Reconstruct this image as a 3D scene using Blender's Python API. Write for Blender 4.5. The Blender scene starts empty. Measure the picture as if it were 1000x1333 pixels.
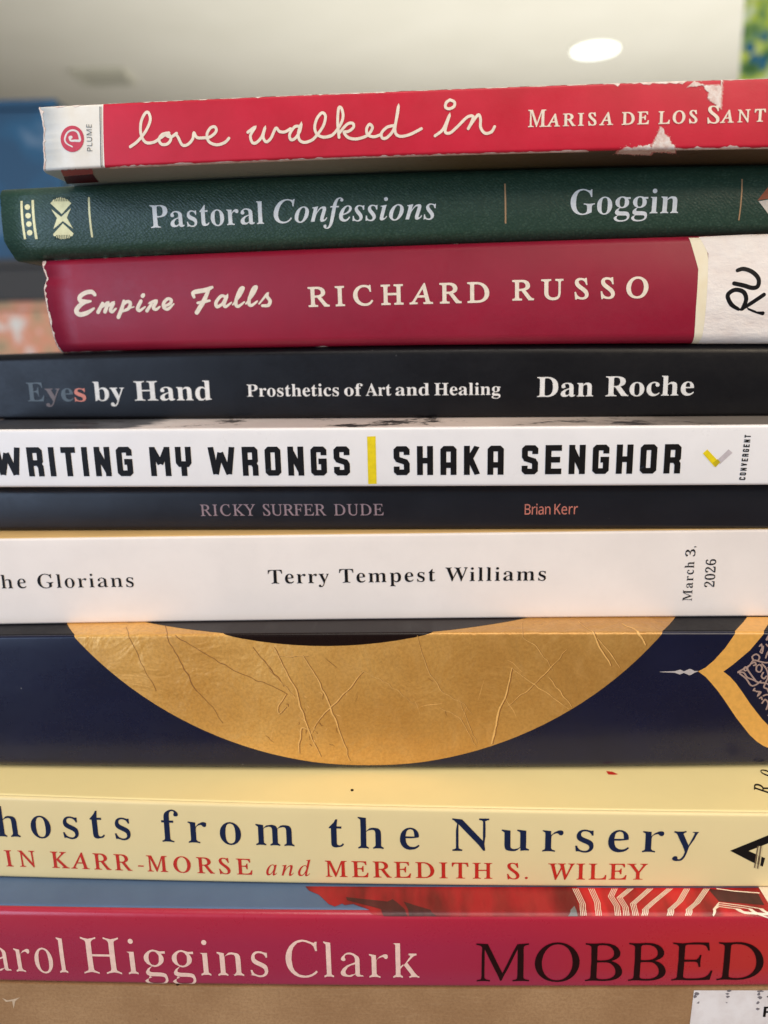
import bpy, bmesh, math, random
from mathutils import Vector, Matrix, noise
from mathutils.geometry import delaunay_2d_cdt
CAM=(0.222603,-0.020100)
BK={1: {'D': 188.96364,'yaw': 0.05808,'zt': (53.59403,0.00139,0.48525),'zb': (39.50659,-0.00051,0.98448),'rb': 0.6,'rt': 0.5,'bul': 0.3,'T': 13.58821},2: {'D': 203.74734,'yaw': 0.06239,'zt': (39.50659,-0.00051,0.98448),'zb': (22.22584,0.0062,0.48652),'rb': 3.0,'rt': 2.2,'bul': 1.6,'T': 17.77871},3: {'D': 202.15678,'yaw': 0.09053,'zt': (22.22584,0.0062,0.48652),'zb': (-2.69108,-0.00533,0.69096),'rb': 2.4,'rt': 1.6,'bul': 1.6,'T': 24.71249},4: {'D': 204.3483,'yaw': 0.08281,'zt': (-2.69108,-0.00533,0.69096),'zb': (-20.68565,-0.00637,-0.05884),'rb': 1.0,'rt': 2.4,'bul': 0.25,'T': 18.74437},5: {'D': 183.25958,'yaw': 0.06458,'zt': (-20.68565,-0.00637,-0.05884),'zb': (-35.18192,-0.0049,-0.07859),'rb': 0.7,'rt': 0.7,'bul': 0.15,'T': 14.51602},6: {'D': 189.50904,'yaw': 0.05777,'zt': (-35.18192,-0.0049,-0.07859),'zb': (-47.79714,-0.00324,0.03848),'rb': 1.2,'rt': 3.2,'bul': 0.6,'T': 12.49815},7: {'D': 185.96145,'yaw': 0.01953,'zt': (-47.79714,-0.00324,0.03848),'zb': (-70.76131,-0.00273,0.31483),'rb': 0.6,'rt': 0.6,'bul': 0.15,'T': 22.68782},8: {'D': 176.58365,'yaw': 0.03233,'zt': (-70.76131,-0.00273,0.31483),'zb': (-107.35777,-0.00156,-0.7376),'rb': 3.0,'rt': 0.7,'bul': 0.25,'T': 37.64888},9: {'D': 161.0845,'yaw': 0.06832,'zt': (-107.35777,-0.00156,-0.7376),'zb': (-128.53428,0.01714,-0.81618),'rb': 1.0,'rt': 0.8,'bul': 0.2,'T': 21.2551},10: {'D': 151.49618,'yaw': 0.05434,'zt': (-128.53428,0.01714,-0.81618),'zb': (-148.64894,0.02275,-0.93023),'rb': 1.2,'rt': 1.4,'bul': 0.5,'T': 20.22871},11: {'D': 151.99618,'yaw': 0.05434,'zt': (-148.64894,0.02275,-0.93023),'zb': (-478.64894,0.0,0.0),'rb': 0.5,'rt': 0.5,'bul': 0.0,'T': 329.06977}}
LEFT={1: [(15.065,-78.439),(11.707,-77.499),(8.433,-77.192),(5.207,-77.77),(1.966,-77.958),(-2.474,-79.334)],2: [(18.176,-97.368),(12.952,-96.967),(8.284,-97.107),(4.595,-97.191),(1.633,-96.077)],3: [(24.702,-89.29),(21.956,-88.509),(19.893,-87.71),(17.299,-88.679),(13.237,-88.391),(8.134,-88.022),(4.008,-87.721),(0.639,-87.154)]}
TXT=[(1,'author_lettering','cream','M','R',0.012,0.006,34.014,5.121,38.109,5.092,3.442,1.08),
(1,'author_lettering','cream','ARISA','R',0.018,0.01,38.109,5.092,52.863,5.117,2.484,1.08),
(1,'author_lettering','cream','DE','R',0.018,0.01,54.721,5.074,60.695,5.094,2.46,1.08),
(1,'author_lettering','cream','LOS','R',0.018,0.01,62.712,5.05,71.243,5.101,2.441,1.08),
(1,'author_lettering','cream','S','R',0.01,0.006,73.337,4.985,76.006,4.933,3.333,1.08),
(1,'author_lettering','cream','ANTOS','R',0.018,0.01,76.167,5.006,92.54,5.165,2.4,1.08),
(1,'publisher_lettering','grey','PLUME','S',-0.004,0,-66.132,3.558,-65.695,9.233,1.198,1),
(2,'title_lettering','silver','Pastoral','B',0.8,0,-58.068,6.284,-28.902,6.205,5.539,0),
(2,'title_lettering','silver','Confessions','J',0.8,0,-26.341,6.296,14.422,5.891,5.596,0),
(2,'author_lettering','silver','Goggin','B',0.8,0,47.44,6.064,73.559,5.805,6.058,0),
(3,'author_lettering','cream','RICHARD','R',0.01,0.016,-18.422,10.289,27.594,10.405,4.676,1.15),
(3,'author_lettering','cream','RUSSO','R',0.01,0.016,33.219,10.74,66.398,10.846,4.566,1.15),
(4,'title_lettering','teal','E','B',0.9,0,-97.218,5.29,-92.358,5.28,5.47,0),
(4,'title_lettering','taupe','y','B',0.9,0,-92.146,5.234,-87.783,5.231,5.435,0),
(4,'title_lettering','teal','e','B',0.9,0,-87.571,5.186,-84.091,5.193,5.405,0),
(4,'title_lettering','salmon','s','B',0.9,0,-83.879,5.147,-80.625,5.157,5.381,0),
(4,'title_lettering','white','by','B',0.9,0,-78.448,5.264,-69.833,5.22,5.431,0),
(4,'title_lettering','white','Hand','B',0.9,0,-67.046,5.192,-45.792,5.12,5.429,0),
(4,'subtitle_lettering','white','Prosthetics','B',0.88,0,-36.072,5.983,-11.327,5.943,3.31,0),
(4,'subtitle_lettering','white','of','B',0.88,0,-9.892,5.942,-4.981,5.939,3.274,0),
(4,'subtitle_lettering','white','Art','B',0.88,0,-4.165,5.939,2.547,5.934,3.264,0),
(4,'subtitle_lettering','white','and','B',0.88,0,3.662,5.934,12.549,5.931,3.251,0),
(4,'subtitle_lettering','white','Healing','B',0.88,0,13.857,5.931,31.031,5.935,3.237,0),
(4,'author_lettering','white','Dan','B',0.9,0,40.439,5.314,54.741,5.386,5.245,0),
(4,'author_lettering','white','Roche','B',0.9,0,57.855,5.368,79.998,5.526,5.255,0),
(5,'title_lettering','ink','WRITING','W',0,0,-96.629,2.856,-61.705,2.87,7.295,1),
(5,'title_lettering','ink','MY','W',0,0,-57.25,2.858,-46.935,2.867,7.225,1),
(5,'title_lettering','ink','WRONGS','W',0,0,-42.713,2.873,-8.044,2.854,7.163,1),
(5,'author_lettering','ink','SHAKA','W',0,0,2.595,2.89,28.866,2.897,7.089,1),
(5,'author_lettering','ink','SENGHOR','W',0,0,33.153,2.953,70.212,3.02,7.088,1),
(5,'publisher_lettering','ink','CONVERGENT','W',0,0,85.392,1.319,85.806,12.136,1.4,0.9),
(6,'title_lettering','rose','RICKY','R',0.004,0.003,-47.121,4.01,-32.865,4.062,2.943,1),
(6,'title_lettering','rose','SURFER','R',0.004,0.003,-30.881,4.055,-14.696,4.039,2.934,1),
(6,'title_lettering','rose','DUDE','R',0.004,0.003,-12.732,4.032,-0.098,4.028,2.926,1),
(6,'author_lettering','salmon','Brian','S',0.002,0.002,35.279,4.063,41.663,4.1,2.625,0.8),
(6,'author_lettering','salmon','Kerr','S',0.002,0.002,42.614,4.096,48.402,4.136,2.621,0.8),
(7,'title_lettering','ink','The','B',0.62,0,-102.875,9.812,-91.763,9.761,3.768,1.15),
(7,'title_lettering','ink','Glorians','B',0.62,0,-88.789,9.756,-64.155,9.717,3.77,1.15),
(7,'author_lettering','ink','Terry','B',0.74,0,-29.751,10.084,-14.301,10.093,3.763,1.12),
(7,'author_lettering','ink','Tempest','B',0.74,0,-11.666,10.101,12.675,10.183,3.755,1.12),
(7,'author_lettering','ink','Williams','B',0.74,0,15.199,10.195,40.479,10.131,3.743,1.12),
(7,'date_lettering','ink','March','B',0.74,0,77.489,4.428,77.434,14.705,2.403,0.95),
(7,'date_lettering','ink','3','B',0.74,0,77.534,16.09,77.507,17.963,2.383,0.95),
(7,'date_lettering','ink',',','B',0,0,77.539,18.355,77.54,18.944,2.379,1),
(7,'date_lettering','ink','2026','B',0.74,0,82.898,8.05,82.827,15.346,2.491,0.95),
(9,'title_lettering','navy','Ghosts','B',0.62,0,-108.074,11.045,-63.394,11.394,8.312,1.04),
(9,'title_lettering','navy','from','B',0.62,0,-55.576,11.048,-23.206,10.663,8.539,1.04),
(9,'title_lettering','navy','the','B',0.62,0,-14.739,10.481,6.904,10.355,8.68,1.04),
(9,'title_lettering','navy','Nursery','B',0.62,0,14.649,10.242,71.343,10.482,8.998,1.04),
(9,'author_lettering','scarlet','ROBIN','R',0.008,0.003,-113.008,3.227,-88.304,3.396,4.259,1),
(9,'author_lettering','scarlet','KARR-MORSE','R',0.008,0.003,-84.373,3.324,-33.929,2.639,4.303,1),
(9,'author_lettering','scarlet','and','I',0,0,-30.51,2.626,-19.551,2.567,4.363,0.95),
(9,'author_lettering','scarlet','MEREDITH','R',0.008,0.003,-15.982,2.484,24.16,2.514,4.421,1),
(9,'author_lettering','scarlet','S.','R',0.008,0.003,27.617,2.488,32.514,2.476,4.486,1),
(9,'author_lettering','scarlet','WILEY','R',0.008,0.003,37.212,2.457,60.257,2.591,4.536,1),
(9,'cover_lettering','ink','Ro','I',0.006,0.003,90.435,27.628,94.846,38.26,4.006,1),
(10,'author_lettering','blush','Carol','B',0.46,0,-104.69,3.486,-78.115,3.344,10.48,0),
(10,'author_lettering','blush','Higgins','B',0.46,0,-74.166,3.342,-29.559,3.222,10.582,0),
(10,'author_lettering','blush','Clark','B',0.46,0,-25.249,3.14,6.079,3.106,10.536,0),
(10,'title_lettering','black','MOBBED','R',0.78,0,19.341,2.173,84.115,2.435,10.725,1),
(11,'label_lettering','ink','1','T',0,0,85.791,325.35,86.824,325.341,1.896,1),
(11,'label_lettering','ink','F','T',0,0,85.463,321.231,87.193,321.218,2.765,1)]
STK=[(1,'title_lettering','cream',[(-57.086,4.087),(-55.225,5.193),(-53.154,7.22),(-51.89,9.496),(-52.146,11.118),(-52.993,11.026),(-54.068,9.163),(-54.287,6.633),(-53.371,4.905),(-51.497,4.828),(-49.77,5.685),(-48.539,6.397)],[0.636,0.636,0.636,0.636,0.636,0.636,0.636,0.636,0.636,0.636,0.636,0.636],False,True,None),
(1,'title_lettering','cream',[(-47.721,6.66),(-49.239,6.425),(-50.174,5.408),(-49.665,4.331),(-48.254,4.359),(-47.36,5.42),(-47.922,6.499),(-48.679,6.403),(-47.421,5.759),(-45.957,6.504)],[0.634,0.634,0.634,0.634,0.634,0.634,0.634,0.634,0.634,0.634],False,True,None),
(1,'title_lettering','cream',[(-46.347,6.308),(-45.735,5.776),(-44.862,4.012),(-43.598,4.004),(-42.336,5.093),(-41.903,6.426),(-41.279,5.428),(-39.755,5.287),(-38.107,5.473),(-36.73,6.56),(-36.944,7.495),(-37.976,7.325),(-38.906,6.012),(-38.563,4.44),(-36.85,3.699),(-34.957,4.09),(-33.869,4.975)],[0.633,0.633,0.633,0.633,0.633,0.633,0.633,0.633,0.633,0.633,0.633,0.633,0.633,0.633,0.633,0.633,0.633],False,True,None),
(1,'title_lettering','cream',[(-29.44,6.069),(-27.719,7.056),(-28.831,5.413),(-28.559,3.934),(-27.642,3.775),(-26.322,4.902),(-25.426,6.844),(-25.946,5.015),(-25.32,3.9),(-24.168,4.614),(-22.949,6.668),(-22.111,5.965),(-20.875,5.835),(-19.559,6.46)],[0.63,0.63,0.63,0.63,0.63,0.63,0.63,0.63,0.63,0.63,0.63,0.63,0.63,0.63],False,True,None),
(1,'title_lettering','cream',[(-17.341,6.799),(-18.531,6.842),(-19.8,5.295),(-19.582,4.155),(-18.556,4.412),(-17.475,5.838),(-17.091,7.293),(-17.76,5.638),(-17.652,4.087),(-16.579,3.463),(-15.001,3.785),(-13.863,4.582),(-12.084,6.695),(-11.464,8.766),(-12.212,9.548),(-13.39,8.417),(-14.009,6.554),(-13.521,5.072),(-11.946,4.391),(-10.101,4.746)],[0.626,0.626,0.626,0.626,0.626,0.626,0.626,0.626,0.626,0.626,0.626,0.626,0.626,0.626,0.626,0.626,0.626,0.626,0.626,0.626],False,True,None),
(1,'title_lettering','cream',[(-11.944,4.391),(-10.099,4.746),(-8.203,6.768),(-7.464,8.623),(-7.78,10.309),(-8.414,10.332),(-8.728,7.413),(-8.518,4.233)],[0.629,0.629,0.629,0.629,0.629,0.629,0.629,0.629],False,True,None),
(1,'title_lettering','cream',[(-8.487,5.108),(-6.605,6.922),(-5.327,7.086),(-5.169,6.246),(-6.285,5.448),(-7.34,5.278),(-6.464,4.164),(-4.651,3.771),(-2.587,4.203),(-1.568,4.877),(-0.858,6.018),(-1.476,6.747),(-2.179,5.853),(-1.985,4.6),(-0.542,4.096),(1.151,4.582)],[0.624,0.624,0.624,0.624,0.624,0.624,0.624,0.624,0.624,0.624,0.624,0.624,0.624,0.624,0.624,0.624],False,True,None),
(1,'title_lettering','cream',[(4.13,6.312),(2.45,5.992),(1.156,4.789),(1.405,3.743),(2.499,3.916),(3.888,5.404),(4.747,8.202),(5.093,10.353),(4.605,7.789),(4.245,5.105),(5.223,4.038),(7.491,4.299),(10.214,5.453)],[0.623,0.623,0.623,0.623,0.623,0.623,0.623,0.623,0.623,0.623,0.623,0.623,0.623],False,True,None),
(1,'title_lettering','cream',[(13.269,3.877),(15.074,5.184),(16.514,8.023),(15.749,5.78),(15.613,4.55),(16.692,4.395),(18.307,5.621),(20.449,7.49),(21.788,7.655),(21.438,6.434),(20.729,5.141)],[0.617,0.617,0.617,0.617,0.617,0.617,0.617,0.617,0.617,0.617,0.617],False,True,None),
(1,'title_lettering','cream',[(20.729,5.141),(21.794,6.629),(22.99,7.946),(23.488,6.989),(23.502,5.348),(24.5,4.091),(25.928,4.338),(26.628,5.382)],[0.615,0.615,0.615,0.615,0.615,0.615,0.615,0.615],False,True,None),
(1,'title_lettering','cream',[(16.654,11.245),(15.85,10.733),(15.624,9.83),(16.427,9.391),(17.544,9.85),(17.634,10.757),(16.788,11.199)],[0.62,0.62,0.62,0.62,0.62,0.62,0.62],False,True,None),
(1,'emblem_spiral','white',[(-70.735,4.689),(-72.003,5.443),(-72.341,6.397),(-71.586,7.706),(-70.332,8.19),(-69.173,7.735),(-68.782,6.51),(-68.923,5.911),(-69.975,5.957),(-70.951,6.0),(-71.108,6.612),(-70.793,6.732)],[0.261,0.326,0.391,0.391,0.391,0.456,0.521,0.554,0.489,0.391,0.652,0.652],False,True,None),
(1,'divider_line','grey',[(-63.451,12.976),(-63.887,6.225),(-64.527,0.12)],[0.212,0.212,0.212],False,False,None),
(1,'divider_line','grey',[(-63.109,12.961),(-63.543,6.21),(-64.186,0.108)],[0.081,0.081,0.081],False,False,None),
(3,'title_lettering','cream',[(-74.794,15.037),(-75.617,15.789),(-77.325,15.611),(-78.843,14.703),(-78.814,13.616),(-77.331,13.322),(-76.065,13.398)],[0.924,1.155,1.155,1.155,1.271,1.04,0.578],False,True,None),
(3,'title_lettering','cream',[(-77.074,13.373),(-79.061,12.417),(-80.235,11.004),(-79.476,10.008),(-77.54,10.308),(-75.382,11.445)],[0.815,1.165,1.281,1.281,1.165,0.582],False,True,None),
(3,'title_lettering','cream',[(-74.37,10.446),(-72.867,12.685)],[1.014,0.922],False,True,None),
(3,'title_lettering','cream',[(-73.227,11.614),(-71.481,12.758),(-72.476,10.505)],[0.46,0.92,1.012],False,True,None),
(3,'title_lettering','cream',[(-71.838,11.688),(-69.983,12.707),(-70.919,10.936),(-70.474,10.44),(-69.38,11.246)],[0.461,0.923,0.969,0.83,0.461],False,True,None),
(3,'title_lettering','cream',[(-67.073,13.087),(-67.903,11.018),(-69.024,8.948)],[0.828,1.013,1.013],False,True,None),
(3,'title_lettering','cream',[(-67.837,11.616),(-66.343,12.884),(-65.377,12.553),(-66.015,11.137),(-67.713,10.472)],[0.458,0.87,0.916,0.87,0.572],False,True,None),
(3,'title_lettering','cream',[(-66.015,11.137),(-64.539,11.509)],[0.458,0.367],False,True,None),
(3,'title_lettering','cream',[(-62.48,12.934),(-63.516,11.177),(-63.087,10.506),(-61.498,11.411)],[0.917,1.008,0.825,0.413],False,True,None),
(3,'title_lettering','cream',[(-61.944,14.226),(-61.741,14.457)],[1.048,1.048],False,True,None),
(3,'title_lettering','cream',[(-61.107,10.385),(-59.686,12.247),(-60.17,12.382),(-58.399,12.8),(-59.289,11.163),(-58.593,10.665),(-57.532,11.346)],[0.91,0.682,0.569,0.91,0.91,0.796,0.455],False,True,None),
(3,'title_lettering','cream',[(-56.548,11.316),(-54.881,11.976),(-54.312,12.906),(-55.267,13.291),(-56.403,12.261),(-56.446,11.075),(-55.369,10.686),(-53.773,11.942)],[0.568,0.796,0.796,0.796,0.909,0.909,0.818,0.409],False,True,None),
(3,'title_lettering','cream',[(-48.243,13.538),(-48.424,14.544),(-47.301,14.919),(-45.147,15.2),(-43.347,15.844)],[0.787,1.012,1.169,1.169,0.787],False,True,None),
(3,'title_lettering','cream',[(-44.228,15.287),(-45.748,12.403),(-47.827,9.516)],[0.81,1.215,1.125],False,True,None),
(3,'title_lettering','cream',[(-47.372,11.981),(-45.512,12.278),(-44.153,12.472)],[0.675,0.81,0.585],False,True,None),
(3,'title_lettering','cream',[(-39.829,13.277),(-41.033,13.548),(-42.474,12.011),(-42.313,10.891),(-40.918,11.554),(-39.579,13.386),(-40.431,11.54),(-39.997,10.825),(-38.462,11.834)],[0.763,0.808,0.897,0.897,0.673,0.853,0.942,0.763,0.404],False,True,None),
(3,'title_lettering','cream',[(-38.135,11.24),(-36.178,13.399),(-35.116,15.344),(-35.972,15.139),(-37.069,12.727),(-37.285,11.216),(-36.584,10.846),(-35.059,11.853)],[0.402,0.67,0.759,0.759,0.893,0.938,0.804,0.402],False,True,None),
(3,'title_lettering','cream',[(-34.663,11.375),(-32.72,13.529),(-31.67,15.468),(-32.522,15.263),(-33.606,12.858),(-33.815,11.351),(-33.114,10.983),(-31.599,11.987)],[0.401,0.668,0.757,0.757,0.89,0.935,0.801,0.401],False,True,None),
(3,'title_lettering','cream',[(-31.215,11.279),(-30.059,12.524),(-28.912,13.764),(-29.004,13.073),(-28.283,11.895),(-28.826,10.866),(-30.402,10.793)],[0.399,0.576,0.664,0.886,0.93,0.886,0.664],False,True,None),
(3,'handwritten_letters','marker',[(87.286,16.61),(88.71,16.914),(90.76,16.194),(92.295,14.667),(92.276,13.027),(91.015,12.632),(88.946,13.208),(86.659,13.708)],[0.888,0.947,0.986,0.986,0.986,0.986,0.986,0.947],False,True,None),
(3,'handwritten_letters','marker',[(89.171,7.97),(89.814,10.036),(89.074,11.696),(87.291,12.269),(85.886,11.735),(85.392,10.775),(86.442,8.964),(88.313,7.838)],[0.915,0.995,0.995,0.955,0.995,0.995,0.995,0.696],False,True,None),
(3,'handwritten_letters','marker',[(88.896,7.833),(91.063,9.197),(93.896,11.092)],[0.697,0.916,0.916],False,True,None),
(3,'handwritten_letters','marker',[(90.318,8.099),(92.448,7.307)],[0.24,0.28],False,True,None),
(3,'handwritten_letters','marker',[(90.497,7.82),(92.172,7.199),(94.097,6.909)],[0.2,0.32,0.921],False,True,None),
(2,'gilt_line','gold',[(-91.474,14.302),(-91.55,4.997)],[0.594,0.594],False,False,None),
(2,'gilt_line','gold',[(-88.498,14.366),(-88.544,4.911)],[0.667,0.667],False,False,None),
(2,'gilt_line','gold',[(-73.731,14.397),(-73.773,4.709)],[0.513,0.513],False,False,None),
(2,'gilt_line','tan',[(31.435,13.878),(31.718,4.415)],[0.395,0.395],False,False,None),
(2,'gilt_line','tan',[(88.377,13.802),(88.376,3.749)],[0.334,0.334],False,False,None),
(2,'shell_groove','greencloth',[(-83.052,14.834),(-82.574,13.77)],[0.171,0.171],False,False,None),
(2,'shell_groove','greencloth',[(-83.706,4.569),(-83.028,5.647)],[0.166,0.166],False,False,None),
(2,'shell_groove','greencloth',[(-82.517,14.808),(-82.158,13.751)],[0.171,0.171],False,False,None),
(2,'shell_groove','greencloth',[(-83.17,4.547),(-82.611,5.63)],[0.166,0.166],False,False,None),
(2,'shell_groove','greencloth',[(-81.983,14.783),(-81.742,13.731)],[0.171,0.171],False,False,None),
(2,'shell_groove','greencloth',[(-82.635,4.525),(-82.194,5.612)],[0.166,0.166],False,False,None),
(2,'shell_groove','greencloth',[(-81.449,14.757),(-81.326,13.712)],[0.171,0.171],False,False,None),
(2,'shell_groove','greencloth',[(-82.101,4.503),(-81.778,5.595)],[0.166,0.166],False,False,None),
(2,'shell_groove','greencloth',[(-80.916,14.732),(-80.91,13.692)],[0.171,0.171],False,False,None),
(2,'shell_groove','greencloth',[(-81.566,4.482),(-81.361,5.578)],[0.166,0.166],False,False,None),
(2,'shell_groove','greencloth',[(-80.382,14.707),(-80.494,13.673)],[0.17,0.17],False,False,None),
(2,'shell_groove','greencloth',[(-81.031,4.46),(-80.945,5.561)],[0.166,0.166],False,False,None),
(2,'shell_groove','greencloth',[(-79.849,14.682),(-80.079,13.654)],[0.17,0.17],False,False,None),
(2,'shell_groove','greencloth',[(-80.497,4.438),(-80.528,5.544)],[0.166,0.166],False,False,None),
(2,'shell_groove','greencloth',[(-79.316,14.656),(-79.663,13.634)],[0.17,0.17],False,False,None),
(2,'shell_groove','greencloth',[(-79.963,4.416),(-80.112,5.526)],[0.166,0.166],False,False,None),
(2,'shell_groove','greencloth',[(-78.783,14.631),(-79.248,13.615)],[0.17,0.17],False,False,None),
(2,'shell_groove','greencloth',[(-79.428,4.395),(-79.696,5.509)],[0.166,0.166],False,False,None),
(8,'finial','pearl',[(66.779,27.308),(69.161,27.298),(70.351,27.293),(71.602,27.255),(72.583,27.251),(73.98,27.245),(75.104,27.306),(75.838,27.435)],[0.102,0.328,0.41,1.331,0.41,1.741,0.41,0.205],False,True,None),
(8,'lace_tracery','lacepink',[(85.632,27.23),(86.902,28.048),(88.305,29.028),(89.09,30.336),(90.588,30.005),(92.235,29.672),(93.828,29.995)],[0.388,0.388,0.388,0.388,0.388,0.388,0.388],False,True,None),
(8,'lace_tracery','lacepink',[(85.644,27.065),(86.976,27.06),(87.966,25.734),(89.499,25.063),(90.738,24.392),(92.839,24.047),(94.731,22.699)],[0.394,0.394,0.394,0.394,0.394,0.394,0.394],False,True,None),
(8,'lace_tracery','lacepink',[(86.113,26.734),(87.695,25.404),(89.024,23.569),(90.198,23.729),(91.303,24.722)],[0.396,0.396,0.396,0.396,0.396],False,True,None),
(8,'lace_tracery','lacepink',[(88.305,29.028),(87.789,28.045),(89.124,26.059),(90.118,24.728)],[0.393,0.393,0.393,0.393],False,True,None),
(8,'lace_tracery','lacepink',[(89.09,30.336),(88.721,31.317),(89.702,31.966),(90.5,31.149),(90.134,30.17)],[0.387,0.387,0.387,0.387,0.387],False,True,None),
(8,'lace_tracery','lacepink',[(90.657,32.94),(91.17,33.913),(91.0,32.289),(90.535,32.615)],[0.387,0.387,0.387,0.387],False,True,None),
(8,'lace_tracery','lacepink',[(90.493,21.892),(91.547,21.717),(90.889,20.712),(91.236,21.887)],[0.4,0.4,0.4,0.4],False,True,None),
(8,'lace_tracery','lacepink',[(92.103,18.677),(92.761,19.686),(93.594,18.664),(93.293,16.97)],[0.403,0.403,0.403,0.403],False,True,None),
(8,'lace_tracery','lacepink',[(92.228,20.702),(93.389,21.031),(94.101,19.676)],[0.4,0.4,0.4],False,True,None),
(8,'lace_tracery','lacepink',[(91.984,30.982),(92.444,32.612),(93.161,30.98)],[0.387,0.387,0.387],False,True,None),
(8,'lace_tracery','lacepink',[(91.229,29.347),(92.366,28.027),(92.971,26.042),(92.516,24.382)],[0.394,0.394,0.394,0.394],False,True,None),
(8,'lace_tracery','lacepink',[(92.951,22.71),(93.657,21.366),(94.607,20.685)],[0.399,0.399,0.399],False,True,None),
(8,'lace_tracery','lacepink',[(91.902,35.853),(92.414,36.819),(93.073,35.853)],[0.635,0.635,0.635],False,True,None),
(8,'lace_tracery','lacepink',[(93.894,15.255),(94.428,15.938),(95.152,14.557)],[0.406,0.406,0.406],False,True,None),
(8,'lace_tracery','lacepink',[(86.902,28.048),(87.308,28.539),(87.801,27.88),(87.294,27.553),(86.902,28.048)],[0.391,0.391,0.391,0.391,0.391],False,True,None),
(8,'lace_tracery','lacepink',[(88.857,29.518),(89.422,29.844),(89.767,29.187),(89.254,28.959)],[0.39,0.39,0.39,0.39],False,True,None),
(8,'lace_tracery','lacepink',[(89.953,28.694),(90.652,29.185),(91.307,28.361),(90.956,27.208),(90.043,27.542),(89.953,28.694)],[0.392,0.392,0.392,0.392,0.392,0.392],False,True,None),
(8,'lace_tracery','lacepink',[(91.708,27.04),(91.344,26.049),(91.989,25.383),(92.527,26.044)],[0.394,0.394,0.394,0.394],False,True,None),
(8,'lace_tracery','lacepink',[(92.782,28.355),(93.721,27.692),(93.534,26.37)],[0.392,0.392,0.392],False,True,None),
(8,'lace_tracery','lacepink',[(89.982,22.729),(89.722,22.233),(90.176,22.129)],[0.397,0.397,0.397],False,True,None),
(8,'lace_tracery','lacepink',[(91.392,20.034),(91.816,20.301),(92.017,19.692)],[0.4,0.4,0.4],False,True,None),
(8,'lace_tracery','lacepink',[(92.395,24.05),(92.181,23.05),(92.803,22.711)],[0.397,0.397,0.397],False,True,None),
(8,'lace_tracery','lacepink',[(92.495,31.961),(93.402,31.633),(93.912,32.61)],[0.388,0.388,0.388],False,True,None),
(8,'lace_tracery','lacepink',[(90.278,34.076),(90.681,34.561),(90.881,33.849)],[0.384,0.384,0.384],False,True,None),
(8,'lace_tracery','lacepink',[(91.854,34.56),(92.331,34.074),(92.879,34.56)],[0.385,0.385,0.385],False,True,None),
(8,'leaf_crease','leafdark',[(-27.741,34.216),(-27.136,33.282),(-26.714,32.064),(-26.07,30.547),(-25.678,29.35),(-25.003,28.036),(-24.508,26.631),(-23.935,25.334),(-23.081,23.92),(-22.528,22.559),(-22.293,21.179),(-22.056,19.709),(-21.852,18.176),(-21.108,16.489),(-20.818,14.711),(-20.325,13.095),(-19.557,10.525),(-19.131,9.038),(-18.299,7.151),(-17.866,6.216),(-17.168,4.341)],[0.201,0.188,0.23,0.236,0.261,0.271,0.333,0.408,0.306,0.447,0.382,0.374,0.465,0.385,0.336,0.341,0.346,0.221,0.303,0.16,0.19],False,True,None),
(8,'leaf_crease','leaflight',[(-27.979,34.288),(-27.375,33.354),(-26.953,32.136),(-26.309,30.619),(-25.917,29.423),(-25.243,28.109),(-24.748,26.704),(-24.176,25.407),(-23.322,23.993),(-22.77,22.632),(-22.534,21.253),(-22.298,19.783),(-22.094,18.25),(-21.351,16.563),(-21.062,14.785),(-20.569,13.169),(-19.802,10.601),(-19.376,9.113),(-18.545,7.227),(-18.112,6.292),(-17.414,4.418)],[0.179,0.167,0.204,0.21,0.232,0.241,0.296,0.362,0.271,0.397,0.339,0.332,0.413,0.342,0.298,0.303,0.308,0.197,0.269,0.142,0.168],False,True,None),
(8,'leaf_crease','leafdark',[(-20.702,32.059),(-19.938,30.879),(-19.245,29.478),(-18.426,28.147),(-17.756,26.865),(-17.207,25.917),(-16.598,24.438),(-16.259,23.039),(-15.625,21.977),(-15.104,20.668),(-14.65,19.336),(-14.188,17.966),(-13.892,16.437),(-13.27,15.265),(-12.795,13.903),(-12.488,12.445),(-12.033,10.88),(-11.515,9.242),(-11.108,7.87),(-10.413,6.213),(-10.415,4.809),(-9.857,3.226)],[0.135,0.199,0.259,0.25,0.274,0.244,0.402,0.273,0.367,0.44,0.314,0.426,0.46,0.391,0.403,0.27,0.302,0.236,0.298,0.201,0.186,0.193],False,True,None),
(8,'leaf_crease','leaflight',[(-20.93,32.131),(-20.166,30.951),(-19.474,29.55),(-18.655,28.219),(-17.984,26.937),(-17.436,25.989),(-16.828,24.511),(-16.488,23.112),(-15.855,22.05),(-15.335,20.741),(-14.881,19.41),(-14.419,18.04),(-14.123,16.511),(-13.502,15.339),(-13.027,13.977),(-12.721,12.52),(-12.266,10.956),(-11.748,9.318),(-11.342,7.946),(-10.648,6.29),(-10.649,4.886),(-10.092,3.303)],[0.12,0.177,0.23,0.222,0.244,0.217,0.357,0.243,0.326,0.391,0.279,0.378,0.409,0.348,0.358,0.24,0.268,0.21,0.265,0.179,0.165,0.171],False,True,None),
(8,'leaf_crease','leafdark',[(-5.722,27.729),(-6.677,26.653),(-7.391,25.793),(-8.242,24.49),(-8.977,23.469),(-9.878,22.516),(-10.92,21.633),(-11.811,20.487),(-12.775,19.318),(-13.622,18.621),(-14.661,17.53),(-15.621,16.656),(-16.467,15.55),(-17.393,14.367),(-18.385,12.753),(-18.98,11.169)],[0.145,0.154,0.252,0.257,0.278,0.22,0.311,0.274,0.337,0.298,0.333,0.286,0.274,0.192,0.183,0.148],False,True,None),
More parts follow.
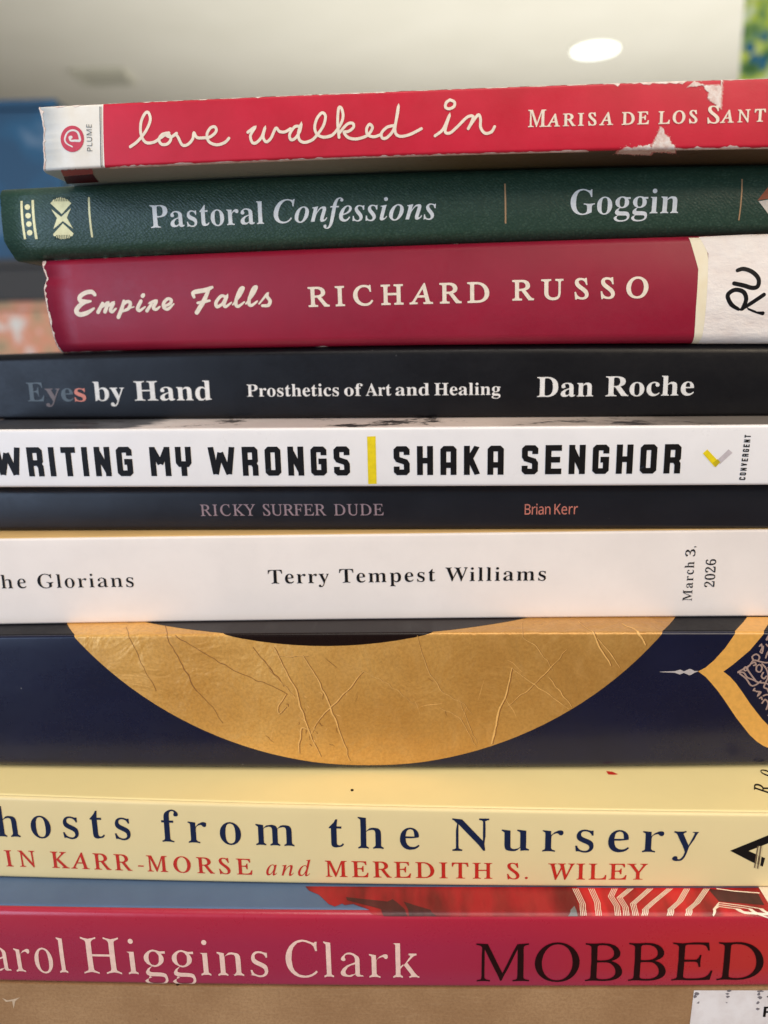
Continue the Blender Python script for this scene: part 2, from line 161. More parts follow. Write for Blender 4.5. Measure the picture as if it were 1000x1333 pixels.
(8,'leaf_crease','leaflight',[(-5.928,27.801),(-6.883,26.725),(-7.597,25.866),(-8.448,24.563),(-9.184,23.542),(-10.085,22.589),(-11.127,21.706),(-12.018,20.56),(-12.983,19.391),(-13.83,18.695),(-14.869,17.604),(-15.829,16.73),(-16.676,15.624),(-17.602,14.442),(-18.594,12.828),(-19.19,11.244)],[0.129,0.137,0.224,0.229,0.247,0.196,0.276,0.243,0.3,0.265,0.297,0.255,0.244,0.171,0.163,0.132],False,True,None),
(8,'leaf_crease','leafdark',[(-19.807,11.812),(-21.532,12.455),(-21.998,11.282),(-22.114,9.491),(-22.615,7.934),(-22.618,5.321)],[0.25,0.392,0.382,0.422,0.358,0.239],False,True,None),
(8,'leaf_crease','leaflight',[(-20.039,11.887),(-21.765,12.53),(-22.23,11.357),(-22.347,9.567),(-22.849,8.01),(-22.853,5.397)],[0.222,0.349,0.339,0.375,0.318,0.212],False,True,None),
(8,'leaf_crease','leafdark',[(-26.774,31.912),(-25.349,31.87),(-23.636,31.651),(-22.17,31.894),(-20.774,31.825),(-19.338,31.869)],[0.091,0.161,0.212,0.17,0.18,0.117],False,True,None),
(8,'leaf_crease','leaflight',[(-26.944,31.984),(-25.519,31.942),(-23.807,31.723),(-22.341,31.966),(-20.944,31.897),(-19.509,31.941)],[0.081,0.143,0.188,0.151,0.16,0.104],False,True,None),
(8,'leaf_crease','leafdark',[(-29.254,28.144),(-28.16,26.87),(-27.008,25.593),(-25.977,24.433),(-24.939,23.365),(-24.268,22.244),(-23.231,21.317)],[0.111,0.138,0.231,0.156,0.184,0.141,0.102],False,True,None),
(8,'leaf_crease','leaflight',[(-29.425,28.217),(-28.332,26.943),(-27.18,25.666),(-26.149,24.506),(-25.111,23.438),(-24.442,22.313),(-23.403,21.391)],[0.099,0.122,0.205,0.138,0.164,0.125,0.091],False,True,None),
(8,'leaf_crease','leafdark',[(-25.218,21.636),(-26.339,19.891),(-27.418,18.187),(-27.221,16.29),(-25.383,18.183)],[0.169,0.303,0.323,0.238,0.187],False,True,None),
(8,'leaf_crease','leaflight',[(-25.414,21.709),(-26.535,19.965),(-27.614,18.261),(-27.418,16.364),(-25.579,18.257)],[0.15,0.269,0.287,0.211,0.166],False,True,None),
(8,'leaf_crease','leafdark',[(-11.408,30.494),(-10.049,29.753),(-9.135,29.388),(-7.453,28.685),(-6.337,28.037),(-5.155,27.421),(-4.224,26.873),(-2.852,26.054),(-1.733,25.644),(-0.764,24.914),(0.445,24.33),(1.358,23.186),(2.839,22.554),(3.813,21.188),(4.854,20.597),(5.967,19.333),(7.249,18.718)],[0.064,0.074,0.098,0.093,0.135,0.134,0.132,0.172,0.177,0.115,0.149,0.123,0.154,0.13,0.087,0.073,0.054],False,True,None),
(8,'leaf_crease','leaflight',[(-11.562,30.566),(-10.203,29.825),(-9.29,29.459),(-7.607,28.757),(-6.492,28.109),(-5.31,27.493),(-4.379,26.946),(-3.007,26.126),(-1.887,25.717),(-0.919,24.986),(0.29,24.403),(1.202,23.258),(2.683,22.627),(3.657,21.261),(4.698,20.67),(5.811,19.407),(7.093,18.791)],[0.057,0.065,0.087,0.083,0.12,0.119,0.117,0.153,0.157,0.103,0.132,0.109,0.137,0.115,0.077,0.065,0.048],False,True,None),
(8,'leaf_crease','leafdark',[(7.725,36.997),(7.986,35.491),(8.353,33.939),(8.808,32.206),(9.299,30.949),(9.677,29.507),(10.223,27.972),(10.752,26.741),(11.595,25.677),(12.532,24.259),(13.054,22.97),(14.152,21.807),(15.634,21.004),(16.589,20.17),(17.969,19.627),(19.302,18.67),(20.081,17.331),(21.034,16.153)],[0.083,0.077,0.097,0.144,0.109,0.175,0.175,0.161,0.152,0.193,0.2,0.132,0.149,0.142,0.124,0.099,0.075,0.074],False,True,None),
(8,'leaf_crease','leaflight',[(7.566,37.064),(7.827,35.562),(8.193,34.009),(8.649,32.277),(9.139,31.021),(9.517,29.579),(10.062,28.043),(10.592,26.812),(11.434,25.749),(12.371,24.332),(12.892,23.042),(13.99,21.88),(15.472,21.077),(16.427,20.243),(17.807,19.7),(19.14,18.743),(19.919,17.405),(20.871,16.227)],[0.074,0.068,0.086,0.128,0.097,0.156,0.156,0.143,0.135,0.171,0.178,0.118,0.132,0.126,0.11,0.088,0.066,0.066],False,True,None),
(8,'leaf_crease','leafdark',[(13.001,18.07),(14.317,17.05),(15.627,16.67),(17.058,15.666),(18.173,14.9),(18.837,13.668),(19.57,12.429),(20.031,11.324),(20.873,9.854),(21.506,8.216),(22.259,7.198)],[0.074,0.129,0.145,0.146,0.2,0.151,0.153,0.164,0.12,0.096,0.092],False,True,None),
(8,'leaf_crease','leaflight',[(12.833,18.143),(14.149,17.124),(15.458,16.744),(16.89,15.74),(18.004,14.975),(18.668,13.743),(19.401,12.504),(19.862,11.399),(20.703,9.929),(21.336,8.293),(22.088,7.274)],[0.065,0.115,0.129,0.129,0.178,0.134,0.136,0.146,0.107,0.085,0.082],False,True,None),
(8,'leaf_crease','leafdark',[(27.957,18.005),(27.775,16.232),(27.371,14.49),(27.166,12.956),(26.779,11.225),(26.422,9.616),(26.081,7.827)],[0.213,0.298,0.436,0.398,0.385,0.263,0.206],False,True,None),
(8,'leaf_crease','leaflight',[(27.725,18.079),(27.544,16.307),(27.139,14.565),(26.933,13.031),(26.545,11.3),(26.188,9.692),(25.847,7.904)],[0.19,0.265,0.388,0.353,0.342,0.234,0.183],False,True,None),
(8,'leaf_crease','leafdark',[(30.951,28.482),(30.604,26.967),(30.389,25.314),(30.081,23.974),(29.799,22.355),(29.4,20.713),(28.757,19.217),(28.087,17.742),(27.607,16.123),(27.3,14.551),(27.349,13.341),(27.009,11.976),(26.891,10.672),(26.514,9.161),(26.281,7.826)],[0.22,0.252,0.329,0.271,0.388,0.366,0.358,0.383,0.433,0.365,0.346,0.271,0.33,0.25,0.206],False,True,None),
(8,'leaf_crease','leaflight',[(30.711,28.554),(30.363,27.039),(30.148,25.386),(29.84,24.047),(29.558,22.428),(29.158,20.787),(28.514,19.291),(27.844,17.817),(27.364,16.198),(27.056,14.626),(27.105,13.417),(26.764,12.052),(26.646,10.748),(26.268,9.237),(26.035,7.903)],[0.196,0.224,0.292,0.241,0.345,0.325,0.318,0.34,0.385,0.324,0.307,0.241,0.293,0.222,0.183],False,True,None),
(8,'leaf_crease','leafdark',[(30.894,28.482),(31.859,27.583),(32.959,26.734),(34.207,25.687),(35.368,24.796),(36.75,23.864),(37.481,23.036),(38.951,22.191),(40.099,21.426),(41.14,20.439),(42.55,19.348),(43.916,18.238),(45.213,17.287)],[0.1,0.168,0.145,0.177,0.198,0.196,0.215,0.205,0.22,0.156,0.21,0.133,0.129],False,True,None),
(8,'leaf_crease','leaflight',[(30.711,28.554),(31.675,27.655),(32.775,26.806),(34.022,25.76),(35.183,24.868),(36.565,23.937),(37.296,23.109),(38.766,22.265),(39.914,21.5),(40.954,20.512),(42.364,19.422),(43.73,18.312),(45.027,17.361)],[0.089,0.149,0.128,0.158,0.176,0.174,0.191,0.182,0.196,0.138,0.187,0.118,0.114],False,True,None),
(8,'leaf_crease','leafdark',[(44.141,33.264),(43.013,32.134),(42.537,30.98),(41.504,29.841),(40.662,29.0),(39.8,27.836),(38.93,26.814),(37.801,25.697),(37.101,24.831),(36.19,23.91),(35.396,22.947),(34.326,21.887),(33.033,21.238),(31.97,20.091),(30.936,18.994),(29.799,17.996)],[0.068,0.127,0.13,0.122,0.179,0.234,0.2,0.189,0.163,0.157,0.225,0.174,0.19,0.106,0.098,0.068],False,True,None),
(8,'leaf_crease','leaflight',[(43.97,33.335),(42.841,32.205),(42.365,31.051),(41.332,29.912),(40.49,29.071),(39.628,27.908),(38.757,26.886),(37.628,25.769),(36.928,24.903),(36.017,23.983),(35.222,23.02),(34.152,21.96),(32.859,21.311),(31.796,20.164),(30.762,19.067),(29.625,18.07)],[0.061,0.113,0.115,0.108,0.159,0.208,0.178,0.168,0.145,0.14,0.2,0.155,0.169,0.094,0.087,0.06],False,True,None),
(8,'leaf_crease','leafdark',[(48.45,44.15),(49.027,41.177),(49.703,38.812),(50.531,37.372),(51.313,35.51),(52.012,33.84),(52.839,32.582),(53.61,31.33),(54.373,30.289),(54.992,28.993)],[0.238,0.245,0.27,0.411,0.426,0.444,0.379,0.374,0.315,0.244],False,True,None),
(8,'leaf_crease','leaflight',[(48.236,44.339),(48.817,41.36),(49.495,38.991),(50.293,37.425),(51.064,35.581),(51.763,33.911),(52.589,32.653),(53.36,31.402),(54.123,30.361),(54.741,29.065)],[0.212,0.218,0.24,0.365,0.379,0.395,0.337,0.333,0.28,0.217],False,True,None),
(8,'leaf_crease','leafdark',[(51.314,36.236),(52.22,35.264),(53.134,34.068),(54.103,32.974),(54.813,32.025),(55.639,30.777),(56.406,29.545),(57.2,28.375)],[0.129,0.201,0.21,0.208,0.29,0.187,0.165,0.119],False,True,None),
(8,'leaf_crease','leaflight',[(51.121,36.306),(52.026,35.334),(52.94,34.139),(53.909,33.045),(54.619,32.096),(55.445,30.848),(56.211,29.617),(57.005,28.447)],[0.114,0.179,0.187,0.185,0.258,0.166,0.147,0.106],False,True,None),
(8,'leaf_crease','leafdark',[(58.853,42.487),(59.549,40.526),(60.586,39.245),(61.26,37.091),(62.122,36.219),(63.029,34.412)],[0.282,0.504,0.561,0.637,0.486,0.318],False,True,None),
(8,'leaf_crease','leaflight',[(58.731,42.673),(59.428,40.708),(60.467,39.425),(61.143,37.267),(61.95,36.289),(62.858,34.483)],[0.251,0.449,0.499,0.567,0.432,0.283],False,True,None),
(8,'leaf_crease','leafdark',[(34.106,43.471),(33.44,38.671),(33.331,36.588),(34.793,35.362),(36.277,34.49),(37.055,33.542),(37.853,32.278),(38.664,31.094),(39.534,30.293),(40.078,29.007),(40.92,27.831)],[0.081,0.108,0.131,0.125,0.185,0.212,0.198,0.132,0.145,0.097,0.092],False,True,None),
(8,'leaf_crease','leaflight',[(33.965,43.659),(33.301,38.85),(33.166,36.658),(34.627,35.432),(36.112,34.56),(36.89,33.612),(37.687,32.349),(38.498,31.165),(39.367,30.364),(39.911,29.079),(40.754,27.903)],[0.072,0.096,0.117,0.111,0.165,0.188,0.176,0.117,0.129,0.086,0.082],False,True,None),
(8,'leaf_crease','leafdark',[(39.858,26.003),(40.845,24.83),(41.712,23.285),(42.786,22.293),(43.595,20.765),(44.892,19.438),(45.761,17.912)],[0.153,0.193,0.182,0.277,0.217,0.144,0.153],False,True,None),
(8,'leaf_crease','leaflight',[(39.674,26.075),(40.661,24.903),(41.527,23.357),(42.601,22.366),(43.41,20.839),(44.707,19.512),(45.575,17.986)],[0.136,0.171,0.162,0.246,0.192,0.128,0.136],False,True,None),
(8,'leaf_crease','leafdark',[(18.336,19.299),(18.582,17.809),(19.238,16.316),(19.773,14.81),(20.173,13.458),(20.762,12.018),(21.253,10.427),(22.061,9.165),(22.43,7.845)],[0.089,0.115,0.129,0.126,0.184,0.152,0.105,0.091,0.062],False,True,None),
(8,'leaf_crease','leaflight',[(18.179,19.372),(18.425,17.883),(19.081,16.39),(19.616,14.884),(20.015,13.532),(20.604,12.093),(21.095,10.503),(21.902,9.241),(22.271,7.921)],[0.079,0.102,0.115,0.112,0.164,0.135,0.093,0.081,0.055],False,True,None),
(8,'leaf_crease','leafdark',[(-66.329,42.323),(-64.078,37.845),(-63.419,36.525),(-62.877,35.162),(-62.406,34.048),(-61.885,32.695),(-61.655,31.514),(-61.25,30.167),(-60.641,28.977),(-60.31,27.751),(-59.784,26.624),(-58.994,25.275),(-58.492,24.083),(-58.106,22.735)],[0.169,0.132,0.16,0.195,0.135,0.202,0.163,0.149,0.114,0.149,0.129,0.172,0.195,0.196],False,True,None),
(8,'leaf_crease','leafdark',[(-56.435,42.865),(-54.694,38.6),(-54.091,36.907),(-53.742,35.511),(-53.01,34.369),(-52.522,33.078),(-51.897,32.065),(-51.542,30.947),(-50.885,29.558),(-50.482,28.292),(-49.548,26.969),(-49.207,25.397),(-48.743,24.137),(-47.899,22.708)],[0.24,0.188,0.201,0.196,0.187,0.195,0.259,0.188,0.279,0.276,0.287,0.285,0.273,0.302],False,True,None),
(8,'leaf_crease','leafdark',[(-47.899,22.708),(-46.903,21.622),(-45.984,20.475),(-45.051,19.277),(-44.128,18.285),(-43.35,16.855),(-42.703,15.219),(-41.797,13.815)],[0.136,0.168,0.183,0.138,0.13,0.148,0.165,0.172],False,True,None),
(8,'leaf_crease','leafdark',[(-52.096,37.419),(-50.982,36.476),(-49.7,35.863),(-48.553,34.999),(-47.305,34.264),(-46.104,33.35),(-44.901,32.584),(-43.903,31.911),(-42.641,31.196),(-41.721,30.294),(-40.275,29.755),(-39.376,29.039),(-38.259,28.212),(-37.138,27.639),(-35.857,27.077),(-34.601,26.592),(-33.566,26.028),(-32.377,25.2),(-31.145,25.103),(-29.782,24.39),(-28.677,23.895),(-27.661,23.316),(-26.337,22.576),(-25.023,21.708)],[0.174,0.219,0.192,0.132,0.134,0.186,0.16,0.159,0.17,0.18,0.218,0.146,0.179,0.149,0.176,0.195,0.136,0.17,0.192,0.124,0.199,0.164,0.172,0.183],False,True,None),
(8,'leaf_crease','leafdark',[(-33.026,34.322),(-32.191,33.107),(-31.374,31.815),(-30.326,30.653),(-29.55,29.442),(-28.699,28.389),(-28.226,27.265),(-27.031,26.231),(-26.446,25.01),(-25.789,23.885)],[0.153,0.182,0.159,0.253,0.173,0.174,0.232,0.227,0.173,0.237],False,True,None),
(8,'leaf_crease','leafdark',[(-22.219,20.173),(-22.151,19.669),(-22.158,19.158),(-21.79,18.531)],[0.091,0.228,0.228,0.091],False,True,None),
(8,'leaf_crease','leaflight',[(-20.324,18.559),(-20.078,18.472),(-19.902,18.085),(-19.548,17.969)],[0.09,0.225,0.225,0.09],False,True,None),
(8,'leaf_crease','leafdark',[(-20.943,17.893),(-20.765,17.595),(-20.713,17.55),(-20.739,17.155)],[0.052,0.129,0.129,0.052],False,True,None),
(8,'leaf_crease','leaflight',[(-19.179,12.734),(-18.865,12.401),(-18.633,12.136),(-18.558,11.979)],[0.081,0.202,0.202,0.081],False,True,None),
(8,'leaf_crease','leaflight',[(-22.597,11.962),(-22.699,11.854),(-22.372,11.39),(-22.498,11.217)],[0.067,0.169,0.169,0.067],False,True,None),
(8,'leaf_crease','leaflight',[(-18.79,10.666),(-18.473,10.236),(-18.382,9.841),(-18.078,9.191)],[0.072,0.181,0.181,0.072],False,True,None),
(8,'leaf_crease','leaflight',[(-22.555,15.869),(-22.117,15.518),(-21.819,14.96),(-21.435,14.51)],[0.056,0.14,0.14,0.056],False,True,None),
(8,'leaf_crease','leafdark',[(-15.91,22.111),(-16.068,21.554),(-16.155,21.067),(-16.233,20.153)],[0.073,0.182,0.182,0.073],False,True,None),
(8,'leaf_crease','leafdark',[(-18.444,11.516),(-18.042,11.182),(-17.991,10.87),(-17.755,10.933)],[0.052,0.13,0.13,0.052],False,True,None),
(8,'leaf_crease','leaflight',[(-19.456,12.335),(-19.554,11.786),(-19.488,11.075),(-19.689,10.544)],[0.078,0.196,0.196,0.078],False,True,None),
(8,'leaf_crease','leafdark',[(-20.104,7.937),(-19.769,7.701),(-19.612,7.453),(-19.468,7.34)],[0.09,0.225,0.225,0.09],False,True,None),
(8,'leaf_crease','leaflight',[(-19.467,22.174),(-19.201,21.992),(-19.194,21.83),(-18.984,21.731)],[0.051,0.128,0.128,0.051],False,True,None),
(8,'leaf_crease','leafdark',[(-17.41,13.864),(-17.197,13.694),(-16.865,13.174),(-16.491,13.125)],[0.093,0.232,0.232,0.093],False,True,None),
(8,'leaf_crease','leaflight',[(-23.711,21.422),(-23.401,20.965),(-23.272,20.886),(-23.085,20.331)],[0.085,0.212,0.212,0.085],False,True,None),
(8,'leaf_crease','leaflight',[(-20.994,21.348),(-20.649,21.119),(-20.63,20.985),(-20.124,20.825)],[0.069,0.173,0.173,0.069],False,True,None),
(8,'leaf_crease','leafdark',[(-13.173,12.746),(-13.092,12.091),(-12.95,11.39),(-12.739,10.907)],[0.058,0.144,0.144,0.058],False,True,None),
(8,'leaf_crease','leaflight',[(-13.209,16.306),(-12.776,15.984),(-12.261,15.773),(-11.902,15.615)],[0.076,0.191,0.191,0.076],False,True,None),
(8,'leaf_crease','leaflight',[(-18.997,9.016),(-18.958,9.057),(-18.753,8.762),(-18.803,8.385)],[0.111,0.276,0.276,0.111],False,True,None),
(8,'leaf_crease','leafdark',[(-15.106,7.944),(-14.663,7.681),(-14.199,7.654),(-13.689,7.223)],[0.076,0.19,0.19,0.076],False,True,None),
(8,'leaf_crease','leafdark',[(-20.676,12.375),(-20.786,11.902),(-20.756,11.393),(-20.857,10.895)],[0.091,0.227,0.227,0.091],False,True,None),
(8,'leaf_crease','leaflight',[(-21.718,15.333),(-21.438,14.882),(-21.209,14.53),(-20.686,14.174)],[0.079,0.197,0.197,0.079],False,True,None),
(8,'leaf_crease','leafdark',[(-22.363,14.089),(-22.516,13.797),(-22.391,13.556),(-22.69,13.334)],[0.061,0.152,0.152,0.061],False,True,None),
(8,'leaf_crease','leaflight',[(-16.052,11.833),(-15.767,11.859),(-15.63,12.146),(-15.332,12.353)],[0.062,0.155,0.155,0.062],False,True,None),
(8,'leaf_crease','leaflight',[(-17.224,22.245),(-16.851,22.131),(-16.432,21.864),(-16.188,21.458)],[0.076,0.189,0.189,0.076],False,True,None),
(8,'leaf_crease','leafdark',[(-20.034,10.178),(-19.954,9.748),(-19.953,9.204),(-20.068,9.046)],[0.06,0.149,0.149,0.06],False,True,None),
(8,'leaf_crease','leafdark',[(-25.505,19.012),(-25.063,19.03),(-24.952,18.576),(-24.938,18.304)],[0.098,0.244,0.244,0.098],False,True,None),
(8,'leaf_crease','leaflight',[(8.139,18.218),(10.03,18.706),(12.02,18.854),(13.486,19.157)],[0.064,0.16,0.16,0.064],False,True,None),
(8,'leaf_crease','leaflight',[(-28.888,13.001),(-29.303,11.702),(-29.655,10.286),(-30.162,8.714)],[0.048,0.119,0.119,0.048],False,True,None),
(8,'leaf_crease','leafdark',[(-29.477,28.885),(-29.05,28.485),(-28.555,27.744),(-28.164,27.216)],[0.064,0.16,0.16,0.064],False,True,None),
(8,'leaf_crease','leafdark',[(-7.686,21.878),(-7.596,20.786),(-7.898,20.125),(-8.029,19.432)],[0.042,0.105,0.105,0.042],False,True,None),
(8,'leaf_crease','leafdark',[(-15.19,31.298),(-14.397,30.548),(-13.454,29.717),(-12.426,28.794)],[0.062,0.156,0.156,0.062],False,True,None),
(8,'leaf_crease','leaflight',[(23.849,25.226),(23.367,23.471),(22.886,21.57),(22.43,19.818)],[0.042,0.105,0.105,0.042],False,True,None),
(8,'leaf_crease','leaflight',[(29.514,30.598),(30.869,29.862),(31.917,28.71),(33.171,27.446)],[0.047,0.118,0.118,0.047],False,True,None),
(8,'leaf_crease','leafdark',[(-31.223,10.332),(-30.448,9.749),(-29.834,8.936),(-29.021,8.264)],[0.057,0.142,0.142,0.057],False,True,None),
(8,'leaf_crease','leaflight',[(-10.117,22.378),(-10.19,21.916),(-10.401,21.23),(-10.441,20.39)],[0.043,0.109,0.109,0.043],False,True,None),
(8,'leaf_crease','leaflight',[(-17.865,31.958),(-17.653,31.103),(-17.352,30.244),(-17.006,28.995)],[0.035,0.088,0.088,0.035],False,True,None),
(8,'leaf_crease','leafdark',[(13.699,17.493),(14.347,16.924),(14.498,16.18),(14.805,15.548)],[0.058,0.146,0.146,0.058],False,True,None),
(8,'leaf_crease','leaflight',[(19.691,18.101),(19.224,17.133),(18.884,15.721),(18.261,14.604)],[0.035,0.087,0.087,0.035],False,True,None),
(8,'leaf_crease','leaflight',[(29.154,20.415),(30.282,18.464),(31.227,17.072),(31.966,15.263)],[0.062,0.155,0.155,0.062],False,True,None),
(8,'leaf_crease','leaflight',[(6.184,20.746),(7.048,19.055),(7.493,17.816),(7.955,16.07)],[0.041,0.103,0.103,0.041],False,True,None),
(8,'leaf_crease','leafdark',[(9.908,26.066),(10.57,25.551),(11.005,25.231),(11.399,25.053)],[0.042,0.106,0.106,0.042],False,True,None),
(9,'emblem_stripe','tan2',[(84.76,12.433),(84.488,6.141)],[0.246,0.246],False,False,None),
(9,'emblem_stripe','buff',[(85.103,12.435),(84.843,6.03)],[0.246,0.246],False,False,None),
(9,'emblem_stripe','tan2',[(85.446,12.437),(85.198,5.919)],[0.247,0.247],False,False,None),
(9,'emblem_stripe','buff',[(85.788,12.44),(85.553,5.807)],[0.247,0.247],False,False,None),
(10,'stripe_print','cream',[(42.586,27.154),(43.327,22.114),(42.922,19.739)],[0.158,0.158,0.158],False,False,None),
(10,'stripe_print','cream',[(42.99,27.152),(43.719,22.113),(43.309,19.739)],[0.158,0.158,0.158],False,False,None),
(10,'stripe_print','cream',[(43.393,27.15),(44.111,22.111),(43.695,19.738)],[0.158,0.158,0.158],False,False,None),
(10,'stripe_print','cream',[(43.796,27.147),(44.503,22.11),(44.081,19.738)],[0.158,0.158,0.158],False,False,None),
(10,'stripe_print','cream',[(46.326,27.133),(46.77,22.496),(46.339,19.735)],[0.159,0.159,0.159],False,False,None),
(10,'stripe_print','cream',[(46.728,27.13),(47.162,22.494),(46.725,19.734)],[0.159,0.159,0.159],False,False,None),
(10,'stripe_print','cream',[(47.13,27.128),(47.553,22.493),(47.11,19.734)],[0.159,0.159,0.159],False,False,None),
(10,'stripe_print','cream',[(47.532,27.125),(47.945,22.491),(47.495,19.733)],[0.159,0.159,0.159],False,False,None),
(10,'stripe_print','cream',[(51.772,27.097),(50.308,24.48),(50.962,21.296),(50.626,19.727)],[0.158,0.158,0.158,0.158],False,False,None),
(10,'stripe_print','cream',[(52.173,27.094),(50.703,24.478),(51.35,21.294),(51.011,19.726)],[0.158,0.158,0.158,0.158],False,False,None),
(10,'stripe_print','cream',[(52.573,27.091),(51.099,24.476),(51.738,21.292),(51.394,19.726)],[0.158,0.158,0.158,0.158],False,False,None),
(10,'stripe_print','cream',[(52.973,27.088),(51.493,24.473),(52.126,21.29),(51.778,19.725)],[0.158,0.158,0.158,0.158],False,False,None),
(10,'stripe_print','cream',[(55.486,27.068),(52.186,24.065),(52.804,20.897),(52.491,19.723)],[0.157,0.157,0.157,0.157],False,False,None),
(10,'stripe_print','cream',[(55.885,27.065),(52.58,24.063),(53.191,20.894),(52.875,19.722)],[0.157,0.157,0.157,0.157],False,False,None),
(10,'stripe_print','cream',[(56.284,27.062),(52.973,24.06),(53.578,20.892),(53.258,19.722)],[0.157,0.157,0.157,0.157],False,False,None),
(10,'stripe_print','cream',[(56.683,27.059),(53.367,24.058),(53.964,20.89),(53.641,19.721)],[0.157,0.157,0.157,0.157],False,False,None),
(10,'stripe_print','cream',[(60.04,27.029),(54.764,22.059),(54.572,19.719)],[0.159,0.159,0.159],False,False,None),
(10,'stripe_print','cream',[(60.438,27.026),(55.152,22.057),(54.955,19.718)],[0.159,0.159,0.159],False,False,None),
(10,'stripe_print','cream',[(60.836,27.022),(55.541,22.054),(55.338,19.717)],[0.159,0.159,0.159],False,False,None),
(10,'stripe_print','cream',[(61.233,27.018),(55.93,22.052),(55.721,19.716)],[0.16,0.16,0.16],False,False,None),
(10,'stripe_print','cream',[(64.578,26.986),(59.31,22.423),(56.486,19.714)],[0.161,0.161,0.161],False,False,None),
(10,'stripe_print','cream',[(64.975,26.982),(59.698,22.42),(56.869,19.713)],[0.161,0.161,0.161],False,False,None),
(10,'stripe_print','cream',[(65.371,26.978),(60.086,22.417),(57.251,19.712)],[0.161,0.161,0.161],False,False,None),
(10,'stripe_print','cream',[(65.767,26.974),(60.474,22.414),(57.633,19.711)],[0.161,0.161,0.161],False,False,None),
(10,'stripe_print','cream',[(68.535,26.944),(65.519,22.769),(62.103,19.697)],[0.162,0.162,0.162],False,False,None),
(10,'stripe_print','cream',[(68.93,26.94),(65.906,22.765),(62.484,19.696)],[0.162,0.162,0.162],False,False,None),
(10,'stripe_print','cream',[(69.325,26.935),(66.293,22.762),(62.865,19.695)],[0.162,0.162,0.162],False,False,None),
(10,'stripe_print','cream',[(69.719,26.931),(66.679,22.758),(63.246,19.694)],[0.163,0.163,0.163],False,False,None),
(10,'stripe_print','cream',[(73.04,26.892),(69.251,22.341),(66.124,19.683)],[0.162,0.162,0.162],False,False,None),
(10,'stripe_print','cream',[(73.433,26.887),(69.636,22.337),(66.504,19.682)],[0.162,0.162,0.162],False,False,None),
(10,'stripe_print','cream',[(73.827,26.883),(70.02,22.333),(66.884,19.681)],[0.163,0.163,0.163],False,False,None),
(10,'stripe_print','cream',[(74.22,26.878),(70.405,22.33),(67.263,19.679)],[0.163,0.163,0.163],False,False,None),
(10,'stripe_print','cream',[(72.242,19.659),(74.737,22.286),(79.798,21.218),(84.651,19.855)],[0.249,0.249,0.249,0.249],False,False,None),
(10,'stripe_print','cream',[(72.242,19.659),(74.509,21.663),(79.555,20.603),(84.394,19.247)],[0.248,0.248,0.248,0.248],False,False,None),
(10,'stripe_print','cream',[(72.242,19.659),(74.282,21.044),(79.313,19.992),(84.393,19.782)],[0.246,0.246,0.246,0.246],False,False,None),
(10,'stripe_print','cream',[(75.847,26.858),(79.452,25.991),(85.01,25.265)],[0.331,0.331,0.331],False,False,None)]
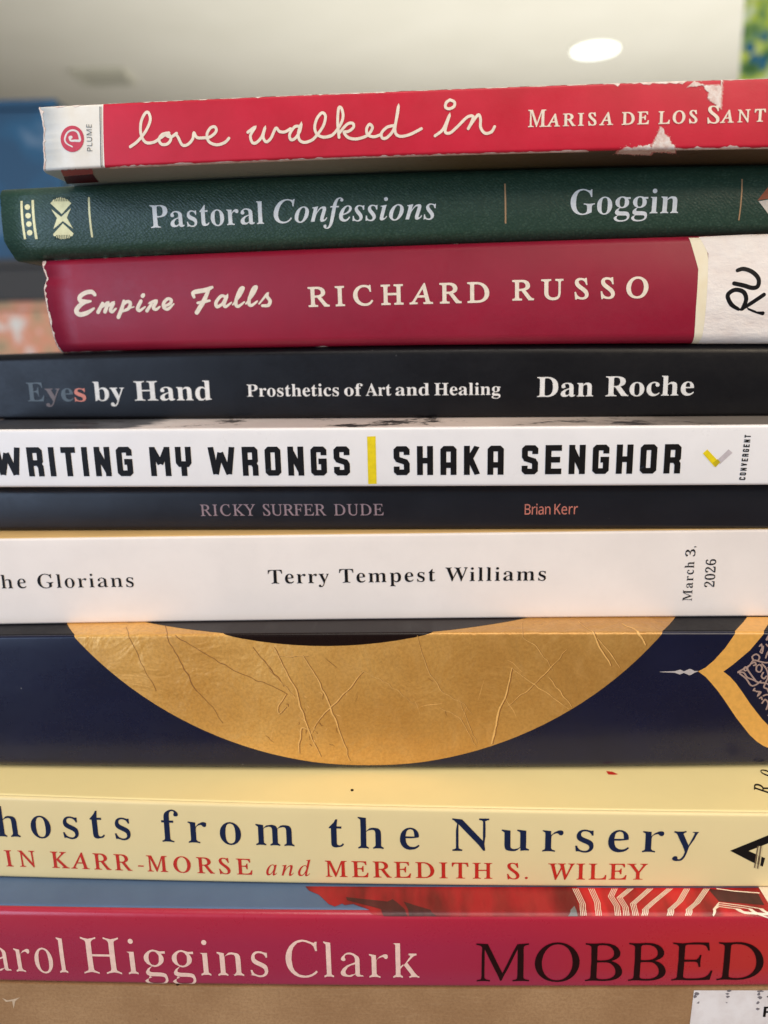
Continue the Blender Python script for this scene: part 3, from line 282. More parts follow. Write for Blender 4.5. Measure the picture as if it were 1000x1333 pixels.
POL=[(1,'publisher_emblem','rosered',[(-67.819,6.264),(-67.961,5.645),(-68.235,5.062),(-68.629,4.546),(-69.122,4.122),(-69.69,3.812),(-70.303,3.631),(-70.929,3.588),(-71.537,3.685),(-72.096,3.917),(-72.578,4.274),(-72.96,4.736),(-73.223,5.28),(-73.352,5.879),(-73.348,6.506),(-73.206,7.126),(-72.933,7.707),(-72.548,8.226),(-72.064,8.65),(-71.506,8.962),(-70.902,9.144),(-70.282,9.187),(-69.675,9.09),(-69.113,8.857),(-68.624,8.5),(-68.233,8.037),(-67.959,7.491),(-67.82,6.891)],2,False),
(2,'gilt_dot','gold',[(-89.216,12.676),(-89.285,12.418),(-89.457,12.205),(-89.704,12.069),(-89.989,12.031),(-90.268,12.096),(-90.499,12.254),(-90.647,12.482),(-90.69,12.746),(-90.623,13.004),(-90.455,13.218),(-90.211,13.355),(-89.927,13.393),(-89.646,13.328),(-89.412,13.168),(-89.261,12.939)],1,False),
(2,'gilt_dot','gold',[(-89.181,10.576),(-89.261,10.322),(-89.442,10.111),(-89.695,9.976),(-89.983,9.938),(-90.259,10.002),(-90.483,10.158),(-90.621,10.384),(-90.653,10.644),(-90.575,10.899),(-90.397,11.11),(-90.147,11.246),(-89.861,11.284),(-89.583,11.22),(-89.356,11.062),(-89.214,10.836)],1,False),
(2,'gilt_dot','gold',[(-89.184,8.538),(-89.272,8.285),(-89.466,8.077),(-89.725,7.943),(-90.015,7.905),(-90.289,7.968),(-90.507,8.123),(-90.633,8.345),(-90.657,8.603),(-90.568,8.856),(-90.381,9.066),(-90.124,9.2),(-89.835,9.238),(-89.56,9.175),(-89.34,9.019),(-89.208,8.796)],1,False),
(2,'gilt_dot','gold',[(-89.306,6.457),(-89.407,6.206),(-89.606,5.998),(-89.873,5.865),(-90.165,5.827),(-90.437,5.889),(-90.649,6.043),(-90.77,6.265),(-90.78,6.52),(-90.679,6.772),(-90.483,6.98),(-90.22,7.113),(-89.93,7.151),(-89.656,7.089),(-89.441,6.935),(-89.317,6.713)],1,False),
(2,'shell_ornament','gold',[(-83.899,13.376),(-83.33,13.806),(-83.101,14.211),(-82.543,14.288),(-82.207,14.585),(-81.539,14.595),(-81.094,14.74),(-80.539,14.506),(-79.984,14.438),(-79.654,14.152),(-79.101,13.981),(-78.846,13.493),(-78.346,13.119),(-81.008,10.575)],1,False),
(2,'shell_ornament','gold',[(-83.902,5.885),(-80.951,8.34),(-78.53,5.863),(-78.858,5.274),(-79.443,5.138),(-79.859,4.713),(-80.511,4.82),(-81.011,4.559),(-81.548,4.682),(-82.133,4.565),(-82.515,4.902),(-83.176,4.969),(-83.326,5.358),(-83.872,5.441)],1,False),
(2,'shell_ornament','gold',[(-83.738,11.967),(-81.224,9.913),(-78.511,11.935),(-79.758,9.646),(-78.466,6.966),(-80.888,8.884),(-83.657,7.084),(-82.364,9.659)],1,False),
(2,'corner_emblem','rust',[(92.231,8.457),(95.263,12.737),(98.182,15.8),(98.351,8.908),(95.271,8.962)],1,False),
(2,'corner_emblem','cream',[(92.519,8.265),(95.295,8.681),(98.367,8.721),(99.8,1.198),(96.047,4.137)],1,False),
(3,'tape_strip','oldtape',[(75.766,24.28),(78.046,17.111),(78.094,8.42),(78.547,0.244),(78.513,-0.81),(83.139,-0.811),(79.622,24.172)],1,False),
(3,'spine_label','labelpaper',[(78.176,24.38),(80.293,20.53),(80.444,11.875),(80.499,4.885),(80.4,1.329),(79.81,-0.811),(106.893,-0.77),(102.51,25.046)],2,False),
(5,'yellow_bar','yellow',[(-3.697,12.357),(-1.666,12.419),(-1.647,0.737),(-3.707,0.667)],1,False),
(5,'tick_emblem','yellow',[(75.143,7.849),(76.134,8.757),(79.216,5.53),(78.153,4.519)],1,False),
(5,'tick_emblem','mauvegrey',[(78.471,6.086),(80.99,8.763),(81.93,7.935),(79.329,5.251)],1,False),
(5,'tick_emblem','olive',[(77.631,5.539),(78.621,6.434),(79.309,5.695),(78.347,4.518)],2,False),
(1,'torn_fringe','tornpink',[(71.018,12.609),(71.318,12.547),(71.62,12.483),(71.798,12.515),(71.906,12.601),(72.391,12.397),(72.1,12.787),(72.557,12.605),(72.701,12.663),(72.984,12.614),(73.111,12.683),(73.453,12.591),(73.554,12.679),(73.771,12.68),(74.003,12.67),(74.335,12.586),(74.366,12.725),(74.703,12.637),(74.892,12.659),(75.109,12.66),(75.233,12.729),(75.584,12.633),(75.728,12.437),(76.211,12.288),(76.432,13.61),(76.374,13.455),(76.53,13.193),(76.498,12.987),(76.42,12.784),(76.329,12.583),(76.383,12.373),(76.365,12.168),(76.582,11.95),(76.351,11.756),(76.503,11.542),(76.449,11.339),(76.228,11.153),(76.455,10.928),(76.554,10.715),(76.418,10.522),(76.272,10.33),(76.394,10.115),(76.462,9.904),(76.399,9.705),(76.396,9.501),(76.423,9.294),(76.414,9.091),(76.323,8.894),(76.452,8.679),(76.498,8.471),(76.492,8.267),(76.333,8.077),(76.418,7.863),(76.419,7.66),(76.115,7.654),(75.961,7.973),(75.673,7.997),(75.478,8.131),(75.393,8.348),(75.141,8.438),(75.039,8.643),(74.894,8.815),(74.63,8.809),(74.403,8.907),(74.201,9.074),(73.969,9.157),(73.749,9.291),(73.606,9.499),(73.345,9.594),(73.224,9.822),(73.03,9.982),(73.187,10.177),(73.19,10.416),(73.081,10.689),(73.209,10.892),(73.327,11.099),(73.129,11.22),(72.985,11.407),(72.846,11.6),(72.562,11.615),(72.39,11.768),(72.29,11.958),(72.351,12.195),(72.15,12.356),(71.973,12.524),(71.983,12.747),(71.756,12.816),(71.537,12.908),(71.3,12.949),(71.078,13.029),(70.845,13.081),(70.661,13.26),(70.427,13.297),(70.318,13.565),(70.05,13.523),(69.707,12.817),(69.415,12.767),(69.057,12.334),(68.725,12.293),(69.011,12.25),(69.236,12.253),(69.192,12.452),(69.488,12.403),(69.843,12.31),(70.102,12.288),(69.935,12.572),(70.322,12.458),(70.692,12.356),(70.791,12.448),(70.795,12.606)],1,False),
(1,'torn_patch','tornpaper',[(71.431,12.442),(71.511,12.547),(71.672,12.588),(71.995,12.505),(72.329,12.414),(72.562,12.4),(72.663,12.487),(72.787,12.556),(73.135,12.455),(73.412,12.408),(73.624,12.411),(73.646,12.555),(74.004,12.448),(73.95,12.647),(74.458,12.43),(74.921,12.247),(74.952,12.383),(75.191,12.366),(75.293,12.448),(75.473,12.473),(75.861,12.262),(75.872,13.569),(76.204,13.494),(76.269,13.221),(76.164,13.013),(76.156,12.804),(76.189,12.592),(76.21,12.381),(76.057,12.179),(76.164,11.964),(76.061,11.76),(76.028,11.552),(76.128,11.338),(76.145,11.131),(76.079,10.932),(76.205,10.717),(75.938,10.535),(76.18,10.31),(76.157,10.107),(76.104,9.908),(76.05,9.708),(76.003,9.507),(76.083,9.296),(76.122,9.089),(76.05,8.891),(76.172,8.677),(76.015,8.486),(76.204,8.266),(76.049,8.075),(76.102,7.865),(75.849,7.92),(75.664,8.111),(75.419,8.183),(75.039,8.227),(75.215,8.683),(74.758,8.669),(74.704,8.955),(74.468,8.973),(74.239,9.009),(74.114,9.32),(73.855,9.277),(73.716,9.499),(73.65,9.775),(73.336,9.868),(73.145,10.051),(73.224,10.255),(73.268,10.468),(73.362,10.668),(73.483,10.86),(73.415,11.105),(73.197,11.259),(72.891,11.308),(72.746,11.549),(72.555,11.736),(72.525,11.984),(72.321,12.184),(72.212,12.41),(72.18,12.659),(72.002,12.81),(71.786,12.855),(71.534,12.796),(71.344,12.912),(71.191,13.134),(70.96,13.133),(70.784,13.272),(70.495,13.129),(70.355,13.341),(70.215,13.522),(68.429,12.071),(69.593,12.581),(69.333,12.592),(69.297,12.335),(69.693,12.329),(69.777,12.318),(70.154,12.335),(70.137,12.389),(70.464,12.318),(70.733,12.289),(70.846,12.372),(71.01,12.417),(71.134,12.49)],2,False),
(1,'paper_fleck','tornpink',[(73.59,10.545),(73.566,10.515),(73.522,10.527),(73.493,10.563),(73.549,10.575)],1,False),
(1,'paper_fleck','tornpink',[(71.507,13.441),(71.429,13.338),(71.294,13.375),(71.288,13.489),(71.468,13.56)],1,False),
(1,'paper_fleck','tornpink',[(73.795,9.308),(73.776,9.254),(73.62,9.266),(73.61,9.34),(73.732,9.391)],1,False),
(1,'paper_fleck','tornpink',[(74.032,11.02),(73.993,11.0),(73.952,10.996),(73.918,11.035),(73.985,11.048)],1,False),
(1,'paper_fleck','tornpink',[(76.167,11.003),(76.116,10.979),(76.057,10.986),(76.053,11.021),(76.108,11.026)],1,False),
(1,'paper_fleck','tornpink',[(76.641,11.383),(76.607,11.329),(76.523,11.362),(76.518,11.402),(76.595,11.425)],1,False),
(1,'paper_fleck','tornpink',[(70.655,12.29),(70.681,12.256),(70.603,12.274),(70.535,12.309),(70.589,12.323)],1,False),
(1,'paper_fleck','tornpink',[(75.956,11.645),(75.951,11.602),(75.864,11.623),(75.882,11.669),(75.936,11.673)],1,False),
(1,'paper_fleck','tornpink',[(71.807,13.311),(71.717,13.237),(71.557,13.261),(71.547,13.361),(71.73,13.422)],1,False),
(1,'paper_fleck','tornpink',[(75.51,8.789),(75.381,8.716),(75.273,8.755),(75.205,8.819),(75.356,8.856)],1,False),
(1,'paper_fleck','tornpink',[(76.316,11.65),(76.271,11.609),(76.206,11.623),(76.209,11.666),(76.27,11.677)],1,False),
(1,'paper_fleck','tornpink',[(75.569,7.992),(75.534,7.937),(75.419,7.959),(75.411,8.016),(75.503,8.028)],1,False),
(1,'paper_fleck','tornpink',[(76.525,7.68),(76.443,7.619),(76.312,7.641),(76.317,7.709),(76.42,7.751)],1,False),
(1,'paper_fleck','tornpink',[(75.602,12.449),(75.689,12.368),(75.513,12.411),(75.403,12.48),(75.465,12.516)],1,False),
(1,'paper_fleck','tornpink',[(73.289,9.551),(73.226,9.508),(73.143,9.527),(73.093,9.575),(73.186,9.611)],1,False),
(1,'paper_fleck','tornpink',[(74.075,8.683),(74.011,8.644),(73.927,8.652),(73.94,8.704),(74.0,8.717)],1,False),
(1,'paper_fleck','tornpink',[(69.121,12.562),(69.112,12.709),(69.022,12.636),(68.969,12.468),(68.99,12.382)],1,False),
(1,'paper_fleck','tornpink',[(71.789,12.477),(71.674,12.416),(71.511,12.439),(71.557,12.508),(71.658,12.552)],1,False),
(1,'paper_fleck','tornpink',[(72.225,12.34),(72.228,12.279),(72.139,12.288),(71.995,12.373),(72.053,12.417)],1,False),
(1,'paper_fleck','tornpink',[(72.648,10.6),(72.639,10.569),(72.563,10.575),(72.562,10.615),(72.617,10.633)],1,False),
(1,'paper_fleck','tornpink',[(76.399,7.605),(76.357,7.563),(76.283,7.586),(76.259,7.628),(76.33,7.641)],1,False),
(1,'paper_fleck','tornpink',[(71.525,11.68),(71.507,11.616),(71.373,11.64),(71.35,11.71),(71.474,11.743)],1,False),
(1,'paper_fleck','tornpink',[(75.568,12.344),(75.592,12.307),(75.501,12.326),(75.431,12.369),(75.485,12.374)],1,False),
(1,'paper_fleck','tornpink',[(73.419,12.21),(73.366,12.137),(73.252,12.167),(73.244,12.244),(73.343,12.278)],1,False),
(1,'paper_fleck','tornpink',[(70.831,12.389),(70.84,12.551),(70.766,12.525),(70.656,12.314),(70.742,12.261)],1,False),
(1,'paper_fleck','tornpink',[(76.028,8.46),(75.983,8.408),(75.905,8.426),(75.865,8.493),(75.954,8.504)],1,False),
(1,'torn_fringe','tornpink',[(61.407,-1.725),(61.376,-0.999),(61.063,0.012),(61.269,0.075),(61.221,0.258),(61.416,0.366),(61.431,0.572),(61.444,0.796),(61.61,0.938),(61.697,1.122),(61.833,1.279),(61.942,1.451),(62.049,1.639),(61.891,1.939),(62.312,1.993),(62.278,2.241),(62.217,2.501),(62.557,2.588),(62.61,2.799),(62.666,3.008),(62.728,3.215),(62.875,3.395),(62.868,3.625),(62.897,3.842),(62.989,4.04),(63.143,4.217),(63.014,4.486),(63.176,4.661),(63.316,4.467),(63.521,4.36),(63.753,4.289),(63.942,4.161),(63.964,3.917),(64.22,3.73),(64.039,3.438),(64.367,3.268),(64.377,3.022),(64.616,2.902),(64.809,2.711),(65.102,2.673),(65.266,2.437),(65.529,2.355),(65.605,2.123),(65.607,1.873),(65.661,1.636),(66.049,1.484),(65.991,1.218),(66.138,1.003),(66.406,0.908),(66.681,0.82),(66.795,0.571),(66.991,0.402),(66.954,0.199),(67.161,0.04),(67.435,-0.663),(67.863,-1.69),(68.163,-2.808),(68.592,-3.865),(68.25,-3.481),(68.059,-3.606),(67.808,-3.526),(67.587,-3.546),(67.263,-3.217),(67.295,-4.107),(66.834,-3.306),(66.796,-3.962),(66.4,-3.379),(65.944,-2.581),(65.795,-2.855),(65.545,-2.775),(65.054,-1.838),(65.136,-2.932),(65.011,-3.297),(64.599,-2.636),(64.058,-1.507),(64.231,-2.948),(63.672,-1.741),(63.563,-2.17),(63.455,-2.603),(63.174,-2.406),(62.938,-2.371),(62.506,-1.61),(62.415,-2.111),(62.028,-1.51),(61.923,-1.967),(61.638,-1.746)],1,False),
(1,'torn_patch','tornpaper',[(61.61,-1.07),(61.503,-0.21),(61.308,0.135),(61.67,0.17),(61.614,0.385),(61.837,0.494),(61.772,0.762),(61.877,0.942),(62.081,1.072),(62.042,1.328),(62.213,1.474),(62.282,1.664),(62.544,1.773),(62.201,2.134),(62.39,2.273),(62.648,2.384),(62.595,2.624),(62.578,2.85),(62.814,2.969),(62.93,3.139),(62.949,3.346),(63.026,3.535),(63.191,3.696),(63.222,3.9),(63.172,4.129),(63.228,4.324),(63.337,4.503),(63.572,4.346),(63.817,4.202),(64.041,4.032),(64.099,3.818),(64.2,3.61),(64.205,3.391),(64.124,3.162),(64.289,2.961),(64.496,2.828),(64.731,2.737),(64.834,2.449),(65.072,2.362),(65.347,2.332),(65.41,2.112),(65.554,1.912),(65.604,1.689),(65.798,1.501),(65.773,1.259),(65.827,0.981),(66.067,0.882),(66.431,0.902),(66.536,0.672),(66.686,0.485),(66.702,0.291),(66.89,0.128),(67.02,-0.011),(67.365,-1.006),(67.697,-2.02),(68.026,-3.05),(67.682,-2.65),(67.499,-2.797),(67.413,-3.275),(66.932,-2.403),(66.571,-1.934),(66.467,-2.354),(65.998,-1.509),(65.773,-1.506),(65.926,-2.831),(65.62,-2.547),(65.001,-1.16),(64.942,-1.745),(64.703,-1.697),(64.62,-2.205),(64.233,-1.623),(64.296,-2.665),(63.751,-1.508),(63.578,-1.697),(63.388,-1.827),(63.071,-1.486),(62.628,-0.681),(62.642,-1.567),(62.403,-1.515),(61.985,-0.791),(61.669,-0.443)],2,False),
(1,'paper_fleck','tornpink',[(61.986,1.424),(61.918,1.371),(61.809,1.38),(61.768,1.465),(61.903,1.495)],1,False),
(1,'paper_fleck','tornpink',[(61.539,-2.094),(61.573,-2.303),(61.451,-2.35),(61.321,-1.93),(61.395,-1.718)],1,False),
(1,'paper_fleck','tornpink',[(67.703,-1.962),(67.755,-2.215),(67.564,-2.182),(67.453,-1.747),(67.505,-1.516)],1,False),
(1,'paper_fleck','tornpink',[(63.111,1.119),(63.088,1.071),(63.003,1.095),(62.992,1.147),(63.059,1.18)],1,False),
(1,'paper_fleck','tornpink',[(65.21,0.937),(65.169,0.874),(65.06,0.893),(65.0,0.968),(65.149,0.992)],1,False),
(1,'paper_fleck','tornpink',[(62.814,3.49),(62.73,3.442),(62.591,3.429),(62.535,3.54),(62.708,3.573)],1,False),
(1,'paper_fleck','tornpink',[(69.031,-5.134),(69.044,-5.363),(68.942,-5.255),(68.893,-5.042),(68.916,-4.951)],1,False),
(1,'paper_fleck','tornpink',[(67.867,-3.452),(67.908,-3.714),(67.769,-3.564),(67.668,-3.337),(67.759,-3.27)],1,False),
(1,'paper_fleck','tornpink',[(68.638,-4.213),(68.642,-4.432),(68.502,-4.346),(68.439,-4.115),(68.454,-3.859)],1,False),
(1,'paper_fleck','tornpink',[(65.071,3.038),(64.969,2.986),(64.91,3.012),(64.857,3.066),(64.962,3.102)],1,False),
(1,'paper_fleck','tornpink',[(63.913,4.199),(63.881,4.149),(63.774,4.161),(63.76,4.223),(63.859,4.252)],1,False),
(1,'paper_fleck','tornpink',[(62.278,1.576),(62.22,1.552),(62.178,1.561),(62.15,1.597),(62.209,1.609)],1,False),
(1,'paper_fleck','tornpink',[(66.954,0.799),(66.927,0.747),(66.872,0.773),(66.808,0.827),(66.92,0.85)],1,False),
(1,'paper_fleck','tornpink',[(64.875,2.777),(64.77,2.71),(64.651,2.738),(64.624,2.806),(64.736,2.851)],1,False),
(1,'paper_fleck','tornpink',[(65.405,2.038),(65.39,2.0),(65.249,1.995),(65.226,2.07),(65.356,2.112)],1,False),
(1,'paper_fleck','tornpink',[(66.425,0.886),(66.384,0.824),(66.273,0.848),(66.239,0.913),(66.355,0.967)],1,False),
(1,'paper_fleck','tornpink',[(61.339,0.119),(61.325,0.093),(61.286,0.1),(61.247,0.133),(61.302,0.14)],1,False),
(1,'paper_fleck','tornpink',[(63.351,4.355),(63.272,4.308),(63.184,4.325),(63.193,4.374),(63.257,4.396)],1,False),
(1,'paper_fleck','tornpink',[(65.744,2.421),(65.646,2.369),(65.487,2.394),(65.458,2.465),(65.598,2.51)],1,False),
(1,'paper_fleck','tornpink',[(63.593,4.448),(63.548,4.406),(63.42,4.404),(63.401,4.492),(63.513,4.537)],1,False),
(1,'paper_fleck','tornpink',[(67.586,0.114),(67.547,0.057),(67.42,0.073),(67.338,0.147),(67.468,0.184)],1,False),
(1,'paper_fleck','tornpink',[(69.93,-6.578),(69.999,-6.856),(69.865,-6.737),(69.73,-6.461),(69.834,-6.387)],1,False),
(1,'paper_fleck','tornpink',[(66.101,1.78),(66.095,1.741),(66.022,1.753),(66.006,1.795),(66.065,1.83)],1,False),
(1,'paper_fleck','tornpink',[(63.578,4.331),(63.554,4.311),(63.492,4.31),(63.482,4.345),(63.541,4.369)],1,False),
(1,'paper_fleck','tornpink',[(64.331,4.331),(64.296,4.31),(64.254,4.316),(64.214,4.349),(64.286,4.359)],1,False),
(1,'paper_fleck','tornpink',[(68.07,-4.586),(68.086,-5.022),(67.902,-4.853),(67.747,-4.43),(67.851,-4.284)],1,False),
(1,'torn_fringe','tornpink',[(54.407,-2.968),(54.5,-2.434),(54.267,-1.282),(54.043,-0.163),(54.233,0.014),(54.401,0.078),(54.668,0.057),(54.905,0.064),(55.114,0.1),(55.244,0.246),(55.44,0.37),(55.607,0.545),(55.945,0.504),(56.113,0.697),(56.317,0.518),(56.637,0.663),(56.825,0.431),(57.073,0.363),(57.29,0.432),(57.532,0.442),(57.729,0.578),(57.976,0.572),(58.244,0.508),(58.467,0.573),(58.688,0.65),(58.944,0.616),(59.13,0.921),(59.414,0.758),(59.684,0.657),(59.919,0.722),(60.155,0.786),(60.404,0.816),(60.652,0.847),(60.864,0.985),(61.14,0.937),(61.348,1.083),(61.606,1.085),(61.655,0.879),(61.656,0.665),(61.813,0.479),(61.854,0.283),(61.963,0.114),(62.217,-0.003),(62.508,-1.04),(62.818,-2.072),(63.238,-3.491),(63.269,-4.365),(63.358,-5.333),(63.181,-5.54),(62.925,-5.455),(62.55,-4.926),(62.348,-5.042),(62.197,-5.351),(61.828,-4.836),(61.534,-4.603),(61.324,-4.692),(61.11,-4.763),(61.013,-5.288),(60.553,-4.409),(60.169,-3.813),(60.352,-5.443),(59.783,-4.122),(59.589,-4.273),(59.367,-4.314),(59.233,-4.709),(59.046,-4.895),(58.746,-4.625),(58.345,-3.941),(58.2,-4.298),(57.874,-3.912),(57.616,-3.806),(57.307,-3.486),(57.118,-3.666),(56.985,-4.081),(56.585,-3.375),(56.222,-2.816),(56.059,-3.105),(55.945,-3.608),(55.532,-2.827),(55.384,-3.189),(55.191,-3.358),(54.895,-3.077),(54.588,-2.746)],1,False),
(1,'torn_patch','tornpaper',[(54.813,-2.744),(54.657,-1.571),(54.971,-1.288),(54.634,0.02),(54.861,0.062),(55.061,0.153),(55.399,0.088),(55.56,0.241),(55.81,0.272),(55.884,0.52),(56.116,0.59),(56.35,0.662),(56.532,0.482),(56.792,0.518),(57.005,0.414),(57.233,0.35),(57.548,0.215),(57.673,0.434),(57.955,0.342),(58.136,0.469),(58.4,0.411),(58.557,0.622),(58.734,0.867),(58.997,0.707),(59.208,0.791),(59.451,0.723),(59.736,0.473),(59.902,0.751),(60.174,0.656),(60.321,0.916),(60.599,0.806),(60.832,0.82),(60.991,1.045),(61.234,1.033),(61.216,0.8),(61.261,0.577),(61.573,0.403),(61.505,0.184),(61.716,0.029),(62.016,-0.762),(62.347,-1.869),(62.687,-3.121),(62.588,-3.764),(62.858,-4.937),(62.613,-4.874),(62.433,-5.054),(62.096,-4.644),(61.903,-4.777),(61.521,-4.189),(61.541,-5.136),(60.948,-3.732),(60.899,-4.423),(60.67,-4.416),(60.167,-3.341),(60.109,-4.003),(59.99,-4.431),(59.512,-3.44),(59.346,-3.683),(59.607,-5.639),(58.82,-3.393),(58.825,-4.332),(58.393,-3.501),(58.123,-3.327),(57.943,-3.516),(57.554,-2.85),(57.546,-3.754),(57.147,-3.04),(56.971,-3.25),(56.811,-3.534),(56.362,-2.595),(56.396,-3.701),(56.031,-3.111),(55.714,-2.725),(55.515,-2.845),(55.294,-2.868),(55.043,-2.762)],2,False),
(1,'paper_fleck','tornpink',[(58.0,0.619),(57.973,0.579),(57.904,0.578),(57.888,0.644),(57.961,0.667)],1,False),
(1,'paper_fleck','tornpink',[(59.559,0.53),(59.519,0.472),(59.36,0.496),(59.401,0.563),(59.465,0.606)],1,False),
(1,'paper_fleck','tornpink',[(62.717,-4.239),(62.744,-4.518),(62.592,-4.54),(62.46,-4.074),(62.549,-3.865)],1,False),
(1,'paper_fleck','tornpink',[(60.183,0.747),(60.07,0.703),(59.996,0.7),(59.96,0.771),(60.053,0.819)],1,False),
(1,'paper_fleck','tornpink',[(63.02,-2.869),(63.039,-3.217),(62.89,-3.032),(62.738,-2.733),(62.841,-2.631)],1,False),
(1,'paper_fleck','tornpink',[(55.684,-1.319),(55.681,-1.549),(55.568,-1.509),(55.479,-1.227),(55.535,-1.036)],1,False),
(1,'paper_fleck','tornpink',[(60.839,0.19),(60.788,0.15),(60.715,0.172),(60.661,0.211),(60.747,0.216)],1,False),
(1,'paper_fleck','tornpink',[(56.16,0.868),(56.092,0.819),(55.91,0.815),(55.975,0.907),(56.057,0.938)],1,False),
(1,'paper_fleck','tornpink',[(62.582,-5.21),(62.575,-5.397),(62.471,-5.324),(62.407,-5.115),(62.448,-4.997)],1,False),
(1,'paper_fleck','tornpink',[(58.817,0.851),(58.763,0.8),(58.641,0.821),(58.625,0.885),(58.753,0.938)],1,False),
(1,'paper_fleck','tornpink',[(55.106,0.004),(55.131,-0.089),(55.065,-0.07),(54.975,0.014),(55.047,0.025)],1,False),
(1,'paper_fleck','tornpink',[(62.334,0.107),(62.298,0.067),(62.185,0.092),(62.166,0.122),(62.248,0.147)],1,False),
(1,'paper_fleck','tornpink',[(62.994,-5.012),(62.987,-5.227),(62.883,-5.133),(62.844,-4.931),(62.851,-4.746)],1,False),
(1,'paper_fleck','tornpink',[(55.962,0.456),(55.934,0.393),(55.85,0.416),(55.826,0.48),(55.897,0.51)],1,False),
(1,'paper_fleck','tornpink',[(61.666,1.111),(61.619,1.078),(61.508,1.084),(61.509,1.131),(61.602,1.155)],1,False),
(1,'paper_fleck','tornpink',[(61.682,-0.336),(61.682,-0.462),(61.595,-0.506),(61.528,-0.236),(61.561,-0.11)],1,False),
(1,'paper_fleck','tornpink',[(54.57,0.042),(54.549,0.012),(54.465,0.025),(54.431,0.057),(54.495,0.07)],1,False),
(1,'paper_fleck','tornpink',[(54.353,-3.591),(54.325,-4.023),(54.14,-3.878),(54.034,-3.352),(54.085,-3.106)],1,False),
(1,'paper_fleck','tornpink',[(57.014,1.142),(56.93,1.082),(56.8,1.109),(56.834,1.165),(56.896,1.223)],1,False),
(1,'paper_fleck','tornpink',[(54.932,0.435),(54.872,0.396),(54.779,0.39),(54.728,0.462),(54.844,0.491)],1,False),
(1,'paper_fleck','tornpink',[(56.379,-5.186),(56.41,-5.377),(56.324,-5.343),(56.261,-5.116),(56.302,-4.999)],1,False),
(1,'paper_fleck','tornpink',[(54.355,-1.526),(54.345,-1.809),(54.229,-1.672),(54.09,-1.391),(54.216,-1.275)],1,False),
(1,'paper_fleck','tornpink',[(54.519,-2.689),(54.497,-2.955),(54.369,-2.985),(54.239,-2.536),(54.318,-2.309)],1,False),
(1,'paper_fleck','tornpink',[(55.588,-4.076),(55.537,-4.418),(55.424,-4.403),(55.184,-3.851),(55.341,-3.691)],1,False),
(1,'paper_fleck','tornpink',[(62.093,1.289),(62.041,1.252),(61.959,1.263),(61.906,1.316),(62.017,1.333)],1,False),
(1,'paper_fleck','tornpink',[(62.137,-2.293),(62.199,-2.631),(62.043,-2.546),(61.915,-2.119),(61.99,-1.951)],1,False),
(1,'worn_edge','tornpaper',[(-77.0,14.088),(-76.3,14.088),(-75.6,14.088),(-74.9,14.088),(-74.2,14.088),(-73.5,14.088),(-72.8,14.088),(-72.1,14.088),(-71.4,14.088),(-70.7,14.088),(-70.0,14.088),(-69.3,14.088),(-68.6,14.088),(-67.9,14.088),(-67.2,14.088),(-66.5,14.088),(-65.8,14.088),(-65.1,14.088),(-64.4,14.088),(-63.7,14.088),(-63.0,14.088),(-62.917,13.588),(-63.771,13.536),(-64.27,13.525),(-65.022,13.488),(-65.665,13.512),(-66.581,13.537),(-67.072,13.521),(-67.928,13.462),(-68.676,13.214),(-69.205,13.091),(-70.012,13.484),(-70.661,13.506),(-71.417,13.513),(-72.187,13.235),(-72.936,13.233),(-73.457,13.111),(-74.146,13.452),(-75.014,13.457),(-75.597,13.535),(-76.298,13.513),(-76.983,13.588)],1,False),
(1,'worn_edge','tornpaper',[(-62.0,14.388),(-61.294,14.388),(-60.588,14.388),(-59.882,14.388),(-59.176,14.388),(-58.471,14.388),(-57.765,14.388),(-57.059,14.388),(-56.353,14.388),(-55.647,14.388),(-54.941,14.388),(-54.235,14.388),(-53.529,14.388),(-52.824,14.388),(-52.118,14.388),(-51.412,14.388),(-50.706,14.388),(-50.0,14.388),(-49.294,14.388),(-48.588,14.388),(-47.882,14.388),(-47.176,14.388),(-46.471,14.388),(-45.765,14.388),(-45.059,14.388),(-44.353,14.388),(-43.647,14.388),(-42.941,14.388),(-42.235,14.388),(-41.529,14.388),(-40.824,14.388),(-40.118,14.388),(-39.412,14.388),(-38.706,14.388),(-38.0,14.388),(-38.118,13.588),(-38.683,13.385),(-39.391,13.324),(-40.014,13.355),(-40.707,13.477),(-41.463,13.458),(-42.222,13.538),(-42.992,13.487),(-43.609,13.538),(-44.297,13.456),(-45.16,13.438),(-45.721,13.372),(-46.509,13.468),(-47.267,13.498),(-48.018,13.34),(-48.556,13.358),(-49.37,13.429),(-50.091,13.422),(-50.615,13.424),(-51.282,13.537),(-52.089,13.34),(-52.908,13.328),(-53.6,13.472),(-54.332,13.535),(-54.92,13.517),(-55.66,13.526),(-56.425,13.506),(-57.116,13.494),(-57.832,13.5),(-58.582,13.465),(-59.206,13.5),(-59.937,13.44),(-60.653,13.5),(-61.254,13.418),(-62.015,13.588)],1,False),
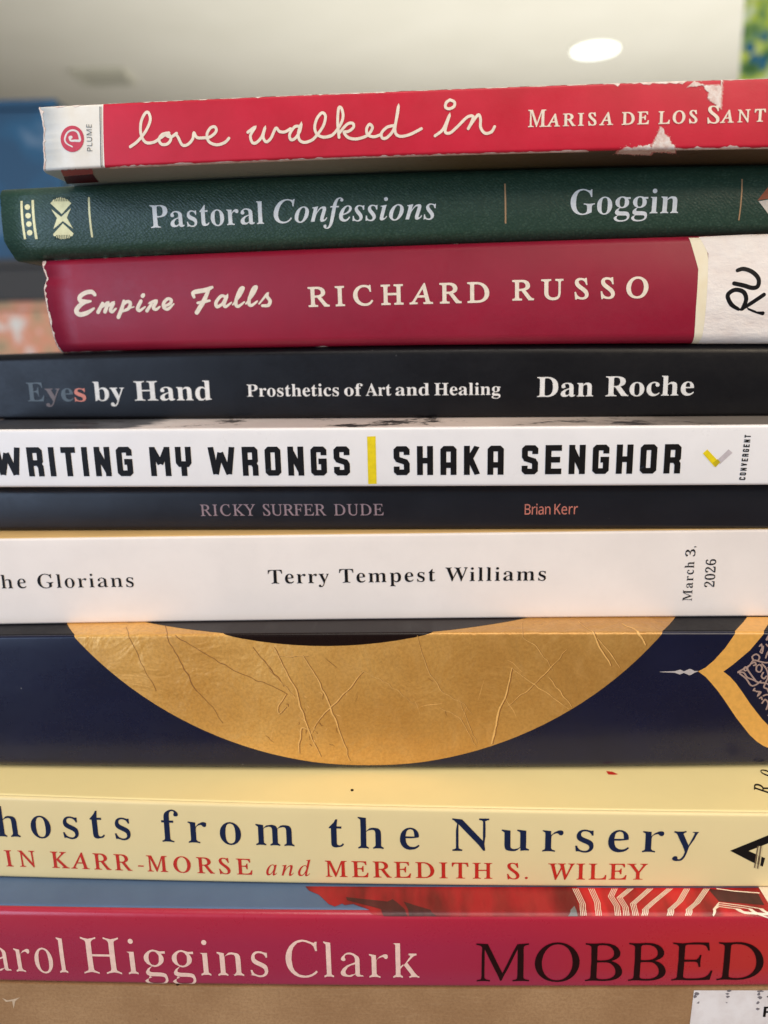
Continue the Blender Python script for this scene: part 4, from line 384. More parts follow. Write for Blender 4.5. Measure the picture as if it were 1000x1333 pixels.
(1,'worn_edge','tornpaper',[(-38.0,14.388),(-37.294,14.388),(-36.588,14.388),(-35.882,14.388),(-35.176,14.388),(-34.471,14.388),(-33.765,14.388),(-33.059,14.388),(-32.353,14.388),(-31.647,14.388),(-30.941,14.388),(-30.235,14.388),(-29.529,14.388),(-28.824,14.388),(-28.118,14.388),(-27.412,14.388),(-26.706,14.388),(-26.0,14.388),(-25.294,14.388),(-24.588,14.388),(-23.882,14.388),(-23.176,14.388),(-22.471,14.388),(-21.765,14.388),(-21.059,14.388),(-20.353,14.388),(-19.647,14.388),(-18.941,14.388),(-18.235,14.388),(-17.529,14.388),(-16.824,14.388),(-16.118,14.388),(-15.412,14.388),(-14.706,14.388),(-14.0,14.388),(-14.08,13.588),(-14.666,13.338),(-15.369,13.442),(-16.035,13.378),(-16.709,13.473),(-17.633,13.458),(-18.351,13.422),(-18.971,13.452),(-19.641,13.462),(-20.443,13.39),(-21.196,13.441),(-21.849,13.394),(-22.385,13.399),(-23.14,13.535),(-23.79,13.538),(-24.69,13.538),(-25.348,13.505),(-26.128,13.455),(-26.719,13.252),(-27.413,13.46),(-28.181,13.513),(-28.698,13.482),(-29.435,13.511),(-30.212,13.483),(-30.825,13.427),(-31.601,13.417),(-32.369,13.381),(-33.151,13.423),(-33.902,13.447),(-34.439,13.428),(-35.252,13.43),(-35.812,13.538),(-36.605,13.504),(-37.325,13.482),(-37.862,13.588)],1,False),
(1,'worn_edge','tornpaper',[(-14.0,14.088),(-13.286,14.088),(-12.571,14.088),(-11.857,14.088),(-11.143,14.088),(-10.429,14.088),(-9.714,14.088),(-9.0,14.088),(-8.286,14.088),(-7.571,14.088),(-6.857,14.088),(-6.143,14.088),(-5.429,14.088),(-4.714,14.088),(-4.0,14.088),(-3.286,14.088),(-2.571,14.088),(-1.857,14.088),(-1.143,14.088),(-0.429,14.088),(0.286,14.088),(1.0,14.088),(1.714,14.088),(2.429,14.088),(3.143,14.088),(3.857,14.088),(4.571,14.088),(5.286,14.088),(6.0,14.088),(5.982,13.588),(5.201,13.48),(4.636,13.434),(3.817,13.426),(3.057,13.402),(2.548,13.497),(1.708,13.243),(0.981,13.323),(0.221,13.239),(-0.418,13.393),(-1.145,13.365),(-1.885,13.37),(-2.704,13.36),(-3.276,13.391),(-3.993,13.299),(-4.796,13.313),(-5.462,13.386),(-6.047,13.369),(-6.793,13.387),(-7.649,13.393),(-8.288,13.304),(-8.905,13.344),(-9.813,13.392),(-10.475,13.392),(-11.056,13.499),(-11.782,13.472),(-12.614,13.274),(-13.204,13.512),(-13.865,13.588)],1,False),
(1,'worn_edge','tornpaper',[(6.0,14.088),(6.706,14.088),(7.412,14.088),(8.118,14.088),(8.824,14.088),(9.529,14.088),(10.235,14.088),(10.941,14.088),(11.647,14.088),(12.353,14.088),(13.059,14.088),(13.765,14.088),(14.471,14.088),(15.176,14.088),(15.882,14.088),(16.588,14.088),(17.294,14.088),(18.0,14.088),(18.706,14.088),(19.412,14.088),(20.118,14.088),(20.824,14.088),(21.529,14.088),(22.235,14.088),(22.941,14.088),(23.647,14.088),(24.353,14.088),(25.059,14.088),(25.765,14.088),(26.471,14.088),(27.176,14.088),(27.882,14.088),(28.588,14.088),(29.294,14.088),(30.0,14.088),(30.04,13.588),(29.303,13.395),(28.543,13.387),(27.807,13.39),(27.136,13.414),(26.426,13.414),(25.738,13.377),(25.113,13.363),(24.441,13.496),(23.762,13.532),(23.076,13.52),(22.209,13.511),(21.587,13.494),(20.688,13.52),(20.091,13.431),(19.323,13.42),(18.734,13.527),(17.991,13.532),(17.283,13.477),(16.708,13.365),(15.794,13.537),(15.181,13.52),(14.35,13.501),(13.765,13.466),(13.19,13.415),(12.218,13.488),(11.728,13.396),(10.828,13.403),(10.162,13.405),(9.669,13.404),(8.772,13.48),(8.185,13.531),(7.443,13.486),(6.745,13.509),(6.008,13.588)],1,False),
(1,'worn_edge','tornpaper',[(32.0,14.088),(32.72,14.088),(33.44,14.088),(34.16,14.088),(34.88,14.088),(35.6,14.088),(36.32,14.088),(37.04,14.088),(37.76,14.088),(38.48,14.088),(39.2,14.088),(39.92,14.088),(40.64,14.088),(41.36,14.088),(42.08,14.088),(42.8,14.088),(43.52,14.088),(44.24,14.088),(44.96,14.088),(45.68,14.088),(46.4,14.088),(47.12,14.088),(47.84,14.088),(48.56,14.088),(49.28,14.088),(50.0,14.088),(50.139,13.588),(49.358,13.481),(48.493,13.479),(47.824,13.492),(47.037,13.459),(46.429,13.343),(45.671,13.355),(44.967,13.39),(44.234,13.381),(43.401,13.324),(42.674,13.352),(42.151,13.537),(41.224,13.494),(40.579,13.477),(39.86,13.49),(39.207,13.487),(38.356,13.472),(37.752,13.389),(36.913,13.347),(36.201,13.341),(35.739,13.368),(34.882,13.369),(34.048,13.524),(33.412,13.534),(32.752,13.538),(32.073,13.588)],1,False),
(1,'worn_edge','tornpaper',[(50.0,14.588),(50.704,14.588),(51.407,14.588),(52.111,14.588),(52.815,14.588),(53.519,14.588),(54.222,14.588),(54.926,14.588),(55.63,14.588),(56.333,14.588),(57.037,14.588),(57.741,14.588),(58.444,14.588),(59.148,14.588),(59.852,14.588),(60.556,14.588),(61.259,14.588),(61.963,14.588),(62.667,14.588),(63.37,14.588),(64.074,14.588),(64.778,14.588),(65.481,14.588),(66.185,14.588),(66.889,14.588),(67.593,14.588),(68.296,14.588),(69.0,14.588),(69.018,13.588),(68.267,13.315),(67.522,12.857),(66.838,13.136),(66.168,12.989),(65.599,13.076),(64.74,13.232),(64.013,13.006),(63.315,13.14),(62.586,13.141),(62.015,13.18),(61.141,13.315),(60.535,12.927),(59.865,13.072),(59.191,13.063),(58.423,13.462),(57.775,13.323),(57.132,13.234),(56.327,13.441),(55.644,13.37),(54.938,13.505),(54.201,13.473),(53.625,12.824),(52.728,13.339),(52.137,13.386),(51.343,13.434),(50.783,13.303),(50.066,13.588)],1,False),
(1,'worn_edge','tornpaper',[(74.0,14.088),(74.706,14.088),(75.412,14.088),(76.118,14.088),(76.824,14.088),(77.529,14.088),(78.235,14.088),(78.941,14.088),(79.647,14.088),(80.353,14.088),(81.059,14.088),(81.765,14.088),(82.471,14.088),(83.176,14.088),(83.882,14.088),(84.588,14.088),(85.294,14.088),(86.0,14.088),(86.706,14.088),(87.412,14.088),(88.118,14.088),(88.824,14.088),(89.529,14.088),(90.235,14.088),(90.941,14.088),(91.647,14.088),(92.353,14.088),(93.059,14.088),(93.765,14.088),(94.471,14.088),(95.176,14.088),(95.882,14.088),(96.588,14.088),(97.294,14.088),(98.0,14.088),(98.706,14.088),(99.412,14.088),(100.118,14.088),(100.824,14.088),(101.529,14.088),(102.235,14.088),(102.941,14.088),(103.647,14.088),(104.353,14.088),(105.059,14.088),(105.765,14.088),(106.471,14.088),(107.176,14.088),(107.882,14.088),(108.588,14.088),(109.294,14.088),(110.0,14.088),(110.011,13.588),(109.327,13.515),(108.726,13.518),(107.9,13.513),(107.142,13.518),(106.563,13.414),(105.735,13.517),(105.02,13.464),(104.299,13.518),(103.74,13.364),(102.953,13.362),(102.352,13.507),(101.474,13.443),(100.951,13.502),(100.005,13.469),(99.502,13.29),(98.782,13.47),(98.138,13.475),(97.398,13.511),(96.492,13.45),(95.965,13.475),(95.103,13.429),(94.407,13.448),(93.849,13.438),(93.054,13.234),(92.309,13.244),(91.641,13.396),(91.013,13.52),(90.158,13.376),(89.45,13.533),(88.938,13.456),(88.028,13.373),(87.358,13.293),(86.685,13.53),(86.137,13.476),(85.272,13.445),(84.595,13.472),(83.991,13.439),(83.275,13.468),(82.446,13.422),(81.827,13.485),(81.107,13.409),(80.427,13.377),(79.569,13.399),(79.01,13.402),(78.119,13.315),(77.413,13.402),(76.909,13.433),(76.137,13.448),(75.351,13.453),(74.615,13.506),(74.011,13.588)],1,False),
(1,'worn_edge','tornpaper',[(-63.0,-0.9),(-62.295,-0.9),(-61.59,-0.9),(-60.885,-0.9),(-60.18,-0.9),(-59.475,-0.9),(-58.77,-0.9),(-58.066,-0.9),(-57.361,-0.9),(-56.656,-0.9),(-55.951,-0.9),(-55.246,-0.9),(-54.541,-0.9),(-53.836,-0.9),(-53.131,-0.9),(-52.426,-0.9),(-51.721,-0.9),(-51.016,-0.9),(-50.311,-0.9),(-49.607,-0.9),(-48.902,-0.9),(-48.197,-0.9),(-47.492,-0.9),(-46.787,-0.9),(-46.082,-0.9),(-45.377,-0.9),(-44.672,-0.9),(-43.967,-0.9),(-43.262,-0.9),(-42.557,-0.9),(-41.852,-0.9),(-41.148,-0.9),(-40.443,-0.9),(-39.738,-0.9),(-39.033,-0.9),(-38.328,-0.9),(-37.623,-0.9),(-36.918,-0.9),(-36.213,-0.9),(-35.508,-0.9),(-34.803,-0.9),(-34.098,-0.9),(-33.393,-0.9),(-32.689,-0.9),(-31.984,-0.9),(-31.279,-0.9),(-30.574,-0.9),(-29.869,-0.9),(-29.164,-0.9),(-28.459,-0.9),(-27.754,-0.9),(-27.049,-0.9),(-26.344,-0.9),(-25.639,-0.9),(-24.934,-0.9),(-24.23,-0.9),(-23.525,-0.9),(-22.82,-0.9),(-22.115,-0.9),(-21.41,-0.9),(-20.705,-0.9),(-20.0,-0.9),(-19.861,0),(-20.713,0.22),(-21.299,0.151),(-22.122,0.166),(-22.82,0.077),(-23.656,0.07),(-24.27,0.083),(-24.824,0.07),(-25.711,0.192),(-26.334,0.193),(-26.936,0.203),(-27.669,0.096),(-28.413,0.175),(-29.285,0.085),(-29.942,0.127),(-30.699,0.115),(-31.384,0.125),(-31.913,0.083),(-32.576,0.1),(-33.28,0.134),(-34.091,0.199),(-34.829,0.22),(-35.37,0.169),(-36.141,0.193),(-36.943,0.167),(-37.494,0.15),(-38.288,0.127),(-39.027,0.097),(-39.77,0.096),(-40.578,0.113),(-41.181,0.102),(-41.906,0.09),(-42.421,0.052),(-43.249,0.238),(-43.947,0.24),(-44.581,0.243),(-45.288,0.341),(-46.065,0.301),(-46.674,0.274),(-47.502,0.131),(-48.245,0.166),(-49.018,0.106),(-49.482,0.106),(-50.251,0.127),(-50.957,0.105),(-51.763,0.131),(-52.352,0.105),(-53.04,0.164),(-53.946,0.112),(-54.676,0.192),(-55.165,0.255),(-56.087,0.085),(-56.566,0.303),(-57.357,0.263),(-58.092,0.055),(-58.885,0.242),(-59.565,0.198),(-60.281,0.072),(-60.932,0.121),(-61.466,0.08),(-62.379,0.077),(-63.03,0)],1,False),
(1,'worn_edge','tornpaper',[(-20.0,-0.7),(-19.289,-0.7),(-18.578,-0.7),(-17.867,-0.7),(-17.156,-0.7),(-16.444,-0.7),(-15.733,-0.7),(-15.022,-0.7),(-14.311,-0.7),(-13.6,-0.7),(-12.889,-0.7),(-12.178,-0.7),(-11.467,-0.7),(-10.756,-0.7),(-10.044,-0.7),(-9.333,-0.7),(-8.622,-0.7),(-7.911,-0.7),(-7.2,-0.7),(-6.489,-0.7),(-5.778,-0.7),(-5.067,-0.7),(-4.356,-0.7),(-3.644,-0.7),(-2.933,-0.7),(-2.222,-0.7),(-1.511,-0.7),(-0.8,-0.7),(-0.089,-0.7),(0.622,-0.7),(1.333,-0.7),(2.044,-0.7),(2.756,-0.7),(3.467,-0.7),(4.178,-0.7),(4.889,-0.7),(5.6,-0.7),(6.311,-0.7),(7.022,-0.7),(7.733,-0.7),(8.444,-0.7),(9.156,-0.7),(9.867,-0.7),(10.578,-0.7),(11.289,-0.7),(12.0,-0.7),(12.031,0),(11.251,0.148),(10.505,0.089),(9.932,0.142),(9.025,0.086),(8.414,0.234),(7.604,0.136),(6.923,0.182),(6.308,0.083),(5.521,0.094),(4.969,0.222),(4.109,0.205),(3.492,0.056),(2.789,0.058),(1.945,0.245),(1.345,0.27),(0.706,0.094),(-0.09,0.054),(-0.696,0.129),(-1.484,0.099),(-2.2,0.103),(-2.852,0.189),(-3.661,0.133),(-4.277,0.11),(-5.061,0.152),(-5.776,0.132),(-6.445,0.119),(-7.184,0.11),(-7.791,0.12),(-8.633,0.108),(-9.222,0.111),(-10.106,0.113),(-10.816,0.109),(-11.536,0.114),(-12.305,0.133),(-12.754,0.25),(-13.662,0.291),(-14.387,0.087),(-14.977,0.067),(-15.687,0.06),(-16.385,0.066),(-17.171,0.224),(-17.969,0.184),(-18.466,0.144),(-19.399,0.136),(-20.086,0)],1,False),
(1,'worn_edge','tornpaper',[(12.0,-0.6),(12.706,-0.6),(13.412,-0.6),(14.118,-0.6),(14.824,-0.6),(15.529,-0.6),(16.235,-0.6),(16.941,-0.6),(17.647,-0.6),(18.353,-0.6),(19.059,-0.6),(19.765,-0.6),(20.471,-0.6),(21.176,-0.6),(21.882,-0.6),(22.588,-0.6),(23.294,-0.6),(24.0,-0.6),(24.706,-0.6),(25.412,-0.6),(26.118,-0.6),(26.824,-0.6),(27.529,-0.6),(28.235,-0.6),(28.941,-0.6),(29.647,-0.6),(30.353,-0.6),(31.059,-0.6),(31.765,-0.6),(32.471,-0.6),(33.176,-0.6),(33.882,-0.6),(34.588,-0.6),(35.294,-0.6),(36.0,-0.6),(36.706,-0.6),(37.412,-0.6),(38.118,-0.6),(38.824,-0.6),(39.529,-0.6),(40.235,-0.6),(40.941,-0.6),(41.647,-0.6),(42.353,-0.6),(43.059,-0.6),(43.765,-0.6),(44.471,-0.6),(45.176,-0.6),(45.882,-0.6),(46.588,-0.6),(47.294,-0.6),(48.0,-0.6),(47.948,0),(47.251,0.172),(46.681,0.194),(45.896,0.206),(45.103,0.177),(44.331,0.167),(43.679,0.265),(43.02,0.272),(42.251,0.263),(41.753,0.14),(40.916,0.102),(40.311,0.162),(39.491,0.164),(38.815,0.066),(38.051,0.095),(37.369,0.063),(36.697,0.085),(35.875,0.066),(35.264,0.13),(34.603,0.182),(33.861,0.062),(33.223,0.103),(32.375,0.057),(31.717,0.064),(31.039,0.146),(30.456,0.161),(29.7,0.063),(28.989,0.067),(28.322,0.091),(27.396,0.059),(26.765,0.179),(26.086,0.19),(25.329,0.174),(24.769,0.178),(24.012,0.087),(23.321,0.052),(22.559,0.072),(21.958,0.081),(21.06,0.085),(20.585,0.109),(19.725,0.152),(18.994,0.11),(18.323,0.062),(17.584,0.179),(16.908,0.098),(16.285,0.206),(15.52,0.062),(14.837,0.078),(14.196,0.244),(13.401,0.161),(12.808,0.125),(12.042,0)],1,False),
(1,'worn_edge','tornpaper',[(66.0,-0.5),(66.72,-0.5),(67.44,-0.5),(68.16,-0.5),(68.88,-0.5),(69.6,-0.5),(70.32,-0.5),(71.04,-0.5),(71.76,-0.5),(72.48,-0.5),(73.2,-0.5),(73.92,-0.5),(74.64,-0.5),(75.36,-0.5),(76.08,-0.5),(76.8,-0.5),(77.52,-0.5),(78.24,-0.5),(78.96,-0.5),(79.68,-0.5),(80.4,-0.5),(81.12,-0.5),(81.84,-0.5),(82.56,-0.5),(83.28,-0.5),(84.0,-0.5),(84.084,0),(83.334,0.126),(82.634,0.166),(81.935,0.192),(81.115,0.097),(80.294,0.438),(79.552,0.413),(78.834,0.586),(78.277,0.261),(77.652,0.337),(76.712,0.095),(76.046,0.089),(75.453,0.151),(74.618,0.139),(74.016,0.186),(73.26,0.153),(72.45,0.254),(71.635,0.489),(71.035,0.155),(70.212,0.136),(69.478,0.072),(68.79,0.085),(68.17,0.172),(67.458,0.235),(66.811,0.216),(66.055,0)],1,False),
(1,'worn_edge','tornpaper',[(84.0,-0.5),(84.7,-0.5),(85.4,-0.5),(86.1,-0.5),(86.8,-0.5),(87.5,-0.5),(88.2,-0.5),(88.9,-0.5),(89.6,-0.5),(90.3,-0.5),(91.0,-0.5),(91.7,-0.5),(92.4,-0.5),(93.1,-0.5),(93.8,-0.5),(94.5,-0.5),(95.2,-0.5),(95.9,-0.5),(96.6,-0.5),(97.3,-0.5),(98.0,-0.5),(98.7,-0.5),(99.4,-0.5),(100.1,-0.5),(100.8,-0.5),(101.5,-0.5),(102.2,-0.5),(102.9,-0.5),(103.6,-0.5),(104.3,-0.5),(105.0,-0.5),(105.7,-0.5),(106.4,-0.5),(107.1,-0.5),(107.8,-0.5),(108.5,-0.5),(109.2,-0.5),(109.9,-0.5),(110.6,-0.5),(111.3,-0.5),(112.0,-0.5),(112.121,0),(111.326,0.118),(110.604,0.121),(109.868,0.167),(109.187,0.186),(108.519,0.119),(107.9,0.156),(107.14,0.074),(106.301,0.132),(105.65,0.177),(104.91,0.103),(104.43,0.214),(103.671,0.096),(102.817,0.151),(102.173,0.065),(101.458,0.052),(100.85,0.082),(100.019,0.099),(99.35,0.114),(98.739,0.077),(98.044,0.077),(97.322,0.178),(96.657,0.2),(96.036,0.093),(95.285,0.064),(94.582,0.098),(93.663,0.117),(93.104,0.14),(92.281,0.054),(91.609,0.189),(91.138,0.236),(90.334,0.192),(89.476,0.174),(88.876,0.179),(88.339,0.067),(87.447,0.103),(86.733,0.113),(86.024,0.11),(85.418,0.063),(84.697,0.057),(83.89,0)],1,False),
(3,'worn_edge','tornpaper',[(-88.0,25.212),(-87.298,25.212),(-86.596,25.212),(-85.894,25.212),(-85.191,25.212),(-84.489,25.212),(-83.787,25.212),(-83.085,25.212),(-82.383,25.212),(-81.681,25.212),(-80.979,25.212),(-80.277,25.212),(-79.574,25.212),(-78.872,25.212),(-78.17,25.212),(-77.468,25.212),(-76.766,25.212),(-76.064,25.212),(-75.362,25.212),(-74.66,25.212),(-73.957,25.212),(-73.255,25.212),(-72.553,25.212),(-71.851,25.212),(-71.149,25.212),(-70.447,25.212),(-69.745,25.212),(-69.043,25.212),(-68.34,25.212),(-67.638,25.212),(-66.936,25.212),(-66.234,25.212),(-65.532,25.212),(-64.83,25.212),(-64.128,25.212),(-63.426,25.212),(-62.723,25.212),(-62.021,25.212),(-61.319,25.212),(-60.617,25.212),(-59.915,25.212),(-59.213,25.212),(-58.511,25.212),(-57.809,25.212),(-57.106,25.212),(-56.404,25.212),(-55.702,25.212),(-55.0,25.212),(-55.117,24.712),(-55.732,24.71),(-56.267,24.691),(-57.117,24.689),(-57.752,24.68),(-58.54,24.641),(-59.081,24.682),(-59.925,24.71),(-60.58,24.71),(-61.208,24.71),(-61.959,24.709),(-62.612,24.66),(-63.4,24.634),(-64.15,24.638),(-64.855,24.709),(-65.477,24.709),(-66.251,24.709),(-66.951,24.671),(-67.517,24.643),(-68.241,24.645),(-69.02,24.684),(-69.621,24.704),(-70.357,24.71),(-71.248,24.71),(-71.785,24.588),(-72.593,24.615),(-73.359,24.683),(-74.047,24.7),(-74.722,24.704),(-75.497,24.688),(-76.0,24.665),(-76.629,24.71),(-77.435,24.684),(-78.277,24.624),(-79.002,24.71),(-79.491,24.632),(-80.201,24.639),(-80.981,24.693),(-81.8,24.703),(-82.281,24.597),(-82.999,24.601),(-83.684,24.602),(-84.486,24.581),(-85.069,24.593),(-85.968,24.599),(-86.493,24.706),(-87.232,24.706),(-87.862,24.712)],1,False),
(3,'worn_edge','tornpaper',[(-40.0,24.912),(-39.289,24.912),(-38.578,24.912),(-37.867,24.912),(-37.156,24.912),(-36.444,24.912),(-35.733,24.912),(-35.022,24.912),(-34.311,24.912),(-33.6,24.912),(-32.889,24.912),(-32.178,24.912),(-31.467,24.912),(-30.756,24.912),(-30.044,24.912),(-29.333,24.912),(-28.622,24.912),(-27.911,24.912),(-27.2,24.912),(-26.489,24.912),(-25.778,24.912),(-25.067,24.912),(-24.356,24.912),(-23.644,24.912),(-22.933,24.912),(-22.222,24.912),(-21.511,24.912),(-20.8,24.912),(-20.089,24.912),(-19.378,24.912),(-18.667,24.912),(-17.956,24.912),(-17.244,24.912),(-16.533,24.912),(-15.822,24.912),(-15.111,24.912),(-14.4,24.912),(-13.689,24.912),(-12.978,24.912),(-12.267,24.912),(-11.556,24.912),(-10.844,24.912),(-10.133,24.912),(-9.422,24.912),(-8.711,24.912),(-8.0,24.912),(-8.12,24.712),(-8.818,24.76),(-9.352,24.739),(-10.252,24.711),(-10.794,24.739),(-11.533,24.677),(-12.228,24.704),(-12.943,24.735),(-13.649,24.71),(-14.448,24.744),(-15.227,24.756),(-15.721,24.762),(-16.598,24.762),(-17.173,24.758),(-17.931,24.758),(-18.639,24.762),(-19.352,24.762),(-20.115,24.762),(-20.73,24.762),(-21.563,24.762),(-22.25,24.756),(-22.839,24.761),(-23.684,24.76),(-24.423,24.752),(-24.954,24.692),(-25.653,24.669),(-26.492,24.694),(-27.267,24.761),(-27.814,24.669),(-28.731,24.762),(-29.429,24.754),(-29.955,24.762),(-30.626,24.651),(-31.493,24.67),(-32.08,24.761),(-32.9,24.759),(-33.679,24.761),(-34.233,24.756),(-35.137,24.756),(-35.731,24.758),(-36.553,24.756),(-37.289,24.724),(-37.766,24.75),(-38.684,24.738),(-39.202,24.75),(-39.966,24.712)],1,False),
(3,'worn_edge','tornpaper',[(18.0,24.912),(18.706,24.912),(19.412,24.912),(20.118,24.912),(20.824,24.912),(21.529,24.912),(22.235,24.912),(22.941,24.912),(23.647,24.912),(24.353,24.912),(25.059,24.912),(25.765,24.912),(26.471,24.912),(27.176,24.912),(27.882,24.912),(28.588,24.912),(29.294,24.912),(30.0,24.912),(29.889,24.712),(29.29,24.732),(28.721,24.728),(27.943,24.676),(27.108,24.71),(26.404,24.719),(25.899,24.738),(25.019,24.703),(24.359,24.75),(23.604,24.741),(23.009,24.759),(22.204,24.741),(21.649,24.742),(20.692,24.651),(20.213,24.751),(19.53,24.603),(18.599,24.674),(18.047,24.712)],1,False),
(3,'worn_edge','tornpaper',[(-85.0,-0.5),(-84.286,-0.5),(-83.571,-0.5),(-82.857,-0.5),(-82.143,-0.5),(-81.429,-0.5),(-80.714,-0.5),(-80.0,-0.5),(-79.286,-0.5),(-78.571,-0.5),(-77.857,-0.5),(-77.143,-0.5),(-76.429,-0.5),(-75.714,-0.5),(-75.0,-0.5),(-74.286,-0.5),(-73.571,-0.5),(-72.857,-0.5),(-72.143,-0.5),(-71.429,-0.5),(-70.714,-0.5),(-70.0,-0.5),(-70.111,0),(-70.834,0.089),(-71.538,0.128),(-72.124,0.1),(-72.793,0.091),(-73.491,0.218),(-74.353,0.107),(-74.955,0.081),(-75.702,0.088),(-76.328,0.063),(-77.14,0.066),(-77.861,0.06),(-78.64,0.07),(-79.352,0.191),(-80.059,0.19),(-80.752,0.187),(-81.317,0.176),(-82.112,0.075),(-82.778,0.053),(-83.497,0.123),(-84.271,0.2),(-85.13,0)],1,False),
(3,'worn_edge','tornpaper',[(-18.0,-0.1),(-17.2,-0.1),(-16.4,-0.1),(-15.6,-0.1),(-14.8,-0.1),(-14.0,-0.1),(-14.088,0),(-14.794,0.189),(-15.548,0.223),(-16.532,0.136),(-17.096,0.057),(-18.106,0)],1,False),
(3,'worn_edge','tornpaper',[(-87.054,0.2),(-87.065,0.707),(-87.151,1.213),(-87.236,1.72),(-87.321,2.226),(-87.406,2.733),(-87.492,3.239),(-87.577,3.746),(-87.639,4.252),(-87.676,4.759),(-87.713,5.265),(-87.75,5.772),(-87.787,6.278),(-87.824,6.785),(-87.861,7.291),(-87.897,7.798),(-87.934,8.304),(-87.971,8.811),(-88.008,9.317),(-88.044,9.824),(-88.081,10.33),(-88.117,10.837),(-88.154,11.343),(-88.191,11.85),(-88.227,12.356),(-88.264,12.863),(-88.3,13.369),(-88.336,13.876),(-88.372,14.382),(-88.408,14.889),(-88.444,15.395),(-88.48,15.902),(-88.516,16.408),(-88.552,16.915),(-88.533,17.421),(-88.344,17.928),(-88.155,18.434),(-87.966,18.941),(-87.776,19.447),(-87.634,19.954),(-87.83,20.46),(-88.026,20.967),(-88.222,21.473),(-88.416,21.98),(-88.56,22.486),(-88.704,22.993),(-88.848,23.499),(-88.992,24.006),(-89.136,24.512),(-88.321,24.512),(-87.969,24.006),(-88.085,23.499),(-88.448,22.993),(-88.397,22.486),(-87.96,21.98),(-87.801,21.473),(-87.712,20.967),(-87.546,20.46),(-87.258,19.954),(-87.304,19.447),(-87.803,18.941),(-87.992,18.434),(-87.769,17.928),(-88.031,17.421),(-88.384,16.915),(-88.353,16.408),(-87.903,15.902),(-88.16,15.395),(-88.242,14.889),(-87.818,14.382),(-88.005,13.876),(-87.969,13.369),(-87.89,12.863),(-87.908,12.356),(-87.92,11.85),(-87.991,11.343),(-87.562,10.837),(-87.587,10.33),(-87.496,9.824),(-87.439,9.317),(-87.38,8.811),(-87.375,8.304),(-87.513,7.798),(-87.647,7.291),(-87.621,6.785),(-87.616,6.278),(-87.445,5.772),(-87.125,5.265),(-87.373,4.759),(-87.37,4.252),(-87.412,3.746),(-87.223,3.239),(-87.165,2.733),(-86.935,2.226),(-86.952,1.72),(-86.696,1.213),(-86.711,0.707),(-86.577,0.2)],1,False),
(1,'worn_edge','tornpaper',[(-78.436,0.1),(-78.277,0.615),(-78.117,1.13),(-77.958,1.645),(-77.847,2.16),(-77.817,2.675),(-77.787,3.19),(-77.757,3.705),(-77.727,4.219),(-77.697,4.734),(-77.662,5.249),(-77.57,5.764),(-77.478,6.279),(-77.386,6.794),(-77.293,7.309),(-77.201,7.824),(-77.109,8.339),(-77.131,8.854),(-77.18,9.369),(-77.228,9.884),(-77.276,10.399),(-77.325,10.914),(-77.373,11.428),(-77.465,11.943),(-77.609,12.458),(-77.753,12.973),(-77.898,13.488),(-77.574,13.488),(-77.448,12.973),(-76.642,12.458),(-77.132,11.943),(-77.061,11.428),(-77.116,10.914),(-76.887,10.399),(-77.025,9.884),(-76.949,9.369),(-76.649,8.854),(-76.819,8.339),(-76.994,7.824),(-77.107,7.309),(-77.195,6.794),(-76.914,6.279),(-77.368,5.764),(-77.384,5.249),(-77.295,4.734),(-77.496,4.219),(-77.444,3.705),(-77.441,3.19),(-77.608,2.675),(-77.375,2.16),(-77.682,1.645),(-77.734,1.13),(-77.9,0.615),(-78.012,0.1)],1,False),
(1,'cover_block','darkred',[(-77.027,-6.639),(-69.147,-5.418),(-71.755,-14.896),(-80.12,-15.01)],1,False),
(1,'cover_block','wornpink',[(-74.494,0.022),(-74.277,0.008),(-73.95,0.063),(-73.788,0.008),(-73.757,-0.358),(-73.259,0.029),(-73.23,-0.28),(-72.701,0.09),(-72.498,0.048),(-72.315,0.009),(-72.02,0.039),(-72.279,-0.89),(-71.484,0.083),(-71.459,-0.161),(-71.053,0.031),(-70.708,0.141),(-70.909,-0.577),(-70.462,-0.124),(-70.112,0.009),(-69.864,0.012),(-69.964,-0.66),(-69.594,-0.378),(-69.063,0.06),(-69.06,-0.275),(-68.644,0.01),(-68.711,-0.6),(-68.394,-0.435),(-68.308,-0.803),(-67.719,-0.002),(-67.39,0.03),(-67.27,-0.095),(-67.048,-0.147),(-67.46,-1.169),(-67.781,-2.146),(-68.141,-3.155),(-68.628,-4.247),(-68.99,-5.275),(-69.348,-5.54),(-69.851,-6.152),(-70.161,-6.299),(-69.942,-5.183),(-70.086,-4.936),(-70.9,-6.278),(-71.0,-5.926),(-71.305,-6.058),(-71.462,-5.84),(-71.579,-5.533),(-72.055,-6.063),(-72.344,-6.156),(-72.619,-6.214),(-72.48,-5.318),(-73.121,-6.223),(-73.138,-5.687),(-73.401,-5.719),(-73.793,-6.046),(-73.931,-5.791),(-74.681,-6.929),(-74.625,-6.235),(-74.836,-6.147),(-75.017,-5.991),(-75.363,-6.207),(-75.539,-6.042),(-75.955,-6.412),(-76.272,-6.562),(-76.534,-6.586),(-76.408,-5.754),(-76.906,-6.302),(-76.434,-5.128),(-76.082,-4.073),(-75.469,-2.789),(-75.307,-1.923),(-74.825,-0.776)],1,False),
